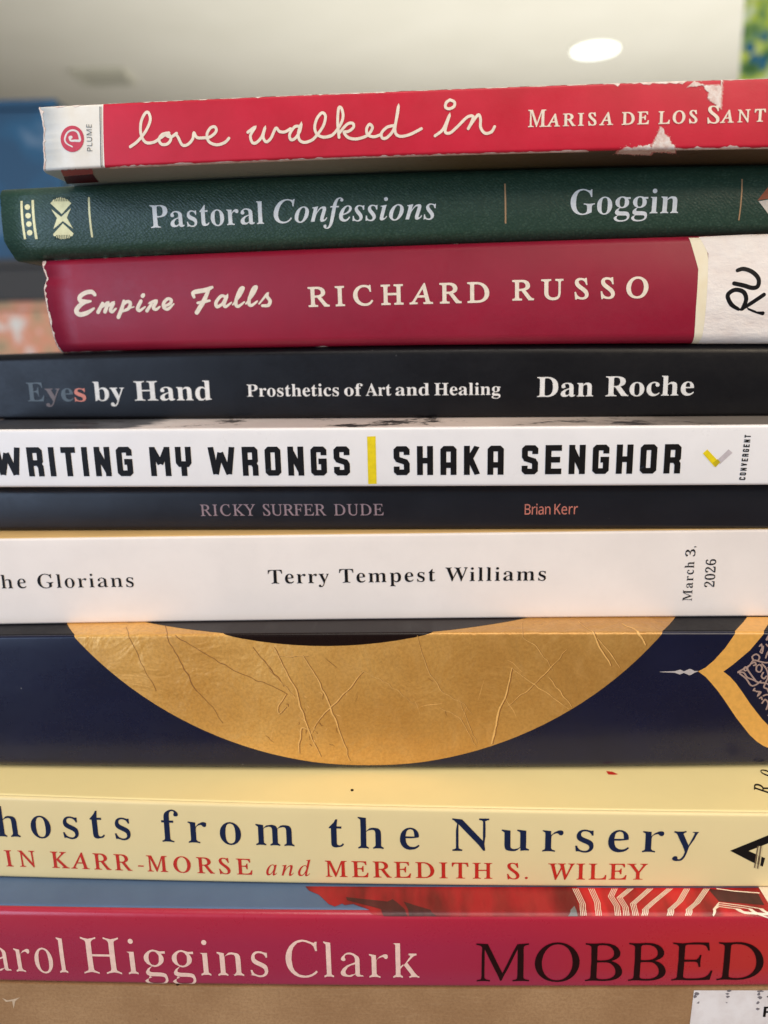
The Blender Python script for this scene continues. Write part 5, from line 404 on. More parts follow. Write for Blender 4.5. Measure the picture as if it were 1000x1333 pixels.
(8,'gold_ring','goldleaf',[(85.453,92.481),(85.383,96.045),(85.173,97.649),(84.824,97.649),(84.335,97.649),(83.708,97.649),(82.944,97.649),(82.044,97.649),(81.01,97.649),(79.842,97.649),(78.542,97.649),(77.114,97.649),(75.558,97.649),(73.878,97.649),(72.075,97.649),(70.153,97.649),(68.115,97.649),(65.964,97.649),(63.702,97.649),(61.334,97.649),(58.864,97.649),(56.294,97.649),(53.629,97.649),(50.874,97.649),(48.032,97.649),(45.107,97.649),(42.105,97.649),(39.029,97.649),(35.886,97.649),(32.678,97.649),(29.412,97.649),(26.093,97.649),(22.725,97.649),(19.313,97.649),(15.864,97.649),(12.382,97.649),(8.873,97.649),(5.342,97.649),(1.794,97.649),(-1.764,97.649),(-5.328,97.649),(-8.892,97.649),(-12.451,97.649),(-15.998,97.649),(-19.529,97.649),(-23.039,97.649),(-26.521,97.649),(-29.97,97.649),(-33.381,97.649),(-36.749,97.649),(-40.069,97.649),(-43.334,97.649),(-46.542,97.649),(-49.686,97.649),(-52.761,97.649),(-55.763,97.649),(-58.688,97.649),(-61.53,97.649),(-64.286,97.649),(-66.95,97.649),(-69.52,97.649),(-71.991,97.649),(-74.359,97.649),(-76.62,97.649),(-78.771,97.649),(-80.81,97.649),(-82.732,97.649),(-84.534,97.649),(-86.215,97.649),(-87.77,97.649),(-89.199,97.649),(-90.498,97.649),(-91.666,97.649),(-92.701,97.649),(-93.601,97.649),(-94.365,97.649),(-94.991,97.649),(-95.48,97.649),(-95.829,97.649),(-96.039,96.045),(-96.109,92.481),(-96.039,88.917),(-95.829,85.358),(-95.48,81.811),(-94.991,78.279),(-94.365,74.77),(-93.601,71.288),(-92.701,67.839),(-91.666,64.428),(-90.498,61.06),(-89.199,57.74),(-87.77,54.474),(-86.215,51.267),(-84.534,48.123),(-82.732,45.048),(-80.81,42.045),(-78.771,39.121),(-76.62,36.279),(-74.359,33.523),(-71.991,30.859),(-69.52,28.289),(-66.95,25.818),(-64.286,23.45),(-61.53,21.189),(-58.688,19.037),(-55.763,16.999),(-52.761,15.077),(-49.686,13.275),(-46.542,11.594),(-43.334,10.039),(-40.069,8.61),(-36.749,7.311),(-33.381,6.143),(-29.97,5.108),(-26.521,4.208),(-23.039,3.444),(-19.529,2.817),(-15.998,2.329),(-12.451,1.98),(-8.892,1.77),(-5.328,1.7),(-1.764,1.77),(1.794,1.98),(5.342,2.329),(8.873,2.817),(12.382,3.444),(15.864,4.208),(19.313,5.108),(22.725,6.143),(26.093,7.311),(29.412,8.61),(32.678,10.039),(35.886,11.594),(39.029,13.275),(42.105,15.077),(45.107,16.999),(48.032,19.037),(50.874,21.189),(53.629,23.45),(56.294,25.818),(58.864,28.289),(61.334,30.859),(63.702,33.523),(65.964,36.279),(68.115,39.121),(70.153,42.045),(72.075,45.048),(73.878,48.123),(75.558,51.267),(77.114,54.474),(78.542,57.74),(79.842,61.06),(81.01,64.428),(82.044,67.839),(82.944,71.288),(83.708,74.77),(84.335,78.279),(84.824,81.811),(85.173,85.358),(85.383,88.917)],1,False),
(8,'gold_ring_centre','umber',[(93.248,97.549),(93.165,97.549),(92.916,97.549),(92.501,97.549),(91.921,97.549),(91.178,97.549),(90.271,97.549),(89.202,97.549),(87.974,97.549),(86.588,97.549),(85.046,97.549),(83.35,97.549),(81.504,97.549),(79.509,97.549),(77.37,97.549),(75.089,97.549),(72.669,97.549),(70.116,97.549),(67.431,97.549),(64.621,97.549),(61.688,97.549),(58.638,97.549),(55.475,97.549),(52.205,97.549),(48.831,97.549),(45.36,97.549),(41.797,97.549),(38.146,97.549),(34.415,97.549),(30.608,97.549),(26.731,97.549),(22.791,97.549),(18.794,97.549),(14.745,97.549),(10.651,97.549),(6.518,97.549),(2.353,97.549),(-1.839,97.549),(-6.049,97.549),(-10.273,97.549),(-14.503,97.549),(-18.734,97.549),(-22.957,97.549),(-27.168,97.549),(-31.359,97.549),(-35.525,97.549),(-39.657,97.549),(-43.751,97.549),(-47.8,97.549),(-51.798,97.549),(-55.738,97.549),(-59.615,97.549),(-63.421,97.549),(-67.153,97.549),(-70.803,97.549),(-74.367,97.549),(-77.838,97.549),(-81.212,97.549),(-84.482,97.549),(-87.645,97.549),(-90.695,97.549),(-93.628,97.549),(-96.438,97.549),(-99.122,97.549),(-101.676,97.549),(-104.095,97.549),(-106.377,97.549),(-108.516,97.549),(-110.511,97.549),(-112.357,97.549),(-114.053,97.549),(-115.595,97.549),(-116.981,97.549),(-118.209,97.549),(-119.278,97.549),(-120.184,97.549),(-120.928,97.549),(-121.508,97.549),(-121.923,97.549),(-122.172,97.549),(-122.255,97.549),(-122.172,97.549),(-121.923,97.549),(-121.508,97.549),(-120.928,97.549),(-120.184,97.549),(-119.278,97.549),(-118.209,97.549),(-116.981,97.549),(-115.595,97.549),(-114.053,97.549),(-112.357,97.129),(-110.511,93.322),(-108.516,89.591),(-106.377,85.941),(-104.095,82.377),(-101.676,78.906),(-99.122,75.532),(-96.438,72.262),(-93.628,69.099),(-90.695,66.049),(-87.645,63.116),(-84.482,60.306),(-81.212,57.622),(-77.838,55.068),(-74.367,52.649),(-70.803,50.367),(-67.153,48.228),(-63.421,46.233),(-59.615,44.387),(-55.738,42.691),(-51.798,41.149),(-47.8,39.763),(-43.751,38.535),(-39.657,37.466),(-35.525,36.56),(-31.359,35.816),(-27.168,35.236),(-22.957,34.821),(-18.734,34.572),(-14.503,34.489),(-10.273,34.572),(-6.049,34.821),(-1.839,35.236),(2.353,35.816),(6.518,36.56),(10.651,37.466),(14.745,38.535),(18.794,39.763),(22.791,41.149),(26.731,42.691),(30.608,44.387),(34.415,46.233),(38.146,48.228),(41.797,50.367),(45.36,52.649),(48.831,55.068),(52.205,57.622),(55.475,60.306),(58.638,63.116),(61.688,66.049),(64.621,69.099),(67.431,72.262),(70.116,75.532),(72.669,78.906),(75.089,82.377),(77.37,85.941),(79.509,89.591),(81.504,93.322),(83.35,97.129),(85.046,97.549),(86.588,97.549),(87.974,97.549),(89.202,97.549),(90.271,97.549),(91.178,97.549),(91.921,97.549),(92.501,97.549),(92.916,97.549),(93.165,97.549)],2,False),
(8,'arch_border','apricot',[(91.524,47.331),(89.133,43.865),(84.243,37.395),(82.084,33.602),(79.646,30.363),(77.703,28.41),(75.987,27.434),(77.866,25.946),(79.476,24.12),(81.103,22.119),(82.769,19.76),(86.16,14.645),(89.875,9.778),(91.857,7.834),(93.475,6.654),(96.001,5.489),(99.416,4.551),(99.115,7.559),(96.837,9.343),(94.141,12.501),(92.487,14.241),(89.12,18.7),(87.424,21.24),(85.422,24.088),(83.803,25.919),(82.071,27.344),(83.329,28.39),(84.442,29.369),(88.012,32.945),(91.038,37.279),(94.429,42.18),(97.996,47.335)],1,False),
(9,'publisher_emblem','ink',[(78.667,11.04),(86.843,15.468),(91.754,18.071),(91.917,15.939),(87.014,13.208),(82.807,11.004),(86.666,8.94),(86.358,6.484),(83.651,7.924)],1,False),
(9,'ink_speck','scarlet',[(53.791,37.808),(55.255,37.519),(56.505,36.318),(55.317,36.086),(54.031,36.268)],1,False),
(9,'ink_speck','ink',[(-9.317,27.476),(-9.395,27.102),(-9.659,26.939),(-9.955,27.081),(-10.11,27.446),(-10.033,27.822),(-9.769,27.987),(-9.472,27.843)],1,False),
(10,'cover_print','clothred',[(-21.508,27.88),(-20.395,26.442),(-17.82,25.039),(-15.081,21.953),(-13.539,21.166),(-11.905,22.142),(-11.276,21.665),(-9.28,22.002),(-4.509,19.817),(-1.06,19.574),(43.156,19.625),(43.723,27.818)],2,False),
(10,'cover_print','clothdark',[(-1.913,19.611),(-2.831,20.455),(-10.846,23.203),(-11.243,24.265),(-1.224,22.864),(-0.097,23.682),(1.105,22.47),(3.475,19.629)],3,False),
(10,'cover_print','clothdark',[(3.928,19.63),(2.538,22.881),(5.15,21.692),(10.255,19.647)],3,False),
(10,'cover_print','clothbright',[(42.376,27.573),(42.747,19.665),(86.995,19.497),(90.507,27.059)],2,False),
(10,'cover_print','cream',[(85.608,27.383),(85.629,22.158),(88.875,22.115),(91.169,27.295)],4,False),
(10,'cover_print','clothdark',[(73.883,26.882),(74.88,22.677),(84.49,21.394),(84.601,24.948)],3,False),
(10,'cover_print','graphite',[(40.041,19.667),(40.724,20.166),(41.919,21.489),(42.112,20.163),(42.195,19.665)],3,False),
(11,'shipping_label','labelwhite',[(69.388,328.635),(69.002,317.559),(99.23,316.333),(97.983,328.348)],1,False),
(11,'smudged_print','smudge',[(70.69,327.702),(70.636,327.604),(70.279,327.272),(69.815,327.402),(69.642,327.468),(69.495,327.866),(69.604,327.951),(69.822,328.231),(70.313,328.096),(70.3,328.185)],2,False),
(11,'smudged_print','smudge',[(70.151,327.085),(70.131,326.791),(69.885,326.695),(69.71,326.494),(69.388,326.703),(69.458,326.985),(69.339,327.028),(69.534,327.411),(69.861,327.415),(70.113,327.12)],2,False),
(11,'smudged_print','smudge',[(70.762,325.397),(70.823,325.208),(70.659,324.99),(70.468,325.106),(70.31,325.066),(70.171,325.168),(70.404,325.345),(70.457,325.406),(70.716,325.631),(70.87,325.535)],2,False),
(11,'smudged_print','smudge',[(77.807,328.459),(77.827,328.381),(77.3,328.144),(77.039,328.223),(76.934,328.191),(76.746,328.575),(76.927,328.617),(77.088,328.704),(77.298,328.805),(77.701,328.665)],2,False),
(11,'smudged_print','smudge',[(77.403,327.627),(77.366,327.587),(77.018,327.354),(76.899,327.393),(76.55,327.667),(76.519,327.805),(76.57,327.749),(76.93,327.95),(77.136,327.854),(77.261,327.842)],2,False),
(11,'smudged_print','smudge',[(77.544,326.968),(77.578,326.798),(77.299,326.674),(77.118,326.478),(76.927,326.56),(76.674,326.973),(76.746,327.035),(76.983,327.149),(77.378,327.122),(77.378,327.183)],2,False),
(11,'smudged_print','smudge',[(77.068,325.084),(77.066,325.141),(77.153,325.028),(77.049,325.027),(76.928,325.21),(76.76,325.334),(76.714,325.442),(76.793,325.405),(77.081,325.388),(77.166,325.334)],2,False),
(11,'smudged_print','smudge',[(85.128,328.329),(84.928,328.091),(84.702,328.138),(84.114,328.096),(83.761,328.023),(83.534,328.332),(83.635,328.469),(84.226,328.531),(84.549,328.628),(84.892,328.367)],2,False),
(11,'smudged_print','smudge',[(84.326,327.337),(84.295,327.195),(84.061,327.212),(84.033,327.108),(83.957,327.104),(83.651,327.391),(83.756,327.697),(84.007,328.001),(84.257,327.97),(84.295,327.737)],2,False),
(11,'smudged_print','smudge',[(84.881,326.685),(84.731,326.267),(84.64,326.196),(84.291,326.112),(83.976,326.493),(83.682,326.695),(83.895,326.8),(84.162,326.978),(84.428,326.958),(84.653,326.889)],2,False),
(11,'smudged_print','smudge',[(84.284,325.16),(84.271,324.961),(84.201,324.872),(84.05,324.791),(83.725,324.788),(83.657,325.238),(83.827,325.3),(83.971,325.651),(84.291,325.436),(84.5,325.29)],2,False),
(11,'smudged_print','smudge',[(84.644,323.454),(84.472,323.326),(84.197,323.037),(83.988,323.214),(83.829,323.289),(83.701,323.354),(83.725,323.552),(84.028,323.858),(84.115,323.742),(84.378,323.673)],2,False),
(11,'scuff','scuffpale',[(-95.716,324.794),(-94.45,324.153),(-92.456,324.658),(-91.239,325.14),(-92.543,323.979),(-93.223,321.699),(-93.317,323.958),(-94.897,323.689)],1,False)]
GLY={'B':{'0':(0.375,[[376,-13,300,-7,235,14,181,48,138,95,103,153,77,222,54,343,46,482,54,622,77,741,103,809,138,866,181,912,235,946,301,966,377,972,450,966,513,946,566,912,610,866,645,809,672,741,697,620,705,481,697,341,672,221,645,153,610,95,565,48,512,14,449,-7],[376,74,420,86,453,122,474,181,491,310,497,481,491,651,474,779,453,838,421,873,377,885,333,873,300,838,278,779,260,651,254,481,260,310,278,181,300,122,332,86]]),
'2':(0.375,[[47,0,47,138,246,341,319,421,373,490,411,553,435,614,448,676,453,743,446,809,424,855,391,882,348,891,307,884,275,865,252,832,231,759,224,658,155,666,100,688,74,713,58,747,52,791,61,838,85,881,126,919,184,948,258,966,348,972,440,966,517,946,577,913,621,868,647,814,655,749,651,703,639,658,616,612,583,561,477,440,309,275,175,148,488,148,526,154,559,172,584,201,599,240,610,282,689,282,682,0]]),
'3':(0.375,[[326,-13,235,-8,162,9,106,36,68,69,45,107,38,148,46,193,72,226,109,246,152,253,157,200,172,157,197,124,231,100,271,85,317,81,360,85,399,98,433,122,459,158,476,210,482,278,476,326,458,368,428,404,387,432,336,448,274,454,191,454,191,537,279,537,333,543,375,561,408,592,431,632,445,679,450,735,443,800,422,849,400,872,372,886,338,891,296,883,265,860,244,826,232,782,223,682,149,690,94,711,69,734,53,764,48,802,57,847,82,887,124,923,182,950,256,967,345,972,434,966,510,947,572,915,618,872,646,818,655,754,649,697,629,646,596,602,530,549,450,512,504,498,559,476,609,445,651,402,680,347,689,277,681,201,659,139,623,89,577,50,522,21,461,1,395,-10]]),
'6':(0.375,[[394,-13,330,-8,272,8,219,36,173,74,134,124,102,186,79,260,65,345,60,443,66,551,84,651,113,741,154,819,208,883,274,931,353,962,443,972,522,967,582,952,627,928,657,897,675,862,681,825,672,786,645,752,595,728,520,720,512,801,502,837,486,867,463,887,431,893,382,883,340,852,305,801,278,731,260,644,250,539,322,573,373,584,435,588,511,580,576,556,631,515,671,460,696,392,704,310,695,220,669,143,625,77,565,27,487,-3],[398,75,429,81,456,99,479,128,502,197,509,297,501,391,476,456,451,484,421,501,385,506,348,501,308,486,273,464,250,442,255,325,270,231,293,162,324,114,359,85]]),
'A':(0.437,[[-17,0,-17,36,18,42,47,60,73,95,98,149,412,932,449,931,768,173,822,69,850,44,887,36,887,0,458,0,458,36,518,42,555,61,567,91,545,163,505,265,207,265,157,141,151,118,149,97,160,63,193,43,247,36,255,36,255,0],[227,321,484,321,353,638]]),
'C':(0.468,[[513,-21,427,-15,347,6,275,40,210,86,156,142,111,209,79,284,59,367,52,457,59,545,79,627,112,702,157,768,212,824,277,870,351,904,431,924,518,931,618,918,735,880,775,870,804,877,825,897,838,931,873,931,873,617,839,617,805,694,763,760,713,814,656,854,596,878,531,887,424,859,348,778,303,642,287,453,304,275,355,148,439,72,556,47,636,58,716,89,791,141,857,212,895,177,819,90,730,28,628,-9]]),
'D':(0.496,[[40,0,40,35,93,42,126,59,142,92,148,149,148,748,141,814,122,852,85,871,30,877,30,911,443,911,592,898,714,858,811,792,880,702,922,590,936,455,923,316,883,202,816,114,723,51,603,13,457,0],[445,48,525,60,589,93,639,150,673,229,694,332,701,458,685,637,637,764,558,841,446,866,404,861,379,847,368,818,364,770,364,144,368,97,379,68,403,53]]),
'E':(0.442,[[28,0,28,34,88,40,125,59,144,96,150,156,150,737,144,809,124,851,88,871,32,877,32,911,798,911,798,639,767,639,750,714,721,772,680,813,625,839,553,856,463,861,400,856,382,848,372,833,365,776,365,492,387,492,441,497,485,512,518,538,554,599,576,690,608,690,608,236,575,236,564,308,546,363,519,401,482,426,433,440,371,445,365,445,365,134,370,93,384,70,413,59,461,55,551,61,627,77,689,106,741,150,785,209,822,286,860,286,805,0]]),
'G':(0.508,[[536,-20,443,-14,359,6,283,39,216,84,160,139,115,206,82,281,62,365,55,458,62,547,82,629,115,704,160,769,214,825,279,870,351,904,430,924,514,931,623,918,739,881,775,872,796,875,811,886,838,931,874,931,874,615,839,615,807,692,764,758,714,811,658,852,598,878,535,887,428,860,352,779,307,644,291,455,299,326,322,219,360,135,412,74,475,38,551,26,615,33,656,54,678,91,685,142,685,255,678,308,658,340,618,357,551,364,551,396,1001,396,1001,364,946,358,913,341,897,309,892,257,892,58,774,14,655,-11]]),
'H':(0.523,[[31,0,31,35,89,43,125,63,143,100,149,161,149,758,143,812,124,848,89,868,32,877,32,911,484,911,484,877,408,864,387,851,373,830,366,800,364,758,364,501,684,501,684,758,675,830,662,851,641,864,564,877,564,911,1014,911,1014,877,956,867,921,848,904,814,899,758,899,161,904,104,922,66,957,44,1014,35,1014,0,564,0,564,35,622,43,658,61,677,98,684,161,684,442,364,442,364,161,370,100,388,63,424,43,484,35,484,0]]),
'M':(0.634,[[28,0,28,35,85,43,123,63,144,100,150,158,150,764,148,803,141,831,127,851,105,864,30,877,30,911,369,911,634,285,899,911,1234,911,1234,877,1180,867,1145,846,1126,811,1120,756,1120,171,1123,121,1130,85,1143,61,1163,46,1193,38,1233,35,1233,0,791,0,791,35,865,50,887,65,900,88,907,121,909,167,909,798,576,0,540,0,211,778,211,160,218,96,239,59,278,41,338,35,338,0]]),
'N':(0.494,[[806,-21,214,700,214,157,219,98,237,62,273,43,333,35,333,0,36,0,36,35,78,38,108,46,129,60,142,83,149,114,152,157,152,776,73,866,36,877,36,911,313,911,782,337,782,755,779,797,772,828,759,849,737,863,662,877,662,911,959,911,959,877,901,869,866,850,849,813,844,754,844,-21]]),
'P':(0.418,[[31,0,31,35,89,43,125,63,143,100,149,161,149,758,143,812,124,848,89,868,32,877,32,911,427,911,574,903,672,880,733,844,779,795,808,735,818,664,809,592,780,531,733,480,668,442,585,419,484,411,364,411,364,161,370,100,388,63,424,43,484,35,484,0],[364,459,403,459,463,464,510,480,543,505,566,542,580,593,584,658,576,749,550,813,522,840,483,857,433,862,399,859,378,848,368,827,364,797]]),
'R':(0.473,[[31,0,31,35,89,43,125,63,143,100,149,161,149,758,143,812,124,848,89,868,32,877,32,911,434,911,557,904,657,884,735,852,790,805,823,744,834,669,821,593,783,530,719,482,630,447,864,101,905,51,927,39,956,35,960,35,960,0,677,0,403,424,364,424,364,161,370,100,388,63,424,43,484,35,484,0],[364,467,407,467,470,473,521,489,559,516,586,555,602,607,607,672,597,755,567,815,518,850,449,862,404,858,379,845,368,818,364,771]]),
'T':(0.423,[[184,0,184,35,245,42,284,62,305,100,312,161,312,866,298,866,232,860,176,840,130,807,95,761,71,704,58,635,21,635,21,911,821,911,821,634,787,634,763,736,713,808,638,852,537,866,527,866,527,161,533,98,553,60,592,41,655,35,655,0]]),
'W':(0.611,[[341,-21,64,786,48,826,30,854,6,871,-31,877,-31,911,361,911,361,877,324,873,300,864,285,847,281,821,296,745,446,306,602,705,572,798,555,837,535,859,504,871,458,877,458,911,878,911,878,877,827,871,796,853,786,823,798,772,948,332,1081,739,1097,813,1092,842,1076,861,1048,872,1006,877,1006,911,1248,911,1248,877,1214,865,1189,842,1169,807,1150,759,892,-21,856,-21,631,618,380,-21]]),
'a':(0.344,[[509,-20,452,-10,416,20,400,70,336,21,267,-8,191,-17,128,-7,81,23,50,69,40,126,50,182,79,230,127,272,238,328,398,380,398,482,392,531,373,565,342,584,296,591,247,586,218,572,208,548,227,513,241,487,246,462,239,429,220,404,190,387,154,381,117,388,89,406,72,435,66,473,74,517,99,557,138,590,189,615,252,631,324,637,410,631,478,613,527,584,559,543,579,488,586,420,586,125,590,79,596,71,608,69,641,83,658,55,612,13,563,-12],[302,67,348,82,374,100,398,126,398,338,327,314,277,277,246,228,236,168,244,112,266,78]]),
'b':(0.361,[[86,-23,86,776,83,828,73,857,53,871,16,878,16,911,277,911,277,557,324,601,379,628,442,637,509,627,567,598,616,551,653,490,676,416,684,332,674,235,645,150,600,80,539,26,492,0,440,-15,384,-20,325,-12,267,14,210,56,106,-23],[365,28,408,36,441,59,463,98,484,190,490,320,483,427,462,502,439,534,408,554,368,560,338,555,310,539,288,515,277,484,277,137,287,77,316,40]]),
'c':(0.293,[[312,-20,239,-10,173,21,118,71,75,136,48,213,39,300,49,392,80,473,128,541,191,594,266,627,349,638,409,633,459,620,500,596,531,566,549,531,555,490,549,457,533,430,507,414,473,408,428,419,401,450,392,501,394,522,395,543,389,571,370,588,338,594,289,580,253,539,231,471,224,375,230,285,246,211,274,152,311,110,356,85,408,77,455,84,500,106,543,144,570,121,496,43,410,-4]]),
'd':(0.37,[[279,-20,213,-10,155,21,107,69,70,133,47,209,39,294,47,391,72,475,111,543,163,594,224,626,291,637,350,628,402,603,446,560,446,802,441,837,424,860,396,873,352,878,352,911,638,911,638,150,641,108,649,81,669,65,707,55,707,21,588,11,446,-20,446,78,402,23,347,-9],[343,56,373,63,404,83,429,113,446,152,446,484,435,514,412,539,382,556,348,561,310,555,281,534,261,500,241,420,235,306,241,196,259,117,279,83,307,63]]),
'e':(0.301,[[308,-20,234,-10,169,21,115,70,74,137,48,219,39,314,48,403,75,481,118,546,174,595,240,626,314,637,386,628,447,603,498,560,535,502,558,431,565,347,565,332,234,332,245,224,276,146,328,100,399,85,450,94,497,123,540,172,570,145,497,53,410,-2],[232,384,403,384,403,430,399,503,386,554,372,576,350,589,322,594,272,573,242,511,232,407]]),
'f':(0.214,[[30,0,30,32,79,44,91,55,99,70,105,146,105,553,32,553,32,621,105,621,105,707,112,772,133,827,169,871,218,904,277,923,348,929,423,920,480,891,506,864,521,833,527,799,521,761,504,733,479,716,449,711,416,715,391,730,375,753,369,782,373,810,385,841,392,853,395,865,386,881,360,887,326,880,307,860,298,826,296,780,296,621,407,621,407,553,296,553,296,130,301,80,316,51,347,37,399,32,399,0]]),
'g':(0.327,[[291,-281,212,-277,146,-264,95,-243,58,-215,36,-184,28,-149,40,-109,77,-76,137,-51,87,-20,57,18,47,60,56,107,85,148,133,185,204,220,115,269,62,337,44,424,53,484,79,535,121,578,175,610,241,630,314,637,392,630,466,608,634,608,634,536,536,536,562,496,578,453,583,407,575,351,552,302,515,262,467,231,410,212,344,206,314,207,283,208,251,203,225,189,207,167,201,142,210,118,237,103,282,98,351,98,445,94,518,81,570,58,605,26,625,-18,631,-74,622,-134,593,-184,545,-226,478,-256,394,-275],[314,248,343,253,365,268,381,291,394,346,399,422,394,499,381,552,365,575,343,589,314,594,286,589,264,575,248,552,233,499,228,422,233,346,248,291,264,268,286,253],[321,-232,411,-226,475,-207,514,-176,527,-132,519,-102,498,-83,462,-72,410,-69,193,-69,158,-103,146,-145,157,-178,189,-207,243,-226]]),
'h':(0.381,[[36,0,36,32,69,38,90,51,101,75,105,111,105,798,101,834,91,858,71,873,38,880,38,911,296,911,296,533,350,591,414,625,486,637,563,623,617,583,650,517,661,423,661,111,664,76,674,52,694,38,727,32,727,0,404,0,404,32,414,32,445,41,464,67,470,111,470,434,467,482,458,516,439,536,406,543,365,535,329,510,296,470,296,111,299,76,308,52,328,38,360,32,360,0]]),
'i':(0.198,[[201,724,162,731,130,753,108,785,101,825,108,864,130,897,162,919,201,927,241,919,273,897,295,864,302,825,295,785,273,753,240,731],[36,0,36,32,70,38,91,51,101,74,105,111,105,504,102,545,93,570,74,582,40,587,42,621,297,621,297,111,300,76,309,52,328,39,360,32,360,0]]),
'k':(0.359,[[35,0,35,32,70,38,91,52,101,75,105,111,105,795,102,835,94,859,75,872,40,878,42,911,296,911,296,337,454,496,479,528,488,556,480,573,457,584,418,587,411,587,411,621,690,621,690,587,640,578,593,555,549,520,445,418,692,69,720,41,752,32,752,0,422,0,422,32,434,32,458,36,473,46,478,63,463,98,325,294,296,269,296,111,299,76,308,52,328,39,360,32,360,0]]),
'l':(0.199,[[36,0,36,32,70,38,91,51,101,74,105,111,105,795,102,833,94,858,75,873,40,878,40,911,297,911,297,111,300,76,309,52,328,39,360,32,360,0]]),
'm':(0.554,[[36,0,36,32,69,38,90,51,101,75,105,111,105,506,101,542,91,567,71,582,38,588,38,621,293,621,293,529,347,589,407,625,474,637,554,624,609,586,641,522,697,586,762,624,835,637,911,623,964,583,997,517,1007,423,1007,111,1011,76,1020,52,1039,38,1072,32,1072,0,755,0,755,32,786,38,806,52,816,77,819,111,819,434,816,482,807,516,788,536,755,543,717,535,681,512,649,474,649,111,652,77,662,52,680,38,712,32,712,0,399,0,399,32,430,38,450,52,460,77,463,111,463,434,460,481,451,515,432,536,399,543,359,535,324,510,293,470,293,111,296,77,305,53,323,39,355,32,355,0]]),
'n':(0.381,[[36,0,36,32,69,38,90,51,101,75,105,111,105,506,101,542,91,567,71,582,38,588,38,621,296,621,296,535,350,591,413,625,486,637,563,623,617,583,650,517,661,423,661,111,664,76,674,52,694,38,727,32,727,0,404,0,404,32,414,32,445,41,464,67,470,111,470,434,467,482,458,516,439,536,406,543,365,535,329,510,296,470,296,111,299,76,308,52,328,38,360,32,360,0]]),
'o':(0.336,[[337,-20,254,-9,181,23,120,74,75,140,47,219,38,308,47,398,75,478,120,544,181,594,253,626,336,637,418,626,490,595,550,545,596,480,624,400,634,308,624,217,596,137,550,71,491,21,419,-10],[337,23,371,29,398,47,418,78,428,112,435,163,439,308,433,455,415,541,396,573,370,591,337,598,302,591,275,573,257,541,239,454,234,309,239,163,246,113,257,78,276,47,303,29]]),
'p':(0.371,[[35,-278,35,-247,62,-243,81,-234,93,-221,101,-201,105,-128,105,486,102,537,93,566,73,581,39,590,39,621,286,621,286,525,332,588,391,625,461,638,528,628,586,596,633,547,670,483,692,406,700,320,692,227,669,144,632,76,582,24,522,-9,454,-20,393,-11,340,17,296,64,296,-116,304,-197,315,-221,334,-235,395,-246,395,-278],[391,56,428,63,457,84,478,118,498,198,505,309,499,417,482,496,463,529,435,549,398,556,359,547,325,518,296,470,296,137,320,92,352,65]]),
'r':(0.287,[[36,0,36,32,70,38,91,51,101,74,105,111,105,504,102,546,93,570,74,582,40,587,42,621,291,621,291,504,330,561,374,602,421,628,466,637,515,629,551,608,572,574,579,532,573,497,556,469,530,451,496,445,465,449,444,461,414,500,398,515,377,520,350,511,324,483,305,440,298,384,298,111,303,73,318,50,347,38,395,32,395,0]]),
's':(0.288,[[302,-20,243,-12,173,12,146,17,119,9,102,-17,71,-17,71,211,106,211,132,135,173,78,207,51,243,35,281,30,325,35,357,53,377,81,384,117,376,152,352,183,312,210,214,259,152,297,109,338,83,386,74,441,80,494,99,541,130,582,171,613,222,632,282,638,332,632,398,615,412,612,426,610,446,617,461,638,488,638,488,443,457,443,430,507,393,554,348,583,298,592,260,587,232,572,215,548,210,518,215,489,230,465,256,444,293,423,383,379,442,343,483,303,507,253,514,189,508,129,488,78,456,36,413,5,362,-14]]),
't':(0.228,[[247,-19,198,-14,160,-1,132,21,105,71,97,142,97,557,40,557,40,599,176,738,224,797,258,848,289,848,289,621,415,621,415,557,289,557,289,164,291,127,299,101,313,86,336,81,365,88,391,111,412,149,445,132,395,48,329,-2]]),
'u':(0.375,[[262,-20,206,-14,162,4,130,34,109,76,96,129,91,193,91,496,88,536,79,565,58,582,23,588,23,621,283,621,283,148,288,116,302,92,324,76,353,71,392,78,427,98,457,132,457,496,453,539,442,567,419,582,379,588,379,621,647,621,647,140,651,101,662,78,684,65,720,59,720,26,599,14,457,-20,457,81,419,39,372,7,319,-13]]),
'w':(0.435,[[244,-20,34,529,12,569,-2,580,-21,587,-21,621,277,621,277,587,239,578,231,568,228,552,231,531,239,505,333,254,422,470,402,532,379,577,363,586,336,590,336,621,646,621,646,587,615,582,597,570,591,552,592,538,595,524,672,282,764,512,774,551,770,567,760,578,712,590,712,621,891,621,891,590,866,584,850,569,823,516,608,-20,578,-20,446,394,279,-20]]),
'y':(0.3,[[105,-281,58,-273,20,-250,-5,-214,-13,-168,-8,-135,9,-106,36,-86,71,-79,103,-84,128,-99,144,-122,149,-152,148,-163,148,-175,154,-192,172,-197,197,-185,228,-148,259,-89,281,-9,73,501,49,550,31,575,15,584,-7,587,-9,587,-9,621,324,621,324,587,271,579,260,568,257,549,259,533,266,513,371,238,461,482,472,520,475,548,471,567,459,579,406,587,406,621,599,621,599,587,574,581,554,561,518,485,324,-48,291,-130,259,-191,226,-234,191,-261,151,-276]])},
'I':{'A':(0.463,[[-169,0,-164,26,-106,35,-51,64,0,111,215,363,712,950,739,950,705,116,711,74,731,48,768,32,822,26,818,0,442,0,447,26,458,26,512,32,545,52,563,92,571,156,576,316,266,316,247,312,231,300,130,180,80,112,63,71,69,49,85,35,114,28,157,26,150,0],[286,365,579,365,595,733]]),
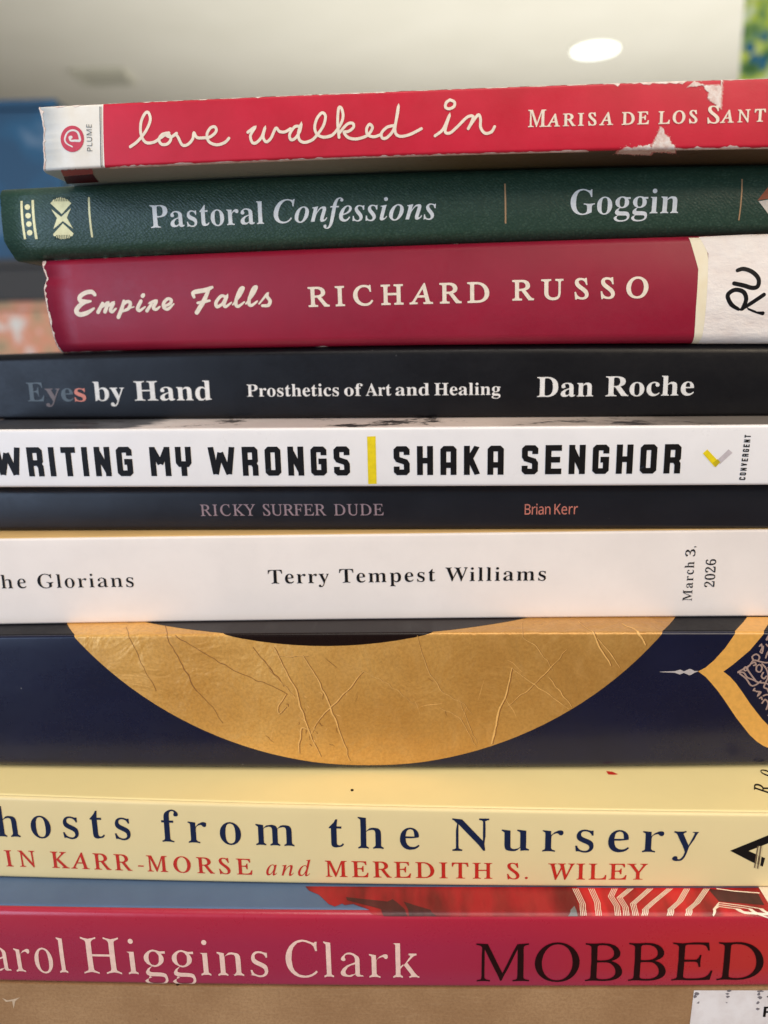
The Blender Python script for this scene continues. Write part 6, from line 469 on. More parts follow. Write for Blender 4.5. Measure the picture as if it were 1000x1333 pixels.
'B':(0.439,[[-67,0,-60,27,-54,27,1,33,38,53,64,89,85,145,251,770,263,839,257,868,240,887,209,897,163,903,169,929,512,929,647,917,743,879,801,817,821,729,806,654,764,591,693,541,594,502,663,469,713,422,742,363,752,290,747,234,729,182,701,136,640,79,558,36,458,9,343,0],[385,517,475,524,548,543,606,575,647,619,671,673,680,737,669,801,637,847,584,875,509,884,447,879,430,872,419,861,402,821,376,730,326,539,330,528,340,521],[306,42,395,49,468,73,526,111,568,164,593,228,602,304,596,357,578,401,549,433,507,456,454,470,388,474,326,471,310,463,300,445,219,145,213,116,210,89,215,64,232,50]]),
'C':(0.471,[[437,-20,362,-15,294,0,233,26,180,60,135,104,99,156,72,217,56,284,51,357,61,455,92,551,140,644,203,729,278,805,363,866,454,913,547,940,642,950,726,941,823,915,861,907,887,915,907,940,934,940,878,665,850,665,852,686,852,707,845,765,828,814,801,854,762,882,714,900,655,905,573,894,492,861,416,808,349,739,291,656,247,561,219,458,210,349,217,259,241,182,281,120,334,74,398,47,473,38,588,56,697,112,798,206,823,183,738,93,647,30,582,2,512,-15]]),
'D':(0.507,[[-71,0,-63,27,-56,27,-2,33,36,51,62,87,83,145,251,770,263,838,257,867,239,886,208,897,161,903,169,929,525,929,611,924,688,909,756,883,816,848,865,803,905,750,934,689,952,620,958,544,947,438,913,337,859,245,786,163,696,95,589,44,468,11,333,0],[340,44,413,49,480,64,540,88,619,140,684,207,736,287,772,377,794,474,802,575,794,668,769,745,727,806,670,850,597,876,508,885,443,878,424,866,410,846,385,774,226,179,210,98,217,72,240,56,281,48]]),
'E':(0.454,[[-67,0,-60,27,-55,27,-1,33,36,50,62,86,83,146,251,770,263,838,257,867,240,886,209,897,163,903,169,929,880,929,841,728,818,728,818,733,814,788,803,827,781,855,745,872,692,881,618,884,504,884,443,878,426,868,413,852,392,792,318,520,431,520,518,528,578,551,617,591,642,651,668,651,574,322,549,322,553,375,551,412,543,439,529,457,506,467,427,474,308,474,224,167,214,124,210,94,215,71,232,56,261,49,306,47,399,47,488,52,563,68,627,95,682,135,730,188,772,255,799,255,702,0]]),
'F':(0.406,[[-62,0,-54,27,-48,27,19,36,42,50,60,72,90,146,258,770,270,838,264,867,246,886,214,897,168,903,176,929,842,929,801,709,774,709,775,722,775,735,771,785,759,823,738,850,689,874,614,882,508,882,462,879,437,870,423,856,414,837,390,747,330,516,406,516,467,519,516,527,554,543,584,568,610,603,633,650,660,650,571,313,543,313,547,346,548,380,541,425,524,452,488,466,424,470,318,470,232,138,227,112,224,89,231,57,251,39,286,29,338,24,336,0]]),
'G':(0.541,[[490,-20,406,-15,329,1,260,27,199,63,148,107,107,160,78,220,60,288,54,361,64,460,94,557,142,649,204,734,279,808,363,869,454,914,551,941,654,950,745,941,827,917,893,893,929,884,954,887,973,897,1006,939,1029,939,967,654,944,654,929,728,899,790,857,839,802,876,738,898,662,905,582,897,506,870,437,826,374,767,320,695,274,611,240,521,219,433,212,347,221,251,247,171,291,107,351,59,423,31,509,21,577,29,638,52,684,86,708,128,756,316,762,345,766,371,759,399,739,415,643,428,650,454,1036,454,1029,428,985,425,953,416,929,400,913,376,901,342,887,291,833,70,724,20,610,-10]]),
'H':(0.52,[[-67,0,-60,27,-55,27,12,36,35,50,54,71,70,102,83,145,251,770,263,838,257,867,240,886,209,897,163,903,169,929,540,929,533,903,528,903,475,897,438,878,411,842,388,779,332,571,326,541,329,530,337,523,371,518,715,518,747,524,762,548,821,770,833,838,827,867,809,886,777,897,731,903,739,929,1109,929,1101,903,1091,903,1040,896,1005,878,979,842,958,784,791,160,782,120,778,90,784,61,802,43,833,32,880,27,873,0,502,0,509,27,514,27,583,36,606,50,625,71,653,145,728,424,730,435,731,445,728,457,720,463,686,467,344,467,312,463,297,439,222,160,212,120,208,90,214,61,232,43,264,32,310,27,304,0]]),
'I':(0.245,[[-62,0,-54,27,-48,27,19,36,42,50,60,71,90,145,258,770,270,838,264,867,246,886,214,897,168,903,176,929,551,929,544,903,533,903,483,896,447,878,421,842,400,784,232,160,220,90,226,61,244,43,275,32,321,27,314,0]]),
'J':(0.257,[[44,-20,-17,-12,-63,13,-92,51,-102,98,-97,128,-83,152,-60,168,-32,173,-6,169,15,155,30,135,35,110,33,94,28,79,23,52,31,27,55,19,83,27,102,52,118,94,136,153,296,759,312,841,305,870,283,887,246,895,192,900,201,929,586,929,578,903,524,898,488,882,463,851,443,795,305,269,277,179,243,107,203,51,157,11,104,-12]]),
'K':(0.454,[[-67,0,-60,27,-55,27,12,36,35,50,54,71,70,102,83,145,251,770,263,838,257,867,240,886,209,897,163,903,169,929,537,929,529,903,518,903,471,898,438,882,413,850,392,791,322,531,320,521,318,512,321,503,328,500,344,506,673,771,730,827,749,868,742,887,718,899,678,903,670,903,677,929,1002,929,993,904,986,904,929,891,862,853,673,708,446,528,711,138,749,88,787,53,828,32,876,26,869,0,471,0,480,26,489,26,527,28,554,36,570,51,575,74,565,110,536,158,336,455,318,466,306,462,300,449,220,149,210,93,216,60,236,41,271,31,324,27,317,0]]),
'L':(0.449,[[-48,0,-42,27,-36,27,18,33,56,51,82,87,103,145,270,770,280,810,283,838,277,867,259,886,228,897,181,903,188,929,557,929,548,904,496,898,459,879,433,843,411,786,250,184,236,128,231,102,236,74,253,58,282,50,329,47,424,47,519,52,595,65,656,90,707,130,753,187,798,263,823,263,736,0]]),
'M':(0.59,[[-73,0,-64,27,7,36,31,50,50,71,79,145,255,770,267,838,261,867,243,886,212,897,165,903,173,929,424,929,521,216,993,929,1248,929,1240,903,1229,903,1179,896,1143,878,1117,842,1096,784,929,160,920,120,916,90,922,61,940,43,972,32,1018,27,1011,0,643,0,650,23,719,36,742,52,762,77,794,165,960,784,438,0,419,0,314,786,153,206,138,142,133,95,139,63,156,42,188,31,235,26,228,0]]),
'N':(0.5,[[676,-21,308,745,150,168,139,120,136,86,142,57,160,40,193,32,243,27,236,0,-67,0,-60,27,-5,33,34,50,61,86,83,145,259,786,263,801,265,817,258,847,239,875,210,896,172,903,163,903,169,929,364,929,707,216,854,762,866,810,869,844,863,872,844,889,811,898,760,903,767,929,1072,929,1064,903,995,893,971,880,951,859,935,828,920,784,701,-21]]),
'O':(0.516,[[400,-20,298,-10,210,21,161,53,120,93,87,140,62,195,48,256,43,324,51,415,77,505,116,593,169,676,231,751,303,817,381,872,465,914,551,941,638,950,708,945,771,931,826,907,874,874,914,834,946,786,978,701,989,604,983,530,964,453,936,377,898,304,852,234,800,169,742,112,680,64,592,17,499,-11],[402,20,470,30,535,58,597,102,654,160,706,229,750,307,787,392,814,481,831,572,837,662,831,736,814,798,786,846,747,881,699,902,641,909,569,899,497,867,428,816,365,749,308,667,261,572,232,497,212,422,199,348,195,274,201,199,219,136,249,86,290,49,341,27]]),
'P':(0.403,[[-67,0,-60,27,-54,27,0,33,36,50,62,85,83,145,251,770,263,838,257,868,240,887,209,897,163,903,169,929,535,929,658,916,746,877,799,812,817,721,812,670,796,622,770,578,715,522,640,480,549,453,442,445,318,445,302,441,294,428,215,129,212,110,210,91,217,59,238,40,275,31,330,27,322,0],[385,485,470,492,540,514,594,549,634,598,657,657,665,728,660,779,646,819,622,850,588,872,543,885,488,889,454,886,430,875,413,852,398,810,321,527,318,505,321,495,329,489]]),
'Q':(0.516,[[588,-259,497,-251,388,-224,286,-198,216,-189,166,-196,113,-217,56,-251,40,-228,287,-7,215,21,154,59,106,109,71,171,50,242,43,324,52,418,77,511,118,600,171,682,234,757,305,821,382,875,463,915,545,941,626,950,726,939,813,908,863,876,904,837,937,790,961,737,976,677,981,611,972,515,946,420,902,327,843,238,770,158,684,86,588,29,487,-5,380,-16,347,-19,328,-28,253,-93,287,-90,321,-90,410,-100,521,-128,624,-156,689,-165,756,-153,826,-114,897,-51,919,-70,838,-156,761,-215,708,-240,650,-254],[399,21,469,31,537,60,601,107,661,172,715,253,763,349,800,453,823,556,830,657,824,732,807,794,778,843,738,878,688,900,629,907,555,896,484,864,418,814,357,747,302,666,257,572,221,471,200,370,193,270,199,196,218,135,248,86,289,50,339,29]]),
'R':(0.451,[[-67,0,-60,27,-54,27,1,33,38,53,64,89,85,145,251,770,263,839,257,868,240,887,209,897,163,903,169,929,563,929,649,924,720,906,775,876,815,836,838,787,846,728,829,640,779,568,696,511,579,470,702,171,733,106,762,62,796,36,838,27,844,27,835,0,627,0,442,457,412,457,352,458,305,462,228,177,212,91,218,60,236,40,266,29,309,26,324,26,316,0],[404,500,490,506,562,527,619,561,660,606,685,662,693,727,681,796,645,846,586,875,502,885,449,879,431,870,417,854,395,797,316,505,358,502]]),
'S':(0.369,[[306,-19,216,-9,116,20,98,26,83,27,60,22,42,8,30,-16,5,-16,51,291,77,293,84,212,105,145,137,91,180,53,231,29,291,21,340,28,383,46,420,76,448,113,466,159,471,210,468,244,456,279,414,348,367,403,308,463,245,534,205,594,183,649,176,707,184,773,210,831,250,881,304,918,369,942,443,950,505,946,561,932,605,918,626,913,656,921,677,946,702,946,660,673,638,673,632,744,617,802,591,848,557,880,514,900,463,907,419,902,382,888,351,865,327,834,314,796,309,752,315,711,335,669,365,625,402,582,463,517,527,449,568,390,593,324,602,253,592,179,563,113,518,59,459,17,387,-10]]),
'T':(0.42,[[99,0,105,27,116,27,159,30,193,38,220,55,242,83,278,179,457,834,461,858,452,875,424,881,388,881,312,877,251,864,204,841,169,807,141,762,118,704,89,707,148,929,921,929,878,700,853,700,854,721,854,743,846,807,821,850,772,873,692,881,637,881,610,873,596,846,415,185,396,86,403,57,424,39,460,30,514,27,529,27,521,0]]),
'U':(0.491,[[400,-20,315,-13,243,10,183,47,139,97,112,156,103,226,109,284,128,363,238,775,250,839,243,870,224,889,189,899,136,904,142,929,535,929,529,904,516,904,460,896,420,872,392,828,369,763,270,385,246,285,238,219,243,168,260,126,289,91,327,66,375,51,431,46,504,53,568,75,622,111,664,158,701,236,740,363,833,709,848,774,853,823,847,863,830,887,798,899,745,904,751,929,1064,929,1060,904,1041,904,996,897,961,876,935,841,916,792,893,713,791,326,753,213,707,124,671,77,629,41,582,13,499,-12]]),
'V':(0.437,[[160,-20,192,790,188,843,171,878,139,896,89,903,75,903,81,929,453,929,446,905,435,905,381,899,349,878,331,839,324,774,298,191,768,749,819,818,835,860,830,882,813,895,741,903,747,929,1033,929,1024,903,1021,903,983,894,946,868,853,768,189,-20]]),
'W':(0.592,[[165,-20,197,788,193,843,174,878,138,898,81,905,85,929,458,929,451,905,441,905,387,899,354,878,337,839,329,774,306,231,642,709,646,791,642,843,625,878,592,897,544,904,535,904,540,929,896,929,888,904,849,901,820,893,800,877,787,851,775,756,754,240,1089,744,1128,813,1140,862,1130,884,1097,898,1044,904,1053,929,1334,929,1328,904,1324,904,1286,895,1248,868,1209,824,1165,763,638,-20,612,-20,639,621,191,-20]]),
'X':(0.459,[[-125,0,-117,23,-58,37,3,72,67,128,399,459,306,741,265,843,243,869,215,888,179,900,130,904,121,904,129,929,539,929,532,903,509,903,462,897,434,879,424,850,441,775,516,557,729,764,781,823,798,865,789,887,762,900,717,904,701,904,709,929,1032,929,1022,904,1019,904,976,896,934,872,830,783,533,501,637,180,677,81,697,57,723,40,757,29,805,26,815,26,809,0,390,0,395,26,419,26,459,28,489,36,508,52,514,79,511,113,501,150,418,399,197,180,146,118,129,70,141,45,177,29,238,21,230,0]]),
'Y':(0.412,[[95,0,105,24,190,36,216,49,235,69,261,132,333,402,211,732,187,792,163,836,137,868,107,888,71,899,27,903,34,929,437,929,427,903,378,898,345,889,326,873,320,846,324,818,333,786,449,470,665,716,732,799,749,830,755,854,748,876,728,891,694,899,645,903,651,929,971,929,963,900,925,892,885,866,784,766,470,410,395,132,389,106,385,81,393,51,415,35,455,27,516,24,508,0]]),
'Z':(0.459,[[-23,0,-23,20,707,878,455,878,379,874,317,862,266,839,225,807,191,762,161,704,136,704,207,929,908,929,908,915,175,54,411,54,557,60,608,68,648,82,682,101,713,128,756,182,795,255,822,255,740,0]]),
'a':(0.342,[[99,-16,53,-7,17,21,-6,66,-13,129,-8,202,9,276,37,351,75,423,123,488,180,548,241,595,304,623,367,633,415,625,448,600,465,560,482,618,584,618,462,180,443,89,449,75,466,70,505,92,564,160,583,144,513,55,449,2,391,-16,360,-9,342,11,336,46,347,113,381,235,307,125,238,46,193,12,147,-9],[164,66,196,73,231,95,267,130,304,174,371,282,398,342,420,402,433,461,438,514,430,561,407,588,369,598,328,590,287,568,247,531,193,453,148,351,117,243,106,146,113,102,132,75]]),
'd':(0.355,[[122,-16,82,-11,47,3,19,27,-8,78,-17,146,-10,214,11,287,44,362,88,435,140,501,199,557,245,591,291,615,338,628,384,633,431,628,465,612,485,587,545,831,549,852,551,872,547,890,536,901,486,909,466,909,473,935,551,943,611,958,677,974,686,970,689,960,688,947,685,936,481,161,471,120,467,89,475,67,500,60,545,86,612,161,634,144,576,73,526,23,480,-6,434,-16,396,-8,373,15,365,54,375,123,403,224,333,118,266,43,221,10,173,-10],[181,55,217,63,255,87,293,123,330,171,398,285,445,408,459,466,463,518,459,553,445,579,424,595,396,600,352,593,308,572,264,536,202,459,150,356,114,247,102,156,107,114,124,82,149,62]]),
'e':(0.287,[[177,-13,124,-7,79,11,42,42,14,83,-3,135,-8,197,-2,263,18,330,50,397,92,461,143,519,201,567,264,603,327,625,391,633,444,626,484,606,508,575,516,532,505,477,472,426,416,379,340,338,241,307,122,285,115,236,113,196,121,133,144,87,183,60,238,51,303,63,371,101,442,163,462,142,397,73,329,24,257,-4],[128,316,211,333,280,360,336,398,376,442,400,490,408,543,403,572,387,590,360,596,317,587,273,560,230,517,190,460,155,392]]),
'f':(0.199,[[-97,-306,-131,-301,-158,-285,-177,-261,-183,-232,-177,-200,-161,-180,-133,-173,-108,-178,-94,-192,-89,-216,-93,-238,-98,-254,-94,-265,-83,-269,-59,-263,-38,-245,-20,-216,4,-148,27,-50,142,565,13,565,24,608,150,608,167,681,192,768,226,840,269,898,319,940,373,965,431,974,480,967,518,946,542,915,551,877,544,844,522,823,486,817,459,822,442,840,437,869,439,882,442,895,447,911,437,929,411,938,364,919,326,862,297,767,263,608,420,608,414,565,255,565,201,300,134,15,100,-91,66,-171,17,-246,-37,-291]]),
'i':(0.177,[[244,787,219,792,197,807,181,829,176,856,181,881,197,904,219,920,244,925,271,920,293,905,309,882,314,856,309,829,294,807,272,792],[66,-16,29,-8,7,17,0,58,7,106,23,172,110,482,116,507,120,528,115,551,99,565,73,572,35,575,40,598,130,610,192,621,247,633,258,629,262,617,261,605,257,592,126,157,116,103,123,74,144,64,174,76,213,110,259,168,279,148,205,57,134,2]]),
'n':(0.364,[[445,-17,417,-13,396,1,382,24,377,55,391,131,431,281,471,432,485,508,481,531,469,545,450,549,422,544,390,527,318,465,246,379,185,283,135,165,85,0,-24,0,106,442,124,525,119,547,106,560,82,567,46,570,35,570,39,594,134,606,200,619,261,633,266,628,266,615,185,355,284,476,376,562,432,600,482,622,527,630,570,622,596,597,604,556,600,503,586,445,508,176,495,128,490,98,497,75,518,67,547,80,582,118,623,181,645,165,580,64,513,3]]),
'o':(0.351,[[211,-16,149,-9,96,10,52,44,19,88,-1,142,-8,204,1,281,28,357,69,429,123,495,186,551,256,595,329,623,403,633,467,626,522,606,567,573,600,528,621,475,627,412,620,345,598,276,564,209,520,146,467,91,407,46,343,11,277,-9],[226,23,280,33,332,64,380,111,422,171,458,239,486,311,503,384,509,453,496,533,458,582,395,598,351,591,308,570,265,535,205,462,156,367,123,264,111,167,119,105,142,60,178,32]]),
's':(0.248,[[156,-16,105,-12,64,-1,12,12,-8,7,-17,-8,-44,-8,-15,212,8,211,20,129,48,69,74,42,106,26,142,20,185,28,220,52,243,90,251,137,241,186,208,239,167,293,126,349,92,412,82,444,79,475,84,518,100,556,126,588,160,613,200,628,246,633,294,629,332,619,387,604,409,610,418,629,441,629,414,428,391,428,369,522,325,579,261,598,230,592,204,575,187,550,181,521,194,474,231,416,273,363,310,309,345,243,355,211,359,177,352,126,332,80,301,41,261,10,212,-10]])},
'J':{'C':(0.44,[[404,-23,332,-18,267,-4,209,20,159,53,117,94,84,142,60,198,45,261,40,329,49,428,73,525,113,617,167,703,232,779,308,841,393,888,481,916,574,925,666,918,770,896,794,891,814,888,842,897,862,925,899,925,841,617,802,619,797,697,781,762,754,813,718,849,672,871,618,878,557,870,498,844,443,802,392,743,345,666,304,574,271,473,251,377,244,285,251,214,270,154,302,105,345,69,397,48,458,40,560,59,653,116,736,211,774,181,698,92,611,28,513,-10]]),
'e':(0.269,[[175,-19,119,-13,72,6,32,38,2,80,-16,133,-21,196,-13,269,11,343,50,415,99,480,156,537,219,581,285,610,352,619,413,611,459,586,489,546,498,496,489,444,460,394,413,347,347,305,261,273,157,248,149,176,155,133,174,99,204,78,244,71,294,84,342,124,391,191,428,167,376,85,317,28,249,-7],[168,293,228,313,281,343,325,380,359,424,380,472,387,520,384,543,374,561,360,571,343,575,313,567,283,543,251,504,206,415]]),
'f':(0.193,[[-132,-278,-179,-270,-217,-247,-242,-212,-250,-169,-245,-140,-231,-116,-209,-101,-181,-95,-157,-100,-137,-112,-124,-132,-120,-157,-122,-178,-130,-195,-141,-214,-135,-229,-118,-234,-92,-226,-68,-205,-47,-172,-30,-130,9,5,51,208,120,551,27,551,38,606,132,606,164,708,204,792,251,857,304,903,362,931,423,940,483,933,527,911,555,878,564,835,556,795,533,771,494,763,469,768,448,782,433,802,428,826,439,860,450,884,445,895,428,899,403,891,378,868,356,830,322,738,289,606,403,606,395,551,281,551,211,226,172,70,130,-57,80,-155,22,-224,-23,-254,-74,-272]]),
'i':(0.194,[[263,743,229,749,200,768,181,797,175,831,181,866,200,895,229,914,263,920,297,914,326,895,345,866,352,831,345,797,326,768,297,749],[98,-16,57,-10,27,10,8,41,1,82,8,128,20,175,89,422,101,473,106,508,100,529,82,541,51,545,39,545,38,579,178,598,300,619,179,171,168,110,173,91,189,85,229,108,283,180,310,161,241,63,171,4]]),
'n':(0.357,[[426,-19,376,-8,346,26,336,82,351,168,394,306,441,443,451,493,445,514,426,521,378,506,327,459,273,380,232,303,195,214,161,113,132,0,-28,0,85,422,99,480,103,508,97,529,79,541,48,545,36,545,34,579,302,619,232,387,305,491,373,563,418,594,464,613,512,619,568,608,601,574,612,518,602,452,570,340,497,114,503,93,520,86,539,92,559,110,608,180,638,160,582,82,531,26,480,-8]]),
'o':(0.316,[[192,-19,134,-12,83,7,40,40,6,83,-14,135,-20,196,-12,270,11,345,48,416,96,482,152,538,215,582,282,610,351,619,414,613,468,594,512,562,544,519,563,467,570,406,562,334,539,260,504,188,457,122,400,65,336,20,266,-9],[207,27,237,35,267,60,296,99,323,148,369,263,400,383,411,481,404,534,381,566,344,576,313,568,283,544,254,507,226,459,181,344,150,222,138,117,146,67,169,37]]),
's':(0.253,[[181,-19,126,-12,56,9,30,15,5,8,-13,-13,-48,-8,-13,218,26,211,39,131,66,74,107,40,163,28,205,37,231,62,239,105,228,154,189,212,137,277,103,325,77,371,62,414,56,455,62,500,79,539,107,572,143,598,184,613,231,618,289,612,359,595,372,592,384,590,408,596,424,614,459,614,430,410,395,414,368,504,326,558,267,576,238,571,214,557,199,535,193,510,207,462,247,404,291,351,330,298,367,232,377,198,380,164,374,115,355,71,324,34,284,5,236,-13]])},
'S':{'B':(0.437,[[130,0,130,959,404,959,515,953,605,935,676,906,727,862,758,800,768,721,763,668,747,621,721,581,685,548,640,524,586,509,586,502,643,489,695,467,739,437,772,395,793,341,801,273,791,192,761,125,711,71,644,32,563,8,467,0],[251,551,428,551,502,555,559,568,598,590,623,621,638,660,643,708,637,756,619,794,588,821,515,847,410,856,251,856],[251,102,445,102,521,108,580,124,622,152,650,188,666,232,672,282,666,329,649,370,620,404,576,429,515,445,435,450,251,450]]),
'E':(0.373,[[130,0,130,959,666,959,666,853,251,853,251,553,642,553,642,449,251,449,251,106,666,106,666,0]]),
'K':(0.416,[[130,0,130,959,251,959,251,486,333,578,416,669,676,959,817,959,437,541,831,0,689,0,349,458,251,372,251,0]]),
'L':(0.352,[[130,0,130,959,251,959,251,107,670,107,670,0]]),
'M':(0.609,[[130,0,130,959,309,959,604,173,610,173,911,959,1088,959,1088,0,968,0,968,590,972,728,978,839,972,839,653,0,553,0,238,841,232,841,239,729,242,582,242,0]]),
'P':(0.406,[[130,0,130,959,384,959,498,951,590,926,658,885,706,829,735,760,744,677,735,600,709,529,679,485,640,448,589,416,526,393,450,378,361,373,251,373,251,0],[251,477,348,477,431,482,500,497,552,521,589,558,612,608,619,672,613,728,593,774,560,810,513,835,451,851,373,856,251,856]]),
'U':(0.491,[[486,-13,377,-3,286,30,214,84,162,156,131,242,121,341,121,959,242,959,242,337,249,265,270,205,304,156,353,120,416,99,493,91,572,99,635,122,682,161,714,211,734,270,740,338,740,959,860,959,860,338,850,244,819,159,788,110,747,68,696,33,636,7,566,-8]]),
'a':(0.377,[[289,-13,227,-8,173,10,126,38,90,79,69,133,62,200,71,266,99,322,146,366,213,399,300,420,407,430,529,434,529,477,525,531,512,572,490,602,443,628,380,637,325,632,273,620,177,582,141,670,192,694,253,714,318,728,387,732,467,726,532,706,582,674,617,628,638,567,645,490,645,0,559,0,536,102,531,102,482,51,432,15,370,-6],[316,82,373,88,424,104,467,132,501,172,521,224,528,287,528,352,422,348,341,341,279,326,236,305,207,276,190,241,184,199,193,146,221,110,263,89]]),
'e':(0.379,[[420,-13,324,-3,240,28,191,61,151,102,118,152,93,212,79,279,74,355,84,464,113,557,143,610,181,653,225,688,276,713,331,728,392,733,478,723,551,693,610,645,653,580,680,500,689,408,689,337,196,337,204,262,225,200,259,151,304,116,359,94,426,87,490,90,547,100,657,137,657,34,548,-2,489,-11],[199,431,565,431,560,488,546,538,522,580,489,611,445,630,391,637,338,631,294,612,257,582,229,541,209,491]]),
'i':(0.173,[[175,839,147,844,125,858,110,882,105,915,110,948,125,972,147,985,175,990,200,985,222,972,238,948,243,915,238,882,222,858,200,844],[114,0,114,720,232,720,232,0]]),
'n':(0.415,[[114,0,114,720,210,720,227,622,234,622,275,671,330,706,394,726,461,733,540,726,605,706,655,671,692,621,714,553,721,469,721,0,604,0,604,461,594,537,564,591,514,623,443,634,372,627,317,604,278,567,253,515,237,451,232,373,232,0]]),
'r':(0.277,[[114,0,114,720,211,720,224,588,230,588,270,643,320,690,380,723,450,733,494,731,535,725,520,617,482,623,442,626,389,618,338,596,295,559,261,511,240,452,232,384,232,0]])},
'T':{'1':(0.384,[[352,0,352,555,354,646,357,745,328,717,287,680,177,591,79,713,388,959,555,959,555,0]]),
'F':(0.369,[[121,0,121,959,670,959,670,792,321,792,321,545,646,545,646,379,321,379,321,0]])}}

MM = 0.001
CAM_H = 0.49                      # camera height above the floor, metres
scene = bpy.context.scene
COL = scene.collection

# ------------------------------------------------------------------ camera
cd = bpy.data.cameras.new('camera'); cam = bpy.data.objects.new('camera', cd); COL.objects.link(cam)
pitch, roll = CAM
fw = Vector((0, math.cos(pitch), -math.sin(pitch))); rt = Vector((1, 0, 0)); up = rt.cross(fw)
rt2 = rt * math.cos(roll) + up * math.sin(roll); up2 = -rt * math.sin(roll) + up * math.cos(roll)
cam.matrix_world = Matrix((( rt2.x, up2.x, -fw.x, 0), (rt2.y, up2.y, -fw.y, 0), (rt2.z, up2.z, -fw.z, CAM_H), (0, 0, 0, 1)))
cd.sensor_fit = 'VERTICAL'; cd.sensor_height = 36.0; cd.lens = 36.0 * 1000 / 1333
cd.clip_start = 0.01; cd.clip_end = 60
cd.dof.use_dof = True; cd.dof.focus_distance = 0.183; cd.dof.aperture_fstop = 10.0
scene.camera = cam

# ------------------------------------------------------------------ world, lamps, exposure
world = bpy.data.worlds.new('World'); scene.world = world; world.use_nodes = True
bg = world.node_tree.nodes['Background']; bg.inputs[0].default_value = (0.94, 0.93, 0.90, 1); bg.inputs[1].default_value = 0.27
def area(name, loc, target, size, sy, power, color):
    l = bpy.data.lights.new(name, 'AREA'); l.shape = 'RECTANGLE'; l.size = size; l.size_y = sy; l.energy = power; l.color = color
    o = bpy.data.objects.new(name, l); COL.objects.link(o); o.location = loc
    o.rotation_euler = (Vector(target) - Vector(loc)).to_track_quat('-Z', 'Y').to_euler(); return o
STACK = (0, 0.19, CAM_H - 0.05)
area('window_light', (-1.35, -1.1, CAM_H + 0.2), STACK, 1.1, 1.5, 26, (0.52, 0.70, 1.0))
area('ceiling_lamp_light', (0.64, -0.68, CAM_H + 0.66), STACK, 0.55, 0.55, 9.5, (1.0, 0.83, 0.62))
area('overhead_fill_light', (0.15, -0.40, CAM_H + 1.45), STACK, 0.9, 0.9, 14, (1.0, 0.93, 0.82))  # added soft fill standing for ceiling bounce, lifts the top covers
area('ceiling_fill_light', (1.4, 4.2, CAM_H - 0.40), (1.4, 4.4, CAM_H + 2), 5.4, 3.4, 124, (1.0, 0.985, 0.93))  # added uplight hidden behind the stack, brightens the ceiling
scene.view_settings.view_transform = 'Standard'; scene.view_settings.look = 'None'
scene.view_settings.exposure = 0.0; scene.view_settings.gamma = 1.0
scene.render.engine = 'CYCLES'

# ------------------------------------------------------------------ materials
def srgb(r, g, b):
    f = lambda c: (c / 255 / 12.92) if c / 255 <= 0.04045 else ((c / 255 + 0.055) / 1.055) ** 2.4
    return (f(r), f(g), f(b), 1)
MATS = {}
class NT:
    def __init__(s, name):
        s.m = bpy.data.materials.new(name); s.m.use_nodes = True; s.t = s.m.node_tree
        s.b = s.t.nodes['Principled BSDF']; s.tc = s.t.nodes.new('ShaderNodeTexCoord'); MATS[name] = s.m
    def n(s, kind, **kw):
        x = s.t.nodes.new(kind)
        for k, v in kw.items():
            if k in x.inputs.keys(): x.inputs[k].default_value = v
            else: setattr(x, k, v)
        return x
    def l(s, a, b): s.t.links.new(a, b)
    def mapping(s, scale, src='Object', rot=(0, 0, 0)):
        m = s.n('ShaderNodeMapping'); m.inputs['Scale'].default_value = scale; m.inputs['Rotation'].default_value = rot
        s.l(s.tc.outputs[src], m.inputs['Vector']); return m.outputs['Vector']
    def noise(s, scale, detail=4, rough=.55, vec=None, dist=0):
        x = s.n('ShaderNodeTexNoise', Scale=scale, Detail=detail, Roughness=rough, Distortion=dist)
        s.l(vec if vec is not None else s.tc.outputs['Object'], x.inputs['Vector']); return x.outputs['Fac']
    def ramp(s, fac, stops):
        x = s.n('ShaderNodeValToRGB'); e = x.color_ramp.elements
        while len(e) < len(stops): e.new(0.5)
        for i, (p, c) in enumerate(stops): e[i].position = p; e[i].color = c
        s.l(fac, x.inputs['Fac']); return x.outputs['Color']
    def mix(s, fac, a, b, blend='MIX'):
        x = s.n('ShaderNodeMix', data_type='RGBA', blend_type=blend)
        for sock, v in ((x.inputs[0], fac), (x.inputs[6], a), (x.inputs[7], b)):
            if hasattr(v, 'is_output'): s.l(v, sock)
            else: sock.default_value = v
        return x.outputs[2]
    def math(s, op, a, b=0.0, clamp=False):
        x = s.n('ShaderNodeMath', operation=op, use_clamp=clamp)
        for sock, v in ((x.inputs[0], a), (x.inputs[1], b)):
            if hasattr(v, 'is_output'): s.l(v, sock)
            else: sock.default_value = v
        return x.outputs[0]
    def sep(s, out='UV'):
        x = s.n('ShaderNodeSeparateXYZ'); s.l(s.tc.outputs[out], x.inputs[0]); return x.outputs
    def color(s, c):
        if hasattr(c, 'is_output'): s.l(c, s.b.inputs['Base Color'])
        else: s.b.inputs['Base Color'].default_value = c
    def bump(s, h, strength, dist=0.0002):
        x = s.n('ShaderNodeBump', Strength=strength, Distance=dist); s.l(h, x.inputs['Height'])
        if s.b.inputs['Normal'].links: s.l(s.b.inputs['Normal'].links[0].from_socket, x.inputs['Normal'])
        s.l(x.outputs['Normal'], s.b.inputs['Normal'])
def V1(v): return (v, v, v, 1)

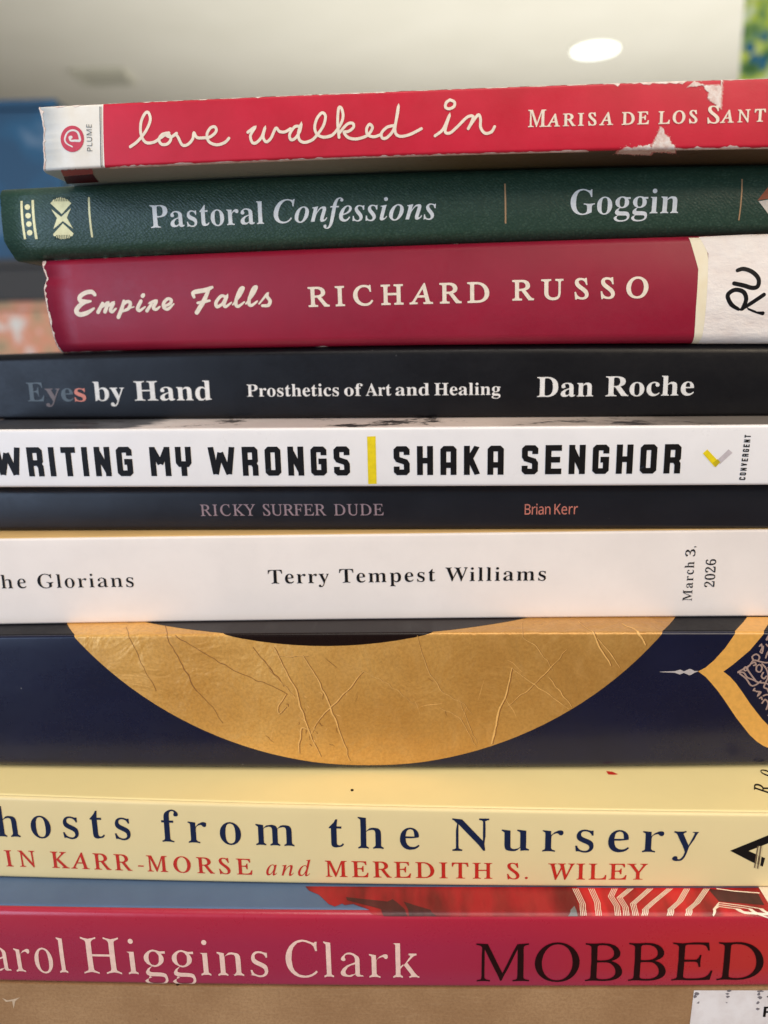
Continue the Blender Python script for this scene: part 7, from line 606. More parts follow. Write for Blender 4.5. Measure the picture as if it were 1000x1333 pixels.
def coat_stock(name, c, rough=.4, spec=.5, var=.06, bump=.12, grime=.0, coat=0, fine=2500):
    """printed cover stock: base colour with slight mottling, fibre bump and uneven gloss"""
    q = NT(name)
    n1 = q.noise(70, 5); n2 = q.noise(900, 3)
    dark = tuple(x * (1 - var * 2) for x in c[:3]) + (1,)
    col = q.mix(q.ramp(n1, [(.3, V1(0)), (.7, V1(1))]), dark, c)
    if grime:
        g = q.ramp(q.noise(160, 6, .7), [(.52, V1(0)), (.72, V1(1))]); col = q.mix(q.math('MULTIPLY', g, grime), col, tuple(x * .72 for x in c[:3]) + (1,))
    if max(c[:3]) < .06:
        vd = q.n('ShaderNodeTexVoronoi', feature='F1'); vd.inputs['Scale'].default_value = 120; q.l(q.tc.outputs['Object'], vd.inputs['Vector'])
        col = q.mix(q.ramp(vd.outputs['Distance'], [(.010, V1(.5)), (.022, V1(0))]), col, (.45, .42, .4, 1))
    q.color(col)
    rr = q.n('ShaderNodeMapRange'); q.l(n2, rr.inputs[0]); rr.inputs['To Min'].default_value = rough - .07; rr.inputs['To Max'].default_value = rough + .09
    sm = q.noise(38, 5, .65, q.mapping((1, 1, 1.7), rot=(0, .5, 0))); hs = q.noise(1, 3, .6, q.mapping((90, 90, 3200), rot=(0, .35, 0))); h2 = q.noise(1, 2, .6, q.mapping((110, 110, 2600), rot=(0, -.9, 0)))
    scr = q.math('ADD', q.ramp(hs, [(.70, V1(0)), (.74, V1(1))]), q.ramp(h2, [(.70, V1(0)), (.73, V1(1))]), clamp=True)
    ro = q.math('ADD', q.math('ADD', rr.outputs[0], q.math('MULTIPLY', q.math('SUBTRACT', sm, .5), .42)), q.math('MULTIPLY', scr, .18), clamp=True)
    q.l(ro, q.b.inputs['Roughness']); q.scr = scr; q.b.inputs['Specular IOR Level'].default_value = spec
    q.b.inputs['Coat Weight'].default_value = coat; q.b.inputs['Coat Roughness'].default_value = .18
    q.bump(q.noise(fine, 2), bump, .0001); q.bump(q.noise(45, 3), .25, .0006)
    return q

def field_uv(q, uc, ucslope=0.0):
    s = q.sep(); return s[0], s[1]

# book 1: white end, red field, scuffs
q = coat_stock('red_cover_print', srgb(205, 30, 50), .42, .4, .05, .15)
u, a = field_uv(q, 0)
edge = q.math('GREATER_THAN', q.math('ADD', u, q.math('MULTIPLY', a, -.078)), -63.72 + 0)
redn = q.mix(q.ramp(q.noise(60, 4), [(.35, V1(0)), (.7, V1(1))]), srgb(188, 22, 44), srgb(206, 30, 56))
sc_ = q.ramp(q.noise(420, 6, .75, q.mapping((1, 1, 3))), [(.69, V1(0)), (.76, V1(1))])
redn = q.mix(q.math('MULTIPLY', sc_, .35), redn, srgb(236, 180, 170))
wht = q.mix(q.ramp(q.noise(90, 5), [(.4, V1(0)), (.75, V1(1))]), srgb(240, 234, 222), srgb(226, 214, 192))
q.color(q.mix(edge, wht, redn))
# underside of book 1: back cover print, its shade darkened into the colours
q = coat_stock('shaded_back_cover_print', srgb(190, 195, 180), .5)
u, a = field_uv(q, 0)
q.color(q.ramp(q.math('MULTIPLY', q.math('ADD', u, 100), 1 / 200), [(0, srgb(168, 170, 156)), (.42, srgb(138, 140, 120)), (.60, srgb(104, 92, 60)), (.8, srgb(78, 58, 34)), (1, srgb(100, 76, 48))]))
q = coat_stock('front_cover_print', srgb(220, 196, 150), .45)
u, a = field_uv(q, 0)
q.color(q.ramp(q.noise(38, 5, .7, q.mapping((1, .2, .2))), [(.38, srgb(60, 30, 18)), (.44, srgb(230, 180, 90)), (.52, srgb(240, 226, 200)), (.62, srgb(200, 60, 50)), (.7, srgb(236, 220, 190))]))

# book 2: green cloth grain
q = coat_stock('green_grained_cloth', srgb(38, 62, 50), .42, .55, .12, .0)
vv = q.mapping((1300, 1300, 2100), rot=(0, .6, 0))
vor = q.n('ShaderNodeTexVoronoi', feature='F1'); vor.inputs['Scale'].default_value = 1.0; q.l(vv, vor.inputs['Vector'])
wv = q.n('ShaderNodeTexWave', bands_direction='DIAGONAL'); wv.inputs['Scale'].default_value = 620; wv.inputs['Distortion'].default_value = 5; wv.inputs['Detail'].default_value = 3
q.l(q.tc.outputs['Object'], wv.inputs['Vector'])
q.bump(vor.outputs['Distance'], .3, .00016); q.bump(wv.outputs['Fac'], .14, .00012)
grain = q.ramp(vor.outputs['Distance'], [(.05, V1(1)), (.6, V1(0))])
q.color(q.mix(q.math('MULTIPLY', q.math('MULTIPLY', grain, q.ramp(q.noise(500, 4, .7), [(.4, V1(.2)), (.65, V1(1))])), .5), srgb(38, 66, 50), srgb(88, 114, 94)))

# book 3
coat_stock('crimson_jacket', srgb(152, 13, 46), .46, .5, .07, .12)
coat_stock('black_jacket', srgb(15, 14, 18), .36, .3, .1, .1)
coat_stock('black_cover_top', srgb(46, 28, 28), .5, .4, .1, .1)
coat_stock('white_glossy_cover', srgb(236, 230, 226), .33, .5, .03, .06, grime=.12)
q = coat_stock('photo_cover_print', V1(.5), .4)
u, a = field_uv(q, 0)
pn = q.noise(26, 5, .7, q.mapping((1, 1.4, 1))); uu = q.math('MULTIPLY', q.math('ADD', u, 100), 1 / 200)
pc = q.ramp(q.math('ADD', uu, q.math('MULTIPLY', q.math('SUBTRACT', pn, .5), .35)), [(.08, srgb(60, 60, 64)), (.16, srgb(100, 100, 104)), (.20, srgb(222, 212, 208)), (.45, srgb(205, 190, 186)), (.62, srgb(216, 200, 190)), (.9, srgb(120, 112, 106))])
q.color(q.mix(q.ramp(q.noise(55, 6, .75), [(.56, V1(0)), (.62, V1(1))]), pc, srgb(52, 46, 46)))
coat_stock('charcoal_matte_cover', srgb(27, 27, 34), .36, .4, .08, .05)
coat_stock('white_proof_cover', srgb(240, 228, 218), .5, .4, .03, .1, grime=.1)
coat_stock('cream_orange_cover', srgb(232, 192, 128), .5, .4, .04, .1)
q = coat_stock('midnight_cover', srgb(14, 18, 46), .28, .38, .12, .05, coat=.12)
coat_stock('midnight_cover_top', srgb(14, 12, 18), .45, .2, .1, .05)
q = coat_stock('pale_yellow_cover', srgb(242, 222, 160), .38, .45, .02, .06)
u, a = field_uv(q, 0)
q = coat_stock('yellow_spine', srgb(232, 210, 154), .42, .45, .02, .06)  # same yellow a tone darker; overhead light on the covers put in colour
# book 10 gradient print
q = coat_stock('magenta_red_jacket', V1(.5), .3, .5, .05, .06, coat=.5)
u, a = field_uv(q, 0)
uu = q.math('MULTIPLY', q.math('ADD', u, 100), 1 / 200)
c1 = q.ramp(uu, [(0, srgb(158, 34, 64)), (.5, srgb(162, 30, 66)), (.66, srgb(162, 26, 58)), (.82, srgb(180, 32, 42)), (.97, srgb(186, 42, 36))])
low = q.ramp(q.math('MULTIPLY', a, 1 / 20.0), [(.02, V1(1)), (.3, V1(0))]); hi = q.ramp(q.math('MULTIPLY', a, 1 / 20.0), [(.6, V1(0)), (.98, V1(1))])
q.color(q.mix(q.math('MULTIPLY', hi, .8), q.mix(q.math('MULTIPLY', low, .5), c1, srgb(156, 50, 84)), srgb(176, 30, 54)))
coat_stock('sky_cover_print', srgb(84, 106, 138), .4, .45, .06, .08)
q = NT('paper_pages'); st_ = q.noise(1, 2, .5, q.mapping((30, 30, 5200))); q.color(q.mix(st_, srgb(196, 180, 150), srgb(236, 226, 202))); q.b.inputs['Roughness'].default_value = .9
q.bump(st_, .5, .0002)
q = NT('cardboard')
n = q.noise(40, 6, .6); sp = q.noise(1400, 3, .7); fl = q.noise(1, 4, .6, q.mapping((160, 160, 1500)))
cb = q.mix(q.ramp(n, [(.3, V1(0)), (.7, V1(1))]), srgb(150, 112, 76), srgb(176, 138, 98))
cb = q.mix(q.ramp(sp, [(.35, V1(.35)), (.6, V1(0))]), cb, srgb(120, 86, 56)); cb = q.mix(q.ramp(fl, [(.55, V1(0)), (.8, V1(.35))]), cb, srgb(190, 156, 118))
vs = q.n('ShaderNodeTexVoronoi', feature='F1'); vs.inputs['Scale'].default_value = 75; q.l(q.tc.outputs['Object'], vs.inputs['Vector'])
cb = q.mix(q.ramp(vs.outputs['Distance'], [(.03, V1(1)), (.045, V1(0))]), cb, srgb(60, 40, 26))
q.color(cb); q.b.inputs['Roughness'].default_value = .85; q.b.inputs['Specular IOR Level'].default_value = .2; q.bump(sp, .3, .0001); q.bump(fl, .2, .0002)
# inks and small prints
INK = dict(cream=(srgb(244, 226, 202), .45), grey=(srgb(100, 104, 104), .5), silver=(srgb(252, 250, 242), .42), white=(srgb(232, 226, 218), .5), teal=(srgb(84, 94, 100), .5),
    taupe=(srgb(110, 96, 94), .5), salmon=(srgb(214, 128, 108), .5), ink=(srgb(17, 14, 15), .5), rose=(srgb(160, 134, 138), .5), navy=(srgb(24, 36, 66), .35), scarlet=(srgb(202, 44, 30), .4),
    blush=(srgb(246, 206, 188), .35), black=(srgb(34, 8, 12), .3), rosered=(srgb(206, 50, 70), .45), marker=(srgb(22, 20, 22), .35), gold=(srgb(238, 220, 160), .38), tan=(srgb(206, 164, 120), .45),
    greencloth=(srgb(44, 66, 54), .5), rust=(srgb(176, 92, 58), .5), yellow=(srgb(236, 208, 10), .4), mauvegrey=(srgb(196, 184, 184), .4), olive=(srgb(196, 172, 10), .4), umber=(srgb(26, 14, 12), .25),
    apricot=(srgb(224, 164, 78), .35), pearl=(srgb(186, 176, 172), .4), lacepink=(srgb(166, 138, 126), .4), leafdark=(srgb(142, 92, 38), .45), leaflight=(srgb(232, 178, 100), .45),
    buff=(srgb(222, 202, 150), .5), tan2=(srgb(120, 96, 70), .5), clothred=(srgb(146, 20, 28), .4), clothdark=(srgb(78, 26, 30), .4), clothbright=(srgb(180, 26, 32), .4), graphite=(srgb(120, 120, 122), .4),
    darkred=(srgb(86, 8, 16), .4), wornpink=(srgb(176, 90, 88), .6), tornpink=(srgb(222, 150, 140), .8), scuffpale=(srgb(206, 178, 146), .8), smudge=(srgb(120, 112, 114), .7))
for k_, (c_, r_) in INK.items():
    q = NT('ink_' + k_); q.b.inputs['Roughness'].default_value = r_
    if k_.startswith('cloth'):
        fo = q.noise(1, 3, .5, q.mapping((150, 40, 60), rot=(0, 0, .5))); q.color(q.mix(q.ramp(fo, [(.38, V1(0)), (.62, V1(1))]), tuple(x * .5 for x in c_[:3]) + (1,), tuple(min(1, x * 1.25) for x in c_[:3]) + (1,))); q.bump(fo, .3, .0008); continue
    if max(c_[:3]) < .12: q.b.inputs['Specular IOR Level'].default_value = .2
    nn = q.noise(700, 4, .6); q.color(q.mix(q.ramp(nn, [(.35, V1(0)), (.65, V1(1))]), tuple(x * .86 for x in c_[:3]) + (1,), c_)); q.bump(q.noise(2500, 2), .1, .0001)
MATS['ink_gold'].node_tree.nodes['Principled BSDF'].inputs['Metallic'].default_value = .35
MATS['ink_tan'].node_tree.nodes['Principled BSDF'].inputs['Metallic'].default_value = .4
q = NT('ink_tornpaper'); nn = q.noise(500, 6, .75); q.color(q.ramp(nn, [(.3, srgb(196, 150, 138)), (.48, srgb(224, 200, 186)), (.68, srgb(240, 230, 220))])); q.b.inputs['Roughness'].default_value = .85; q.bump(nn, .6, .0003)
q = NT('ink_oldtape'); nn = q.noise(120, 5, .6); q.color(q.ramp(nn, [(.3, srgb(238, 220, 182)), (.7, srgb(244, 232, 204))])); q.b.inputs['Roughness'].default_value = .5
q = NT('ink_labelpaper'); nn = q.noise(75, 6, .7, q.mapping((1, 1, 2.0))); q.color(q.ramp(nn, [(.3, srgb(230, 214, 202)), (.5, srgb(240, 227, 215)), (.75, srgb(246, 236, 224))])); q.b.inputs['Roughness'].default_value = .6; q.bump(nn, .7, .0008)
q = NT('ink_labelwhite'); nn = q.noise(120, 6, .65); q.color(q.ramp(nn, [(.3, srgb(214, 202, 196)), (.6, srgb(232, 224, 220))])); q.b.inputs['Roughness'].default_value = .5
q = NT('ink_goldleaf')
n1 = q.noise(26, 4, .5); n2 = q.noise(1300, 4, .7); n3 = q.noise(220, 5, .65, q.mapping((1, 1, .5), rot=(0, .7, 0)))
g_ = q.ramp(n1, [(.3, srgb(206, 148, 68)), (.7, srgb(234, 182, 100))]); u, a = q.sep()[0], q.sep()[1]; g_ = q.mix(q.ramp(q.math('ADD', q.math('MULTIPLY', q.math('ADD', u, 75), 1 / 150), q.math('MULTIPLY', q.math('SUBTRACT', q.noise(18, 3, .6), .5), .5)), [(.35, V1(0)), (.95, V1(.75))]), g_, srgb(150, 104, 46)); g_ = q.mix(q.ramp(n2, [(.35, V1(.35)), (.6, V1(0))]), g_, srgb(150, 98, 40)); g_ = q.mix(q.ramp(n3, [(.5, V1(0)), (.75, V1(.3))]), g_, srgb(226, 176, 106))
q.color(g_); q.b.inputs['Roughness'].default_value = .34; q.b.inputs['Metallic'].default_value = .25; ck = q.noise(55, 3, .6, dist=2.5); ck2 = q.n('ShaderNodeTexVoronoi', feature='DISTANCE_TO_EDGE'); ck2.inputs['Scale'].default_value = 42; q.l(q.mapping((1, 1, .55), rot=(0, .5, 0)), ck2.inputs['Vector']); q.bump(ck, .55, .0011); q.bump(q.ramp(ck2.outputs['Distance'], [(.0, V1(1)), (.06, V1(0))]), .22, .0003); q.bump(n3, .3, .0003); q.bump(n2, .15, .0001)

# ------------------------------------------------------------------ book surface
def planes(b, u):
    f = lambda q_: q_[0] + q_[1] * u + q_[2] * (1 - (u / 95) ** 2)
    return f(b['zb']), f(b['zt'])
def wrap(j, u, a, off=0.0):
    """point on the outside of the jacket of book j in the book's own frame (metres); off lifts it off the surface"""
    b = BK[j]; T = b['T']; k = min(max(a, 0.0), T); t = k / T; zb, zt = planes(b, u)
    zb += .06; zt -= .06
    Z = zb + t * (zt - zb); Y = b['bul'] * (2 * t - 1) ** 2
    if k < b['rb']: Y += b['rb'] - math.sqrt(max(0, b['rb'] ** 2 - (b['rb'] - k) ** 2))
    if T - k < b['rt']: Y += b['rt'] - math.sqrt(max(0, b['rt'] ** 2 - (b['rt'] - (T - k)) ** 2))
    if a > T: Y += a - T
    if a < 0: Y += -a
    if off:
        e = .05
        if a >= T: n_ = Vector((0, 0, 1))
        elif a <= 0: n_ = Vector((0, 0, -1))
        else:
            p0 = wrap_raw(j, u, max(0, a - e)); p1 = wrap_raw(j, u, min(T, a + e)); tz = p1[1] - p0[1]; ty = p1[0] - p0[0]
            n_ = Vector((0, -tz, ty)).normalized()
        return Vector((u, Y + n_.y * off, Z + n_.z * off)) * MM
    return Vector((u, Y, Z)) * MM
def wrap_raw(j, u, a):
    v = wrap(j, u, a); return v.y / MM, v.z / MM
def stations(j):
    b = BK[j]; T = b['T']; s = {0.0, T}
    for r_, base, sg in ((b['rb'], 0, 1), (b['rt'], T, -1)):
        for i in range(1, 9): s.add(base + sg * r_ * (1 - math.cos(math.pi / 2 * i / 8)))
    n_ = 10
    for i in range(1, n_): 
        v = T * i / n_
        if b['rb'] < v < T - b['rt']: s.add(v)
    return sorted(s)
def link(name, me, mats, parent=None):
    o = bpy.data.objects.new(name, me); COL.objects.link(o)
    for m_ in (mats if isinstance(mats, (list, tuple)) else [mats]): me.materials.append(MATS[m_])
    if parent: o.parent = parent
    return o
def tagt(o, label, cat, group=None, kind=None):
    if label: o['label'] = label; o['category'] = cat
    if group: o['group'] = group
    if kind: o['kind'] = kind
    return o
def sheet(name, j, us, aa, thick, mat, parent, lend=None, rend=None, seed=0):
    """a bent board or sheet following the jacket over the a-values aa, given thickness"""
    bm = bmesh.new(); uvl = bm.loops.layers.uv.new('UVMap'); rng = random.Random(seed)
    outer = []; inner = []; uvs = {}
    for i, u in enumerate(us):
        ro = []; ri = []
        for k, a in enumerate(aa):
            uu = u
            if i == 0 and lend: uu = lend(a)
            if i == len(us) - 1 and rend: uu = rend(a)
            if i == 1 and lend: uu = max(u, lend(a) + .6)
            v = bm.verts.new(wrap(j, uu, a)); w = bm.verts.new(wrap(j, uu, a, -thick)); uvs[v] = (uu, a); uvs[w] = (uu, a); ro.append(v); ri.append(w)
        outer.append(ro); inner.append(ri)
    n_, m_ = len(us), len(aa)
    def F(vs):
        f = bm.faces.new(vs); f.smooth = True
        for l_ in f.loops: l_[uvl].uv = uvs[l_.vert]
        return f
    for i in range(n_ - 1):
        for k in range(m_ - 1):
            F((outer[i][k], outer[i + 1][k], outer[i + 1][k + 1], outer[i][k + 1])); F((inner[i][k], inner[i][k + 1], inner[i + 1][k + 1], inner[i + 1][k]))
    for i in range(n_ - 1):
        F((outer[i][0], inner[i][0], inner[i + 1][0], outer[i + 1][0])).smooth = False; F((outer[i][-1], outer[i + 1][-1], inner[i + 1][-1], inner[i][-1])).smooth = False
    for k in range(m_ - 1):
        F((outer[0][k], outer[0][k + 1], inner[0][k + 1], inner[0][k])).smooth = False; F((outer[-1][k], inner[-1][k], inner[-1][k + 1], outer[-1][k + 1])).smooth = False
    me = bpy.data.meshes.new(name); bm.to_mesh(me); bm.free()
    for e_ in me.edges: pass
    return link(name, me, mat, parent)

BOOKS = {
 1: ('worn paperback with red spine and white handwritten title, topmost book of the stack', 'red_cover_print', 'front_cover_print', 'shaded_back_cover_print', (-78.2, 122), 132, .35, 1.0),
 2: ('dark green cloth-grained book with silver title lettering and gilt ornaments, second from the top', 'green_grained_cloth', 'green_grained_cloth', 'green_grained_cloth', (-97, 128), 150, 1.2, 2.5),
 3: ('crimson hardcover with cream lettering and a white spine label marked RU in black marker', 'crimson_jacket', 'crimson_jacket', 'crimson_jacket', (-88.4, 118), 145, .8, 3.0),
 4: ('black book with white serif title lettering lying directly beneath the crimson book', 'black_jacket', 'black_cover_top', 'black_jacket', (-114, 118), 150, .4, 1.0),
 5: ('white paperback with heavy black capital letters and a small yellow upright bar', 'white_glossy_cover', 'photo_cover_print', 'white_glossy_cover', (-107, 110), 142, .35, .6),
 6: ('thinnest book of the stack, charcoal grey with small rose capitals and orange author name', 'charcoal_matte_cover', 'charcoal_matte_cover', 'charcoal_matte_cover', (-114, 115), 150, .4, .6),
 7: ('plain white proof copy with small widely spaced black lettering and a date printed sideways', 'white_proof_cover', 'cream_orange_cover', 'white_proof_cover', (-116, 112), 142, .35, .6),
 8: ('thickest book of the stack, midnight blue with a large textured gold ring across its spine', 'midnight_cover', 'midnight_cover_top', 'midnight_cover', (-118, 122), 152, .5, .8),
 9: ('pale yellow paperback with navy title lettering above a line of red capitals', 'yellow_spine', 'pale_yellow_cover', 'pale_yellow_cover', (-120, 112), 150, .35, .6),
 10: ('magenta to red hardcover with pale pink and black lettering, bottom book of the stack', 'magenta_red_jacket', 'sky_cover_print', 'sky_cover_print', (-118, 115), 145, .8, 3.0)}
ROOT = {}; SPINE = {}
for j, (label, ms, mf, mb, (u0, u1), depth, th, inset) in BOOKS.items():
    b = BK[j]; T = b['T']
    e = bpy.data.objects.new('book', None); COL.objects.link(e); e.empty_display_size = .02
    e.location = (0, b['D'] * MM, CAM_H); e.rotation_euler = (0, 0, -b['yaw'])
    tagt(e, label, 'book', 'books in the stack'); ROOT[j] = e
    n_ = 26; us = [u0 + (u1 - u0) * i / n_ for i in range(n_ + 1)]
    st_a = stations(j); lend = None
    if j in LEFT:
        L_ = sorted(LEFT[j])
        def lend(a, L_=L_, j=j):
            if a <= L_[0][0]: v = L_[0][1]
            elif a >= L_[-1][0]: v = L_[-1][1]
            else:
                for (a0, x0), (a1, x1) in zip(L_, L_[1:]):
                    if a0 <= a <= a1: v = x0 + (x1 - x0) * (a - a0) / (a1 - a0 + 1e-9); break
            return v + .12 * noise.noise(Vector((a * 1.3, j * 7.1, 0)))
    if j in LEFT:
        xs = sorted(set(st_a + [T * i / 30 for i in range(31)]))
        st_a = [xs[0]] + [q1 for q0, q1 in zip(xs, xs[1:]) if q1 - q0 > .02]
        if T - st_a[-1] > 1e-6: st_a[-1] = T
    s = sheet('spine', j, us, st_a, th, ms, e, lend); SPINE[j] = s
    top = [T + .002, T + 1, T + 3, T + 10] + [T + depth * i / 5 for i in range(1, 6)]
    sheet('front_cover', j, us, top, th, mf, e, lend)
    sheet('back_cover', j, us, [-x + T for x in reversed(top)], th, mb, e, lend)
    # page block: fills the jacket, set back from its ends
    bm = bmesh.new(); rng = random.Random(j)
    y0 = (b['bul'] + max(b['rb'], b['rt']) + th + .3); y1 = depth - (2.5 if inset > 2 else .5)
    rows = []
    nu = 14
    for i in range(nu + 1):
        u = u0 + inset + (u1 - u0 - 2 * inset) * i / nu; zb, zt = planes(b, u); zb += th + .1; zt -= th + .1
        rows.append([bm.verts.new(Vector((u, y, z)) * MM) for y, z in ((y0, zb), (y1, zb), (y1, zt), (y0, zt))])
    for r0, r1 in zip(rows, rows[1:]):
        for k in range(4): bm.faces.new((r0[k], r1[k], r1[(k + 1) % 4], r0[(k + 1) % 4]))
    bm.faces.new(rows[0][::-1]); bm.faces.new(rows[-1]); bmesh.ops.recalc_face_normals(bm, faces=bm.faces)
    me = bpy.data.meshes.new('page_block'); bm.to_mesh(me); bm.free(); link('page_block', me, 'paper_pages', e)

# ------------------------------------------------------------------ flat print laid on a surface
def lay(name, j, tris, lvl, mat, parent, ucuts=True):
    """tris: list of (verts2d, faces) in jacket millimetres"""
    bm = bmesh.new()
    for vs, fs in tris:
        bv = [bm.verts.new((x, y, 0)) for x, y in vs]
        for f in fs:
            try: bm.faces.new([bv[i] for i in f])
            except ValueError: pass
    if not bm.faces: bm.free(); return None
    ys = [v.co.y for v in bm.verts]; xs = [v.co.x for v in bm.verts]; y0, y1, x0, x1 = min(ys), max(ys), min(xs), max(xs)
    T = BK[j]['T'] if j != 11 else 0
    for a in (stations(j) if j != 11 else []):
        if y0 < a < y1: bmesh.ops.bisect_plane(bm, geom=bm.verts[:] + bm.edges[:] + bm.faces[:], dist=1e-6, plane_co=(0, a, 0), plane_no=(0, 1, 0))
    if ucuts and j != 11:
        u = math.ceil(x0 / 6) * 6
        while u < x1:
            bmesh.ops.bisect_plane(bm, geom=bm.verts[:] + bm.edges[:] + bm.faces[:], dist=1e-6, plane_co=(u, 0, 0), plane_no=(1, 0, 0)); u += 6
    uvl = bm.loops.layers.uv.new('UVMap')
    for f in bm.faces:
        for l_ in f.loops: l_[uvl].uv = (l_.vert.co.x, l_.vert.co.y)
    flip = sum(f.normal.z * f.calc_area() for f in bm.faces) < 0
    if flip: bmesh.ops.reverse_faces(bm, faces=bm.faces)
    for v in bm.verts: v.co = wrap(j, v.co.x, v.co.y, .035 + .03 * lvl)
    for f in bm.faces: f.smooth = True
    me = bpy.data.meshes.new(name); bm.to_mesh(me); bm.free()
    return link(name, me, mat, parent)

def inside(pt, loops):
    x, y = pt; w = 0
    for L in loops:
        x0, y0 = L[-1]
        for x1, y1 in L:
            if y0 <= y < y1 or y1 <= y < y0:
                xi = x0 + (y - y0) / (y1 - y0) * (x1 - x0)
                if xi > x: w += 1 if y1 > y0 else -1
            x0, y0 = x1, y1
    return w
def fill_loops(loops, nonzero=True):
    vs = []; es = []
    for L in loops:
        k = len(vs); vs += [Vector(p_) for p_ in L]; es += [(k + i, k + (i + 1) % len(L)) for i in range(len(L))]
    r_ = delaunay_2d_cdt(vs, es, [], 0, 1e-6)
    V_, Fc = r_[0], r_[2]; out = []
    for f in Fc:
        c = ((V_[f[0]].x + V_[f[1]].x + V_[f[2]].x) / 3, (V_[f[0]].y + V_[f[1]].y + V_[f[2]].y) / 3); w = inside(c, loops)
        if (w != 0) if nonzero else (w % 2): out.append(f)
    return [(v.x, v.y) for v in V_], out

# ---- glyph outlines
def pairs(v): return [(v[i] / 2000, v[i + 1] / 2000) for i in range(0, len(v), 2)]
CAPH = .4647; SLANT = .2756
def offset_loop(L, dx, dy):
    n_ = len(L); out = []
    for i in range(n_):
        x0, y0 = L[i - 1]; x1, y1 = L[i]; x2, y2 = L[(i + 1) % n_]
        ax, ay = x1 - x0, y1 - y0; bx, by = x2 - x1, y2 - y1; la = math.hypot(ax, ay) or 1e-9; lb = math.hypot(bx, by) or 1e-9
        n1 = (ay / la, -ax / la); n2 = (by / lb, -bx / lb); nx, ny = n1[0] + n2[0], n1[1] + n2[1]; d = nx * n1[0] + ny * n1[1]
        k = 1 / max(d, .6); out.append((x1 + nx * k * dx, y1 + ny * k * dy))
    return out
def area2(L): return sum(L[i - 1][0] * L[i][1] - L[i][0] * L[i - 1][1] for i in range(len(L))) / 2
GC = {}
def reweight(L, loops, g):
    """thin the strokes of an outline: stroke thickness t becomes .022 + (t - .02) * g"""
    P = []
    for i in range(len(L)):
        a, b = L[i - 1], L[i]; n_ = max(1, int(math.hypot(b[0] - a[0], b[1] - a[1]) / .05))
        P += [(a[0] + (b[0] - a[0]) * k / n_, a[1] + (b[1] - a[1]) * k / n_) for k in range(n_)]
    n_ = len(P); nrm = []; dist = []
    segs = [(M[i - 1], M[i]) for M in loops for i in range(len(M))]
    for i in range(n_):
        a, b = P[i], P[(i + 1) % n_]; ex, ey = b[0] - a[0], b[1] - a[1]; l_ = math.hypot(ex, ey) or 1e-9; nx, ny = ey / l_, -ex / l_
        mx, my = (a[0] + b[0]) / 2 - nx * 1e-4, (a[1] + b[1]) / 2 - ny * 1e-4; best = .11
        for (p_, q_) in segs:
            sx, sy = q_[0] - p_[0], q_[1] - p_[1]; det = -nx * -sy + ny * -sx
            det = (-nx) * (-sy) - (-ny) * (-sx)
            if abs(det) < 1e-12: continue
            wx, wy = p_[0] - mx, p_[1] - my
            t = (wx * (-sy) - wy * (-sx)) / det; s_ = ((-nx) * wy - (-ny) * wx) / det
            if t > 1e-4 and 0 <= s_ <= 1 and t < best: best = t
        nrm.append((nx, ny)); dist.append(max(-.004, (best - (.022 + (best - .02) * g)) / 2))
    out = []
    for i in range(n_):
        n1, n2, d1, d2 = nrm[i - 1], nrm[i], dist[i - 1], dist[i]; det = n1[0] * n2[1] - n1[1] * n2[0]
        if abs(det) > .35: dx = (-d1 * n2[1] + d2 * n1[1]) / det; dy = (-d2 * n1[0] + d1 * n2[0]) / det
        else: d = (d1 + d2) / 2; mx, my = n1[0] + n2[0], n1[1] + n2[1]; l_ = math.hypot(mx, my) or 1e-9; dx, dy = -d * mx / l_, -d * my / l_
        out.append((P[i][0] + dx, P[i][1] + dy))
    return out
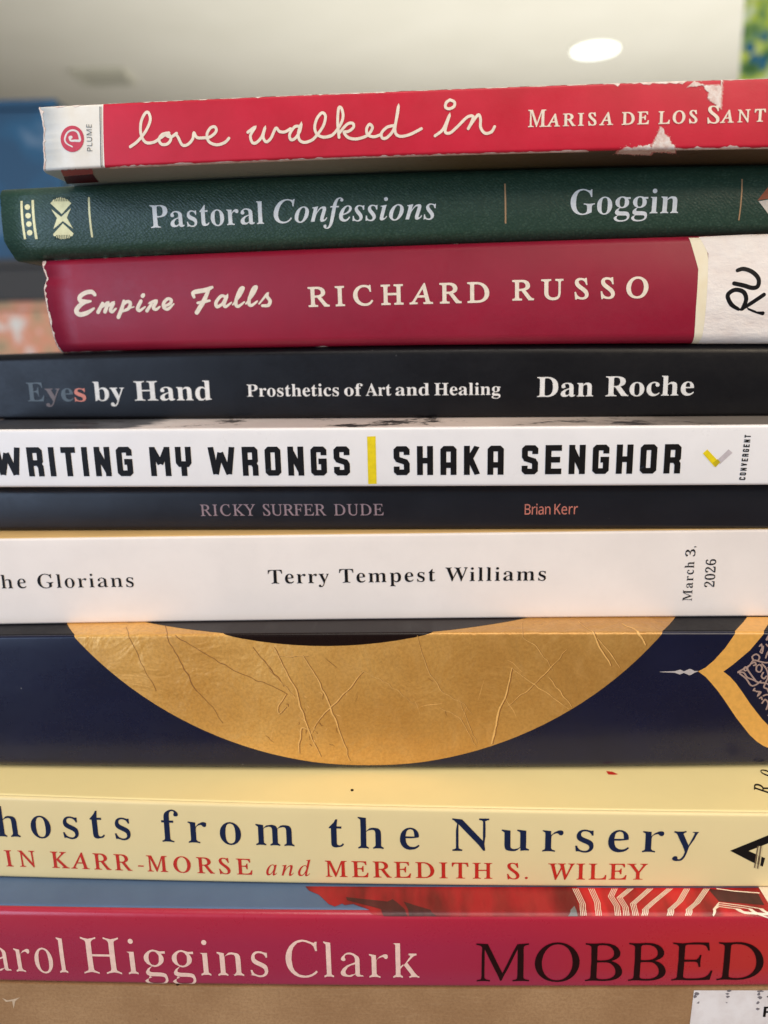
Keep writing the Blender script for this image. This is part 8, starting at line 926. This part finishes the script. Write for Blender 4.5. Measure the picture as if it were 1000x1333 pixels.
# block capitals drawn as wide strokes in a box of cap height 1
hb = .098
def blk(ch):
    w = {'I': .216, 'M': .70, 'W': .93, 'T': .50, 'L': .46}.get(ch, .54); L, R, B_, T_ = hb, w - hb, hb, 1 - hb; c = .05; m = w / 2
    S = []
    if ch == 'I': S = [[(L, 0), (L, 1)]]
    elif ch == 'T': S = [[(0, T_), (w, T_)], [(m, 0), (m, T_)]]
    elif ch == 'N': S = [[(L, 0), (L, 1)], [(R, 0), (R, 1)], [(L, .86), (R, .14)]]
    elif ch == 'W': S = [[(.10, 1), (.235, .06)], [(.43, .80), (.235, .06)], [(.43, .80), (w - .235, .06)], [(w - .10, 1), (w - .235, .06)]]
    elif ch == 'M': S = [[(L, 0), (L, 1)], [(R, 0), (R, 1)], [(L + .01, .93), (m, .42)], [(R - .01, .93), (m, .42)]]
    elif ch == 'V': S = [[(.10, 1), (m, .06)], [(w - .10, 1), (m, .06)]]
    elif ch == 'Y': S = [[(L, 1), (L, .48), (L + c, .41), (R - c, .41), (R, .48), (R, 1)], [(m, 0), (m, .42)]]
    elif ch == 'O': S = [[(L, m), (L, T_ - c), (L + c, T_), (R - c, T_), (R, T_ - c), (R, B_ + c), (R - c, B_), (L + c, B_), (L, B_ + c), (L, m + .001)]]
    elif ch == 'C': S = [[(R, .68), (R, T_ - c), (R - c, T_), (L + c, T_), (L, T_ - c), (L, B_ + c), (L + c, B_), (R - c, B_), (R, B_ + c), (R, .32)]]
    elif ch == 'G': S = [[(R, .70), (R, T_ - c), (R - c, T_), (L + c, T_), (L, T_ - c), (L, B_ + c), (L + c, B_), (R - c, B_), (R, B_ + c), (R, .50)], [(m - .01, .49), (w, .49)]]
    elif ch == 'S': S = [[(R, .70), (R, T_ - c), (R - c, T_), (L + c, T_), (L, T_ - c), (L, .62), (L + c, .54), (R - c, .46), (R, .38), (R, B_ + c), (R - c, B_), (L + c, B_), (L, B_ + c), (L, .30)]]
    elif ch == 'R': S = [[(L, 0), (L, 1)], [(L, T_), (R - c, T_), (R, T_ - c), (R, .53), (R - c, .46), (L, .46)], [(R - .07, .44), (R, .32), (R, 0)]]
    elif ch == 'H': S = [[(L, 0), (L, 1)], [(R, 0), (R, 1)], [(L, .5), (R, .5)]]
    elif ch == 'A': S = [[(L, 0), (L, T_ - c), (L + c, T_), (R - c, T_), (R, T_ - c), (R, 0)], [(L, .34), (R, .34)]]
    elif ch == 'K': S = [[(L, 0), (L, 1)], [(L + .03, .42), (R - .01, 1)], [(m - .07, .58), (R + .01, 0)]]
    elif ch == 'E': S = [[(L, 0), (L, 1)], [(L, T_), (w, T_)], [(L, .5), (w - .05, .5)], [(L, B_), (w, B_)]]
    return w, S
def ribbon(P, W, closed=False):
    """left and right edges of a stroke of varying half width, as quads"""
    n_ = len(P); Lf = []; Rt = []
    for i in range(n_):
        a = P[max(0, i - 1)]; c = P[min(n_ - 1, i + 1)]
        if i in (0, n_ - 1):
            tx, ty = c[0] - a[0], c[1] - a[1]; l_ = math.hypot(tx, ty) or 1e-9; nx, ny = -ty / l_, tx / l_; k = 1
        else:
            b = P[i]; t1 = (b[0] - a[0], b[1] - a[1]); t2 = (c[0] - b[0], c[1] - b[1]); l1 = math.hypot(*t1) or 1e-9; l2 = math.hypot(*t2) or 1e-9
            n1 = (-t1[1] / l1, t1[0] / l1); n2 = (-t2[1] / l2, t2[0] / l2); nx, ny = n1[0] + n2[0], n1[1] + n2[1]; l_ = math.hypot(nx, ny) or 1e-9; nx /= l_; ny /= l_
            k = 1 / max(.5, nx * n1[0] + ny * n1[1])
        h = W[i] * k; Lf.append((P[i][0] + nx * h, P[i][1] + ny * h)); Rt.append((P[i][0] - nx * h, P[i][1] - ny * h))
    return [[Lf[i], Lf[i + 1], Rt[i + 1], Rt[i]] for i in range(n_ - 1)]
def disc(c, r_, n_=12): return [(c[0] + r_ * math.cos(2 * math.pi * i / n_), c[1] + r_ * math.sin(2 * math.pi * i / n_)) for i in range(n_)]
def union(polys):
    polys = [L if area2(L) > 0 else L[::-1] for L in polys if abs(area2(L)) > 1e-9]; return fill_loops(polys, True)
def glyph(font, ch, dx, dy):
    key = (font, ch, dx, dy)
    if key in GC: return GC[key]
    if font == 'W':
        w, S = blk(ch); polys = []
        for P in S: polys += ribbon(P, [hb] * len(P))
        polys = [[(x, min(1, max(0, y))) for x, y in L] for L in polys]
        vs, fs = union(polys); k = CAPH; vs = [(x * k, y * k) for x, y in vs]; adv = (w + .13) * k
    elif ch in '.-,':
        if ch == '.': L = [disc((.045, .035), .034, 14)]; adv = .12
        elif ch == '-': L = [[(.02, .13), (.17, .13), (.17, .165), (.02, .165)]]; adv = .19
        else: L = [disc((.05, .04), .034, 14), [(.07, .06), (.084, .03), (.07, -.02), (.03, -.06), (.026, -.05), (.05, -.02), (.056, .01)]]; adv = .12
        vs, fs = union(L)
    else:
        src = {'R': 'I'}.get(font, font); adv, s = GLY[src][ch]; loops = [pairs(x) for x in s]
        big = max(loops, key=lambda L: abs(area2(L)))
        if area2(big) < 0: loops = [L[::-1] for L in loops]
        if font == 'R': loops = [[(x - y * SLANT, y) for x, y in L] for L in loops]
        if dx > .3: loops = [reweight(L, loops, dx) for L in loops]
        elif dx or dy: loops = [offset_loop(L, dx, dy) for L in loops]
        vs, fs = fill_loops(loops, True)
    GC[key] = (adv, vs, fs); return GC[key]
PARTS = {}
def add(j, part, mat, lvl, vs, fs, line): PARTS.setdefault((j, part, mat, lvl, line), []).append((vs, fs))
for (j, part, mat, s, font, dx, dy, u0, a0, u1, a1, cap, wf) in TXT:
    k = cap / CAPH; kx = k * (wf or 1); L = math.hypot(u1 - u0, a1 - a0); tx, ty = (u1 - u0) / L, (a1 - a0) / L; nx, ny = -ty, tx
    G_ = [glyph(font, c, dx, dy) for c in s]
    lsb = min(x for x, y in G_[0][1]) * kx; xr = max(x for x, y in G_[-1][1]) * kx
    nat = sum(g[0] for g in G_[:-1]) * kx + xr - lsb
    if len(s) == 1: tr = 0
    elif wf == 0: kx *= L / nat; nat = L; tr = 0
    else: tr = (L - nat) / (len(s) - 1)
    if len(s) > 1 and tr < -.06 * cap:                      # too tight: narrow the letters instead
        kx *= (L + .04 * cap * (len(s) - 1)) / nat; nat = sum(g[0] for g in G_[:-1]) * kx + max(x for x, y in G_[-1][1]) * kx - min(x for x, y in G_[0][1]) * kx; tr = (L - nat) / (len(s) - 1)
    if len(s) == 1 and s not in '.,': kx *= L / max(1e-6, xr - lsb)
    x = -min(q_[0] for q_ in G_[0][1]) * kx
    for g in G_:
        vs = [(u0 + tx * (x + px * kx) + nx * py * k, a0 + ty * (x + px * kx) + ny * py * k) for px, py in g[1]]
        add(j, part, mat, 2 if j != 1 else 3, vs, g[2], 0); x += g[0] * kx + tr
def catmull(P, W, n_=7):
    out = []; ow = []
    for i in range(len(P) - 1):
        p0 = P[max(0, i - 1)]; p1 = P[i]; p2 = P[i + 1]; p3 = P[min(len(P) - 1, i + 2)]
        for t_ in range(n_):
            t = t_ / n_
            out.append(tuple(.5 * (2 * p1[d] + (p2[d] - p0[d]) * t + (2 * p0[d] - 5 * p1[d] + 4 * p2[d] - p3[d]) * t * t + (3 * p1[d] - p0[d] - 3 * p2[d] + p3[d]) * t ** 3) for d in (0, 1)))
            ow.append(W[i] + (W[i + 1] - W[i]) * t)
    return out + [P[-1]], ow + [W[-1]]
SEQ = 0
for (j, part, mat, P, W_, closed, smooth, nib) in STK:
    fine = part not in ('leaf_crease', 'lace_tracery')
    if smooth: P, W_ = catmull(P, W_, 7 if fine else 3)
    W_ = [w / 2 for w in W_]; polys = ribbon(P, W_)
    if smooth: polys += [disc(P[0], W_[0]), disc(P[-1], W_[-1])]
    for i in range(2, len(P) - 2, 3):
        if smooth and fine and W_[i] > .12: polys.append(disc(P[i], W_[i] * .97, 10))
    multi = part in ('title_lettering', 'leaf_crease', 'lace_tracery', 'stripe_print', 'handwritten_letters', 'emblem_spiral', 'shell_groove', 'emblem_stripe')
    if not multi: SEQ += 1
    lvl = {'shell_groove': 2, 'emblem_spiral': 3, 'handwritten_letters': 3, 'stripe_print': 4, 'leaf_crease': 3 if mat == 'leaflight' else 2, 'emblem_stripe': 2, 'title_lettering': 3 if j == 1 else 2}.get(part, 1)
    PARTS.setdefault((j, part, mat, lvl, 0 if multi else SEQ, 'u'), []).extend(polys)
for (j, part, mat, P, lvl, smooth) in POL:
    SEQ += 1; multi = part in ('smudged_print', 'paper_fleck', 'shell_ornament')
    P = P if area2(P) > 0 else P[::-1]; vs, fs = fill_loops([P], True); add(j, part, mat, lvl, vs, fs, 0 if multi else SEQ)

# ------------------------------------------------------------------ the carton under the stack
b11 = BK[11]
def carton_top(u): return b11['zt'][0] + b11['zt'][1] * u + b11['zt'][2] * (1 - (u / 95) ** 2)
box = bpy.data.objects.new('cardboard_box', None); COL.objects.link(box); box.location = (0, b11['D'] * MM, CAM_H); box.rotation_euler = (0, 0, -b11['yaw'])
tagt(box, 'brown cardboard carton beneath the whole stack of books, with a white shipping label', 'box')
def boxmesh(bm, x0, x1, y0, y1, z0, z1, top=None, nx_=20):
    rows = []
    for i in range(nx_ + 1):
        u = x0 + (x1 - x0) * i / nx_; zt = z1 + (top(u) if top else 0)
        rows.append([bm.verts.new(Vector((u, y, z)) * MM) for y, z in ((y0, z0), (y1, z0), (y1, zt), (y0, zt))])
    for r0, r1 in zip(rows, rows[1:]):
        for k in range(4): bm.faces.new((r0[k], r1[k], r1[(k + 1) % 4], r0[(k + 1) % 4]))
    bm.faces.new(rows[0][::-1]); bm.faces.new(rows[-1]); bmesh.ops.recalc_face_normals(bm, faces=bm.faces)
def boxpart(name, mat, parent, *a, **k):
    bm = bmesh.new(); boxmesh(bm, *a, **k); me = bpy.data.meshes.new(name); bm.to_mesh(me); bm.free(); return link(name, me, mat, parent)
ZF = -CAM_H / MM
panel = boxpart('front_panel', 'cardboard', box, -190, 190, 0, 3, ZF + 1, -.2, top=carton_top)
boxpart('side_panel', 'cardboard', box, -190, -187, 3, 300, ZF + 1, carton_top(-190) - .2, nx_=1)
boxpart('side_panel', 'cardboard', box, 187, 190, 3, 300, ZF + 1, carton_top(190) - .2, nx_=1)
boxpart('back_panel', 'cardboard', box, -187, 187, 297, 300, ZF + 1, -.2, top=carton_top)
boxpart('top_flap', 'cardboard', box, -187, 187, 3, 149.5, -3.2, -.2, top=lambda u: carton_top(u)) if False else None
def flap(y0, y1):
    bm = bmesh.new(); rows = []
    for i in range(21):
        u = -187 + 374 * i / 20; zt = carton_top(u) - .25
        rows.append([bm.verts.new(Vector((u, y, z)) * MM) for y, z in ((y0, zt - 3), (y1, zt - 3), (y1, zt), (y0, zt))])
    for r0, r1 in zip(rows, rows[1:]):
        for k in range(4): bm.faces.new((r0[k], r1[k], r1[(k + 1) % 4], r0[(k + 1) % 4]))
    bm.faces.new(rows[0][::-1]); bm.faces.new(rows[-1]); bmesh.ops.recalc_face_normals(bm, faces=bm.faces)
    me = bpy.data.meshes.new('top_flap'); bm.to_mesh(me); bm.free(); link('top_flap', me, 'cardboard', box)
flap(3, 149.6); flap(150.4, 297)
_wrap = wrap
def wrap(j, u, a, off=0.0):
    if j != 11: return _wrap(j, u, a, off)
    T = b11['T']; t = a / T; zb = b11['zb'][0]; return Vector((u, -off, zb + t * (carton_top(u) - zb) - .2)) * MM

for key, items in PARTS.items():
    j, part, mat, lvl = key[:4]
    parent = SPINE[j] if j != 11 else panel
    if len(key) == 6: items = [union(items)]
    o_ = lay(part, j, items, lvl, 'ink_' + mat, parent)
    if o_ and part in ('paper_fleck', 'smudged_print', 'leaf_crease', 'stripe_print', 'lace_tracery', 'shell_groove'): o_['kind'] = 'stuff'

# ------------------------------------------------------------------ the room behind
q = NT('ceiling_paint'); nn = q.noise(3, 4, .5); q.color(q.mix(nn, srgb(226, 223, 210), srgb(238, 235, 224))); q.b.inputs['Roughness'].default_value = .9; q.bump(q.noise(60, 4), .2, .002)
q = NT('floor_boards'); q.color(srgb(120, 104, 84)); q.b.inputs['Roughness'].default_value = .6
ZC = CAM_H + 1.6
def slab(name, mat, x0, x1, y0, y1, z0, z1, parent=None):
    bm = bmesh.new(); bmesh.ops.create_cube(bm, size=1, matrix=Matrix.Translation(((x0 + x1) / 2, (y0 + y1) / 2, (z0 + z1) / 2)) @ Matrix.Diagonal((x1 - x0, y1 - y0, z1 - z0, 1)))
    me = bpy.data.meshes.new(name); bm.to_mesh(me); bm.free(); return link(name, me, mat, parent)
o = slab('ceiling', 'ceiling_paint', -7, 7, -3, 9, ZC, ZC + .1); o['kind'] = 'structure'
o = slab('floor', 'floor_boards', -7, 7, -3, 9, -.1, 0); o['kind'] = 'structure'
o = slab('back_wall', 'ceiling_paint', -7, 7, 9, 9.1, 0, ZC - .002); o['kind'] = 'structure'
def ray_to(px, py, plane_y=None, plane_z=None):
    d = fw + rt2 * (px - 500) / 1000 + up2 * (666.5 - py) / 1000
    t = (plane_z - CAM_H) / d.z if plane_z is not None else plane_y / d.y
    return Vector((0, 0, CAM_H)) + d * t
# recessed ceiling lamp
c = ray_to(775, 63, plane_z=ZC)
lamp = bpy.data.objects.new('ceiling_lamp', None); COL.objects.link(lamp); lamp.location = (c.x, c.y, ZC)
tagt(lamp, 'round white lamp glowing in the pale ceiling above the right half of the stack', 'ceiling lamp')
def ring(name, mat, r0, r1, z0, z1, parent, n_=48):
    bm = bmesh.new(); R_ = []
    for i in range(n_):
        t = 2 * math.pi * i / n_; cs, sn = math.cos(t), math.sin(t)
        R_.append([bm.verts.new((r * cs, r * sn, z)) for r, z in ((r0, z0), (r1, z0 + .006), (r1, z1), (r0, z1))])
    for i in range(n_):
        a, b = R_[i], R_[(i + 1) % n_]
        for k in range(4): bm.faces.new((a[k], b[k], b[(k + 1) % 4], a[(k + 1) % 4]))
    bmesh.ops.recalc_face_normals(bm, faces=bm.faces); me = bpy.data.meshes.new(name); bm.to_mesh(me); bm.free(); return link(name, me, mat, parent)
q = NT('lamp_trim'); q.color(srgb(240, 238, 225)); q.b.inputs['Roughness'].default_value = .4
q = NT('lamp_glow'); q.color(V1(.9)); q.b.inputs['Emission Color'].default_value = (.93, 1, .93, 1); q.b.inputs['Emission Strength'].default_value = 1.6
ring('lamp_trim', 'lamp_trim', .133, .146, -.012, -.001, lamp)
bm = bmesh.new(); bmesh.ops.create_cone(bm, cap_ends=True, segments=48, radius1=.130, radius2=.132, depth=.01, matrix=Matrix.Translation((0, 0, -.008))); me = bpy.data.meshes.new('diffuser'); bm.to_mesh(me); bm.free(); link('diffuser', me, 'lamp_glow', lamp)

# blurred things behind the left end of the stack
q = NT('blue_print')
bn = q.noise(11, 3, .5); q.color(q.ramp(bn, [(.42, srgb(0, 66, 100)), (.54, srgb(0, 84, 122)), (.68, srgb(110, 134, 156))])); q.b.inputs['Roughness'].default_value = .45
q = NT('dark_grey_card'); q.color(srgb(70, 68, 66)); q.b.inputs['Roughness'].default_value = .7
q = NT('floral_print'); fn = q.n('ShaderNodeTexVoronoi', feature='SMOOTH_F1'); fn.inputs['Scale'].default_value = 16; q.l(q.tc.outputs['Object'], fn.inputs['Vector'])
q.color(q.ramp(q.noise(15, 3, .6), [(.36, srgb(126, 140, 104)), (.46, srgb(216, 170, 130)), (.54, srgb(240, 160, 124)), (.64, srgb(244, 236, 224))])); q.b.inputs['Roughness'].default_value = .6
YB = 1.15
def zat(py, y): return ray_to(20, py, plane_y=y).z
z_top, z_b, z_d, z_f = zat(131, YB), zat(338, YB), zat(392, YB), zat(475, YB)
def backbox(name, mat, x0, x1, z0, z1, label, cat, y0=YB, lid=True):
    e = bpy.data.objects.new(name, None); COL.objects.link(e); e.location = ((x0 + x1) / 2, y0, z0); w = (x1 - x0) / 2; h = z1 - z0
    tagt(e, label, cat)
    slab('body', mat, -w, w, 0, .24, 0, h - .012, e); slab('lid', mat, -w - .004, w + .004, -.004, .244, h - .011, h, e)
    return e
backbox('blue_box', 'blue_print', -1.05, -.44, z_b, z_top, 'deep blue box with blurred pale marks standing far behind the left end of the stack', 'box')
backbox('grey_box', 'dark_grey_card', -1.08, -.42, z_d, z_b - .001, 'dark grey box under the blue box, blurred behind the left end of the stack', 'box', y0=YB - .02)
backbox('floral_box', 'floral_print', -1.06, -.43, z_f - .06, z_d - .001, 'box with orange and green flowers blurred behind the left end of the crimson book', 'box', y0=YB - .01)
q = NT('table_wood'); q.color(srgb(90, 70, 52)); q.b.inputs['Roughness'].default_value = .5
tb = bpy.data.objects.new('side_table', None); COL.objects.link(tb); tb.location = (-.76, YB + .12, 0); zt_ = z_f - .061
tagt(tb, 'small wooden table hidden behind the stack, carrying the blurred boxes on the left', 'table')
slab('tabletop', 'table_wood', -.36, .36, -.17, .16, zt_ - .03, zt_, tb)
for sx in (-1, 1):
    for sy in (-1, 1): slab('leg', 'table_wood', sx * .32 - .02, sx * .32 + .02, sy * .12 - .02, sy * .12 + .02, 0, zt_ - .031, tb)
# colourful banner at the upper right
q = NT('banner_print')
bn = q.noise(26, 3, .5); v = q.n('ShaderNodeTexVoronoi', feature='F1'); v.inputs['Scale'].default_value = 36; q.l(q.tc.outputs['Object'], v.inputs['Vector'])
base = q.ramp(bn, [(.36, srgb(70, 120, 60)), (.46, srgb(150, 190, 110)), (.56, srgb(214, 232, 50)), (.66, srgb(226, 244, 214))])
q.color(q.mix(q.ramp(v.outputs['Distance'], [(.26, V1(1)), (.42, V1(0))]), base, srgb(22, 112, 150))); q.b.inputs['Roughness'].default_value = .6
p0 = ray_to(966, 60, plane_y=1.5)
ban = bpy.data.objects.new('hanging_banner', None); COL.objects.link(ban); ban.location = (p0.x, 1.5, ZC); tagt(ban, 'yellow, green and blue patterned banner hanging at the upper right corner', 'banner')
slab('cloth', 'banner_print', 0, .5, -.002, .002, -1.25, -.03, ban); slab('hanging_rod', 'lamp_trim', -.01, .51, -.006, .006, -.03, -.018, ban)

# ceiling vent, far back on the left
q = NT('vent_grey'); q.color(srgb(205, 203, 188)); q.b.inputs['Roughness'].default_value = .6
vc = ray_to(135, 97, plane_z=ZC)
vent = bpy.data.objects.new('ceiling_vent', None); COL.objects.link(vent); vent.location = (vc.x, vc.y, ZC); tagt(vent, 'small grey vent blurred in the ceiling at the upper left', 'vent')
for x0, x1, y0, y1 in ((-.16, .16, -.12, -.10), (-.16, .16, .10, .12), (-.16, -.13, -.099, .099), (.13, .16, -.099, .099)): slab('frame', 'vent_grey', x0, x1, y0, y1, -.03, -.001, vent)
for i in range(4): slab('slat', 'vent_grey', -.129, .129, -.085 + i * .05, -.07 + i * .05, -.025, -.001, vent)
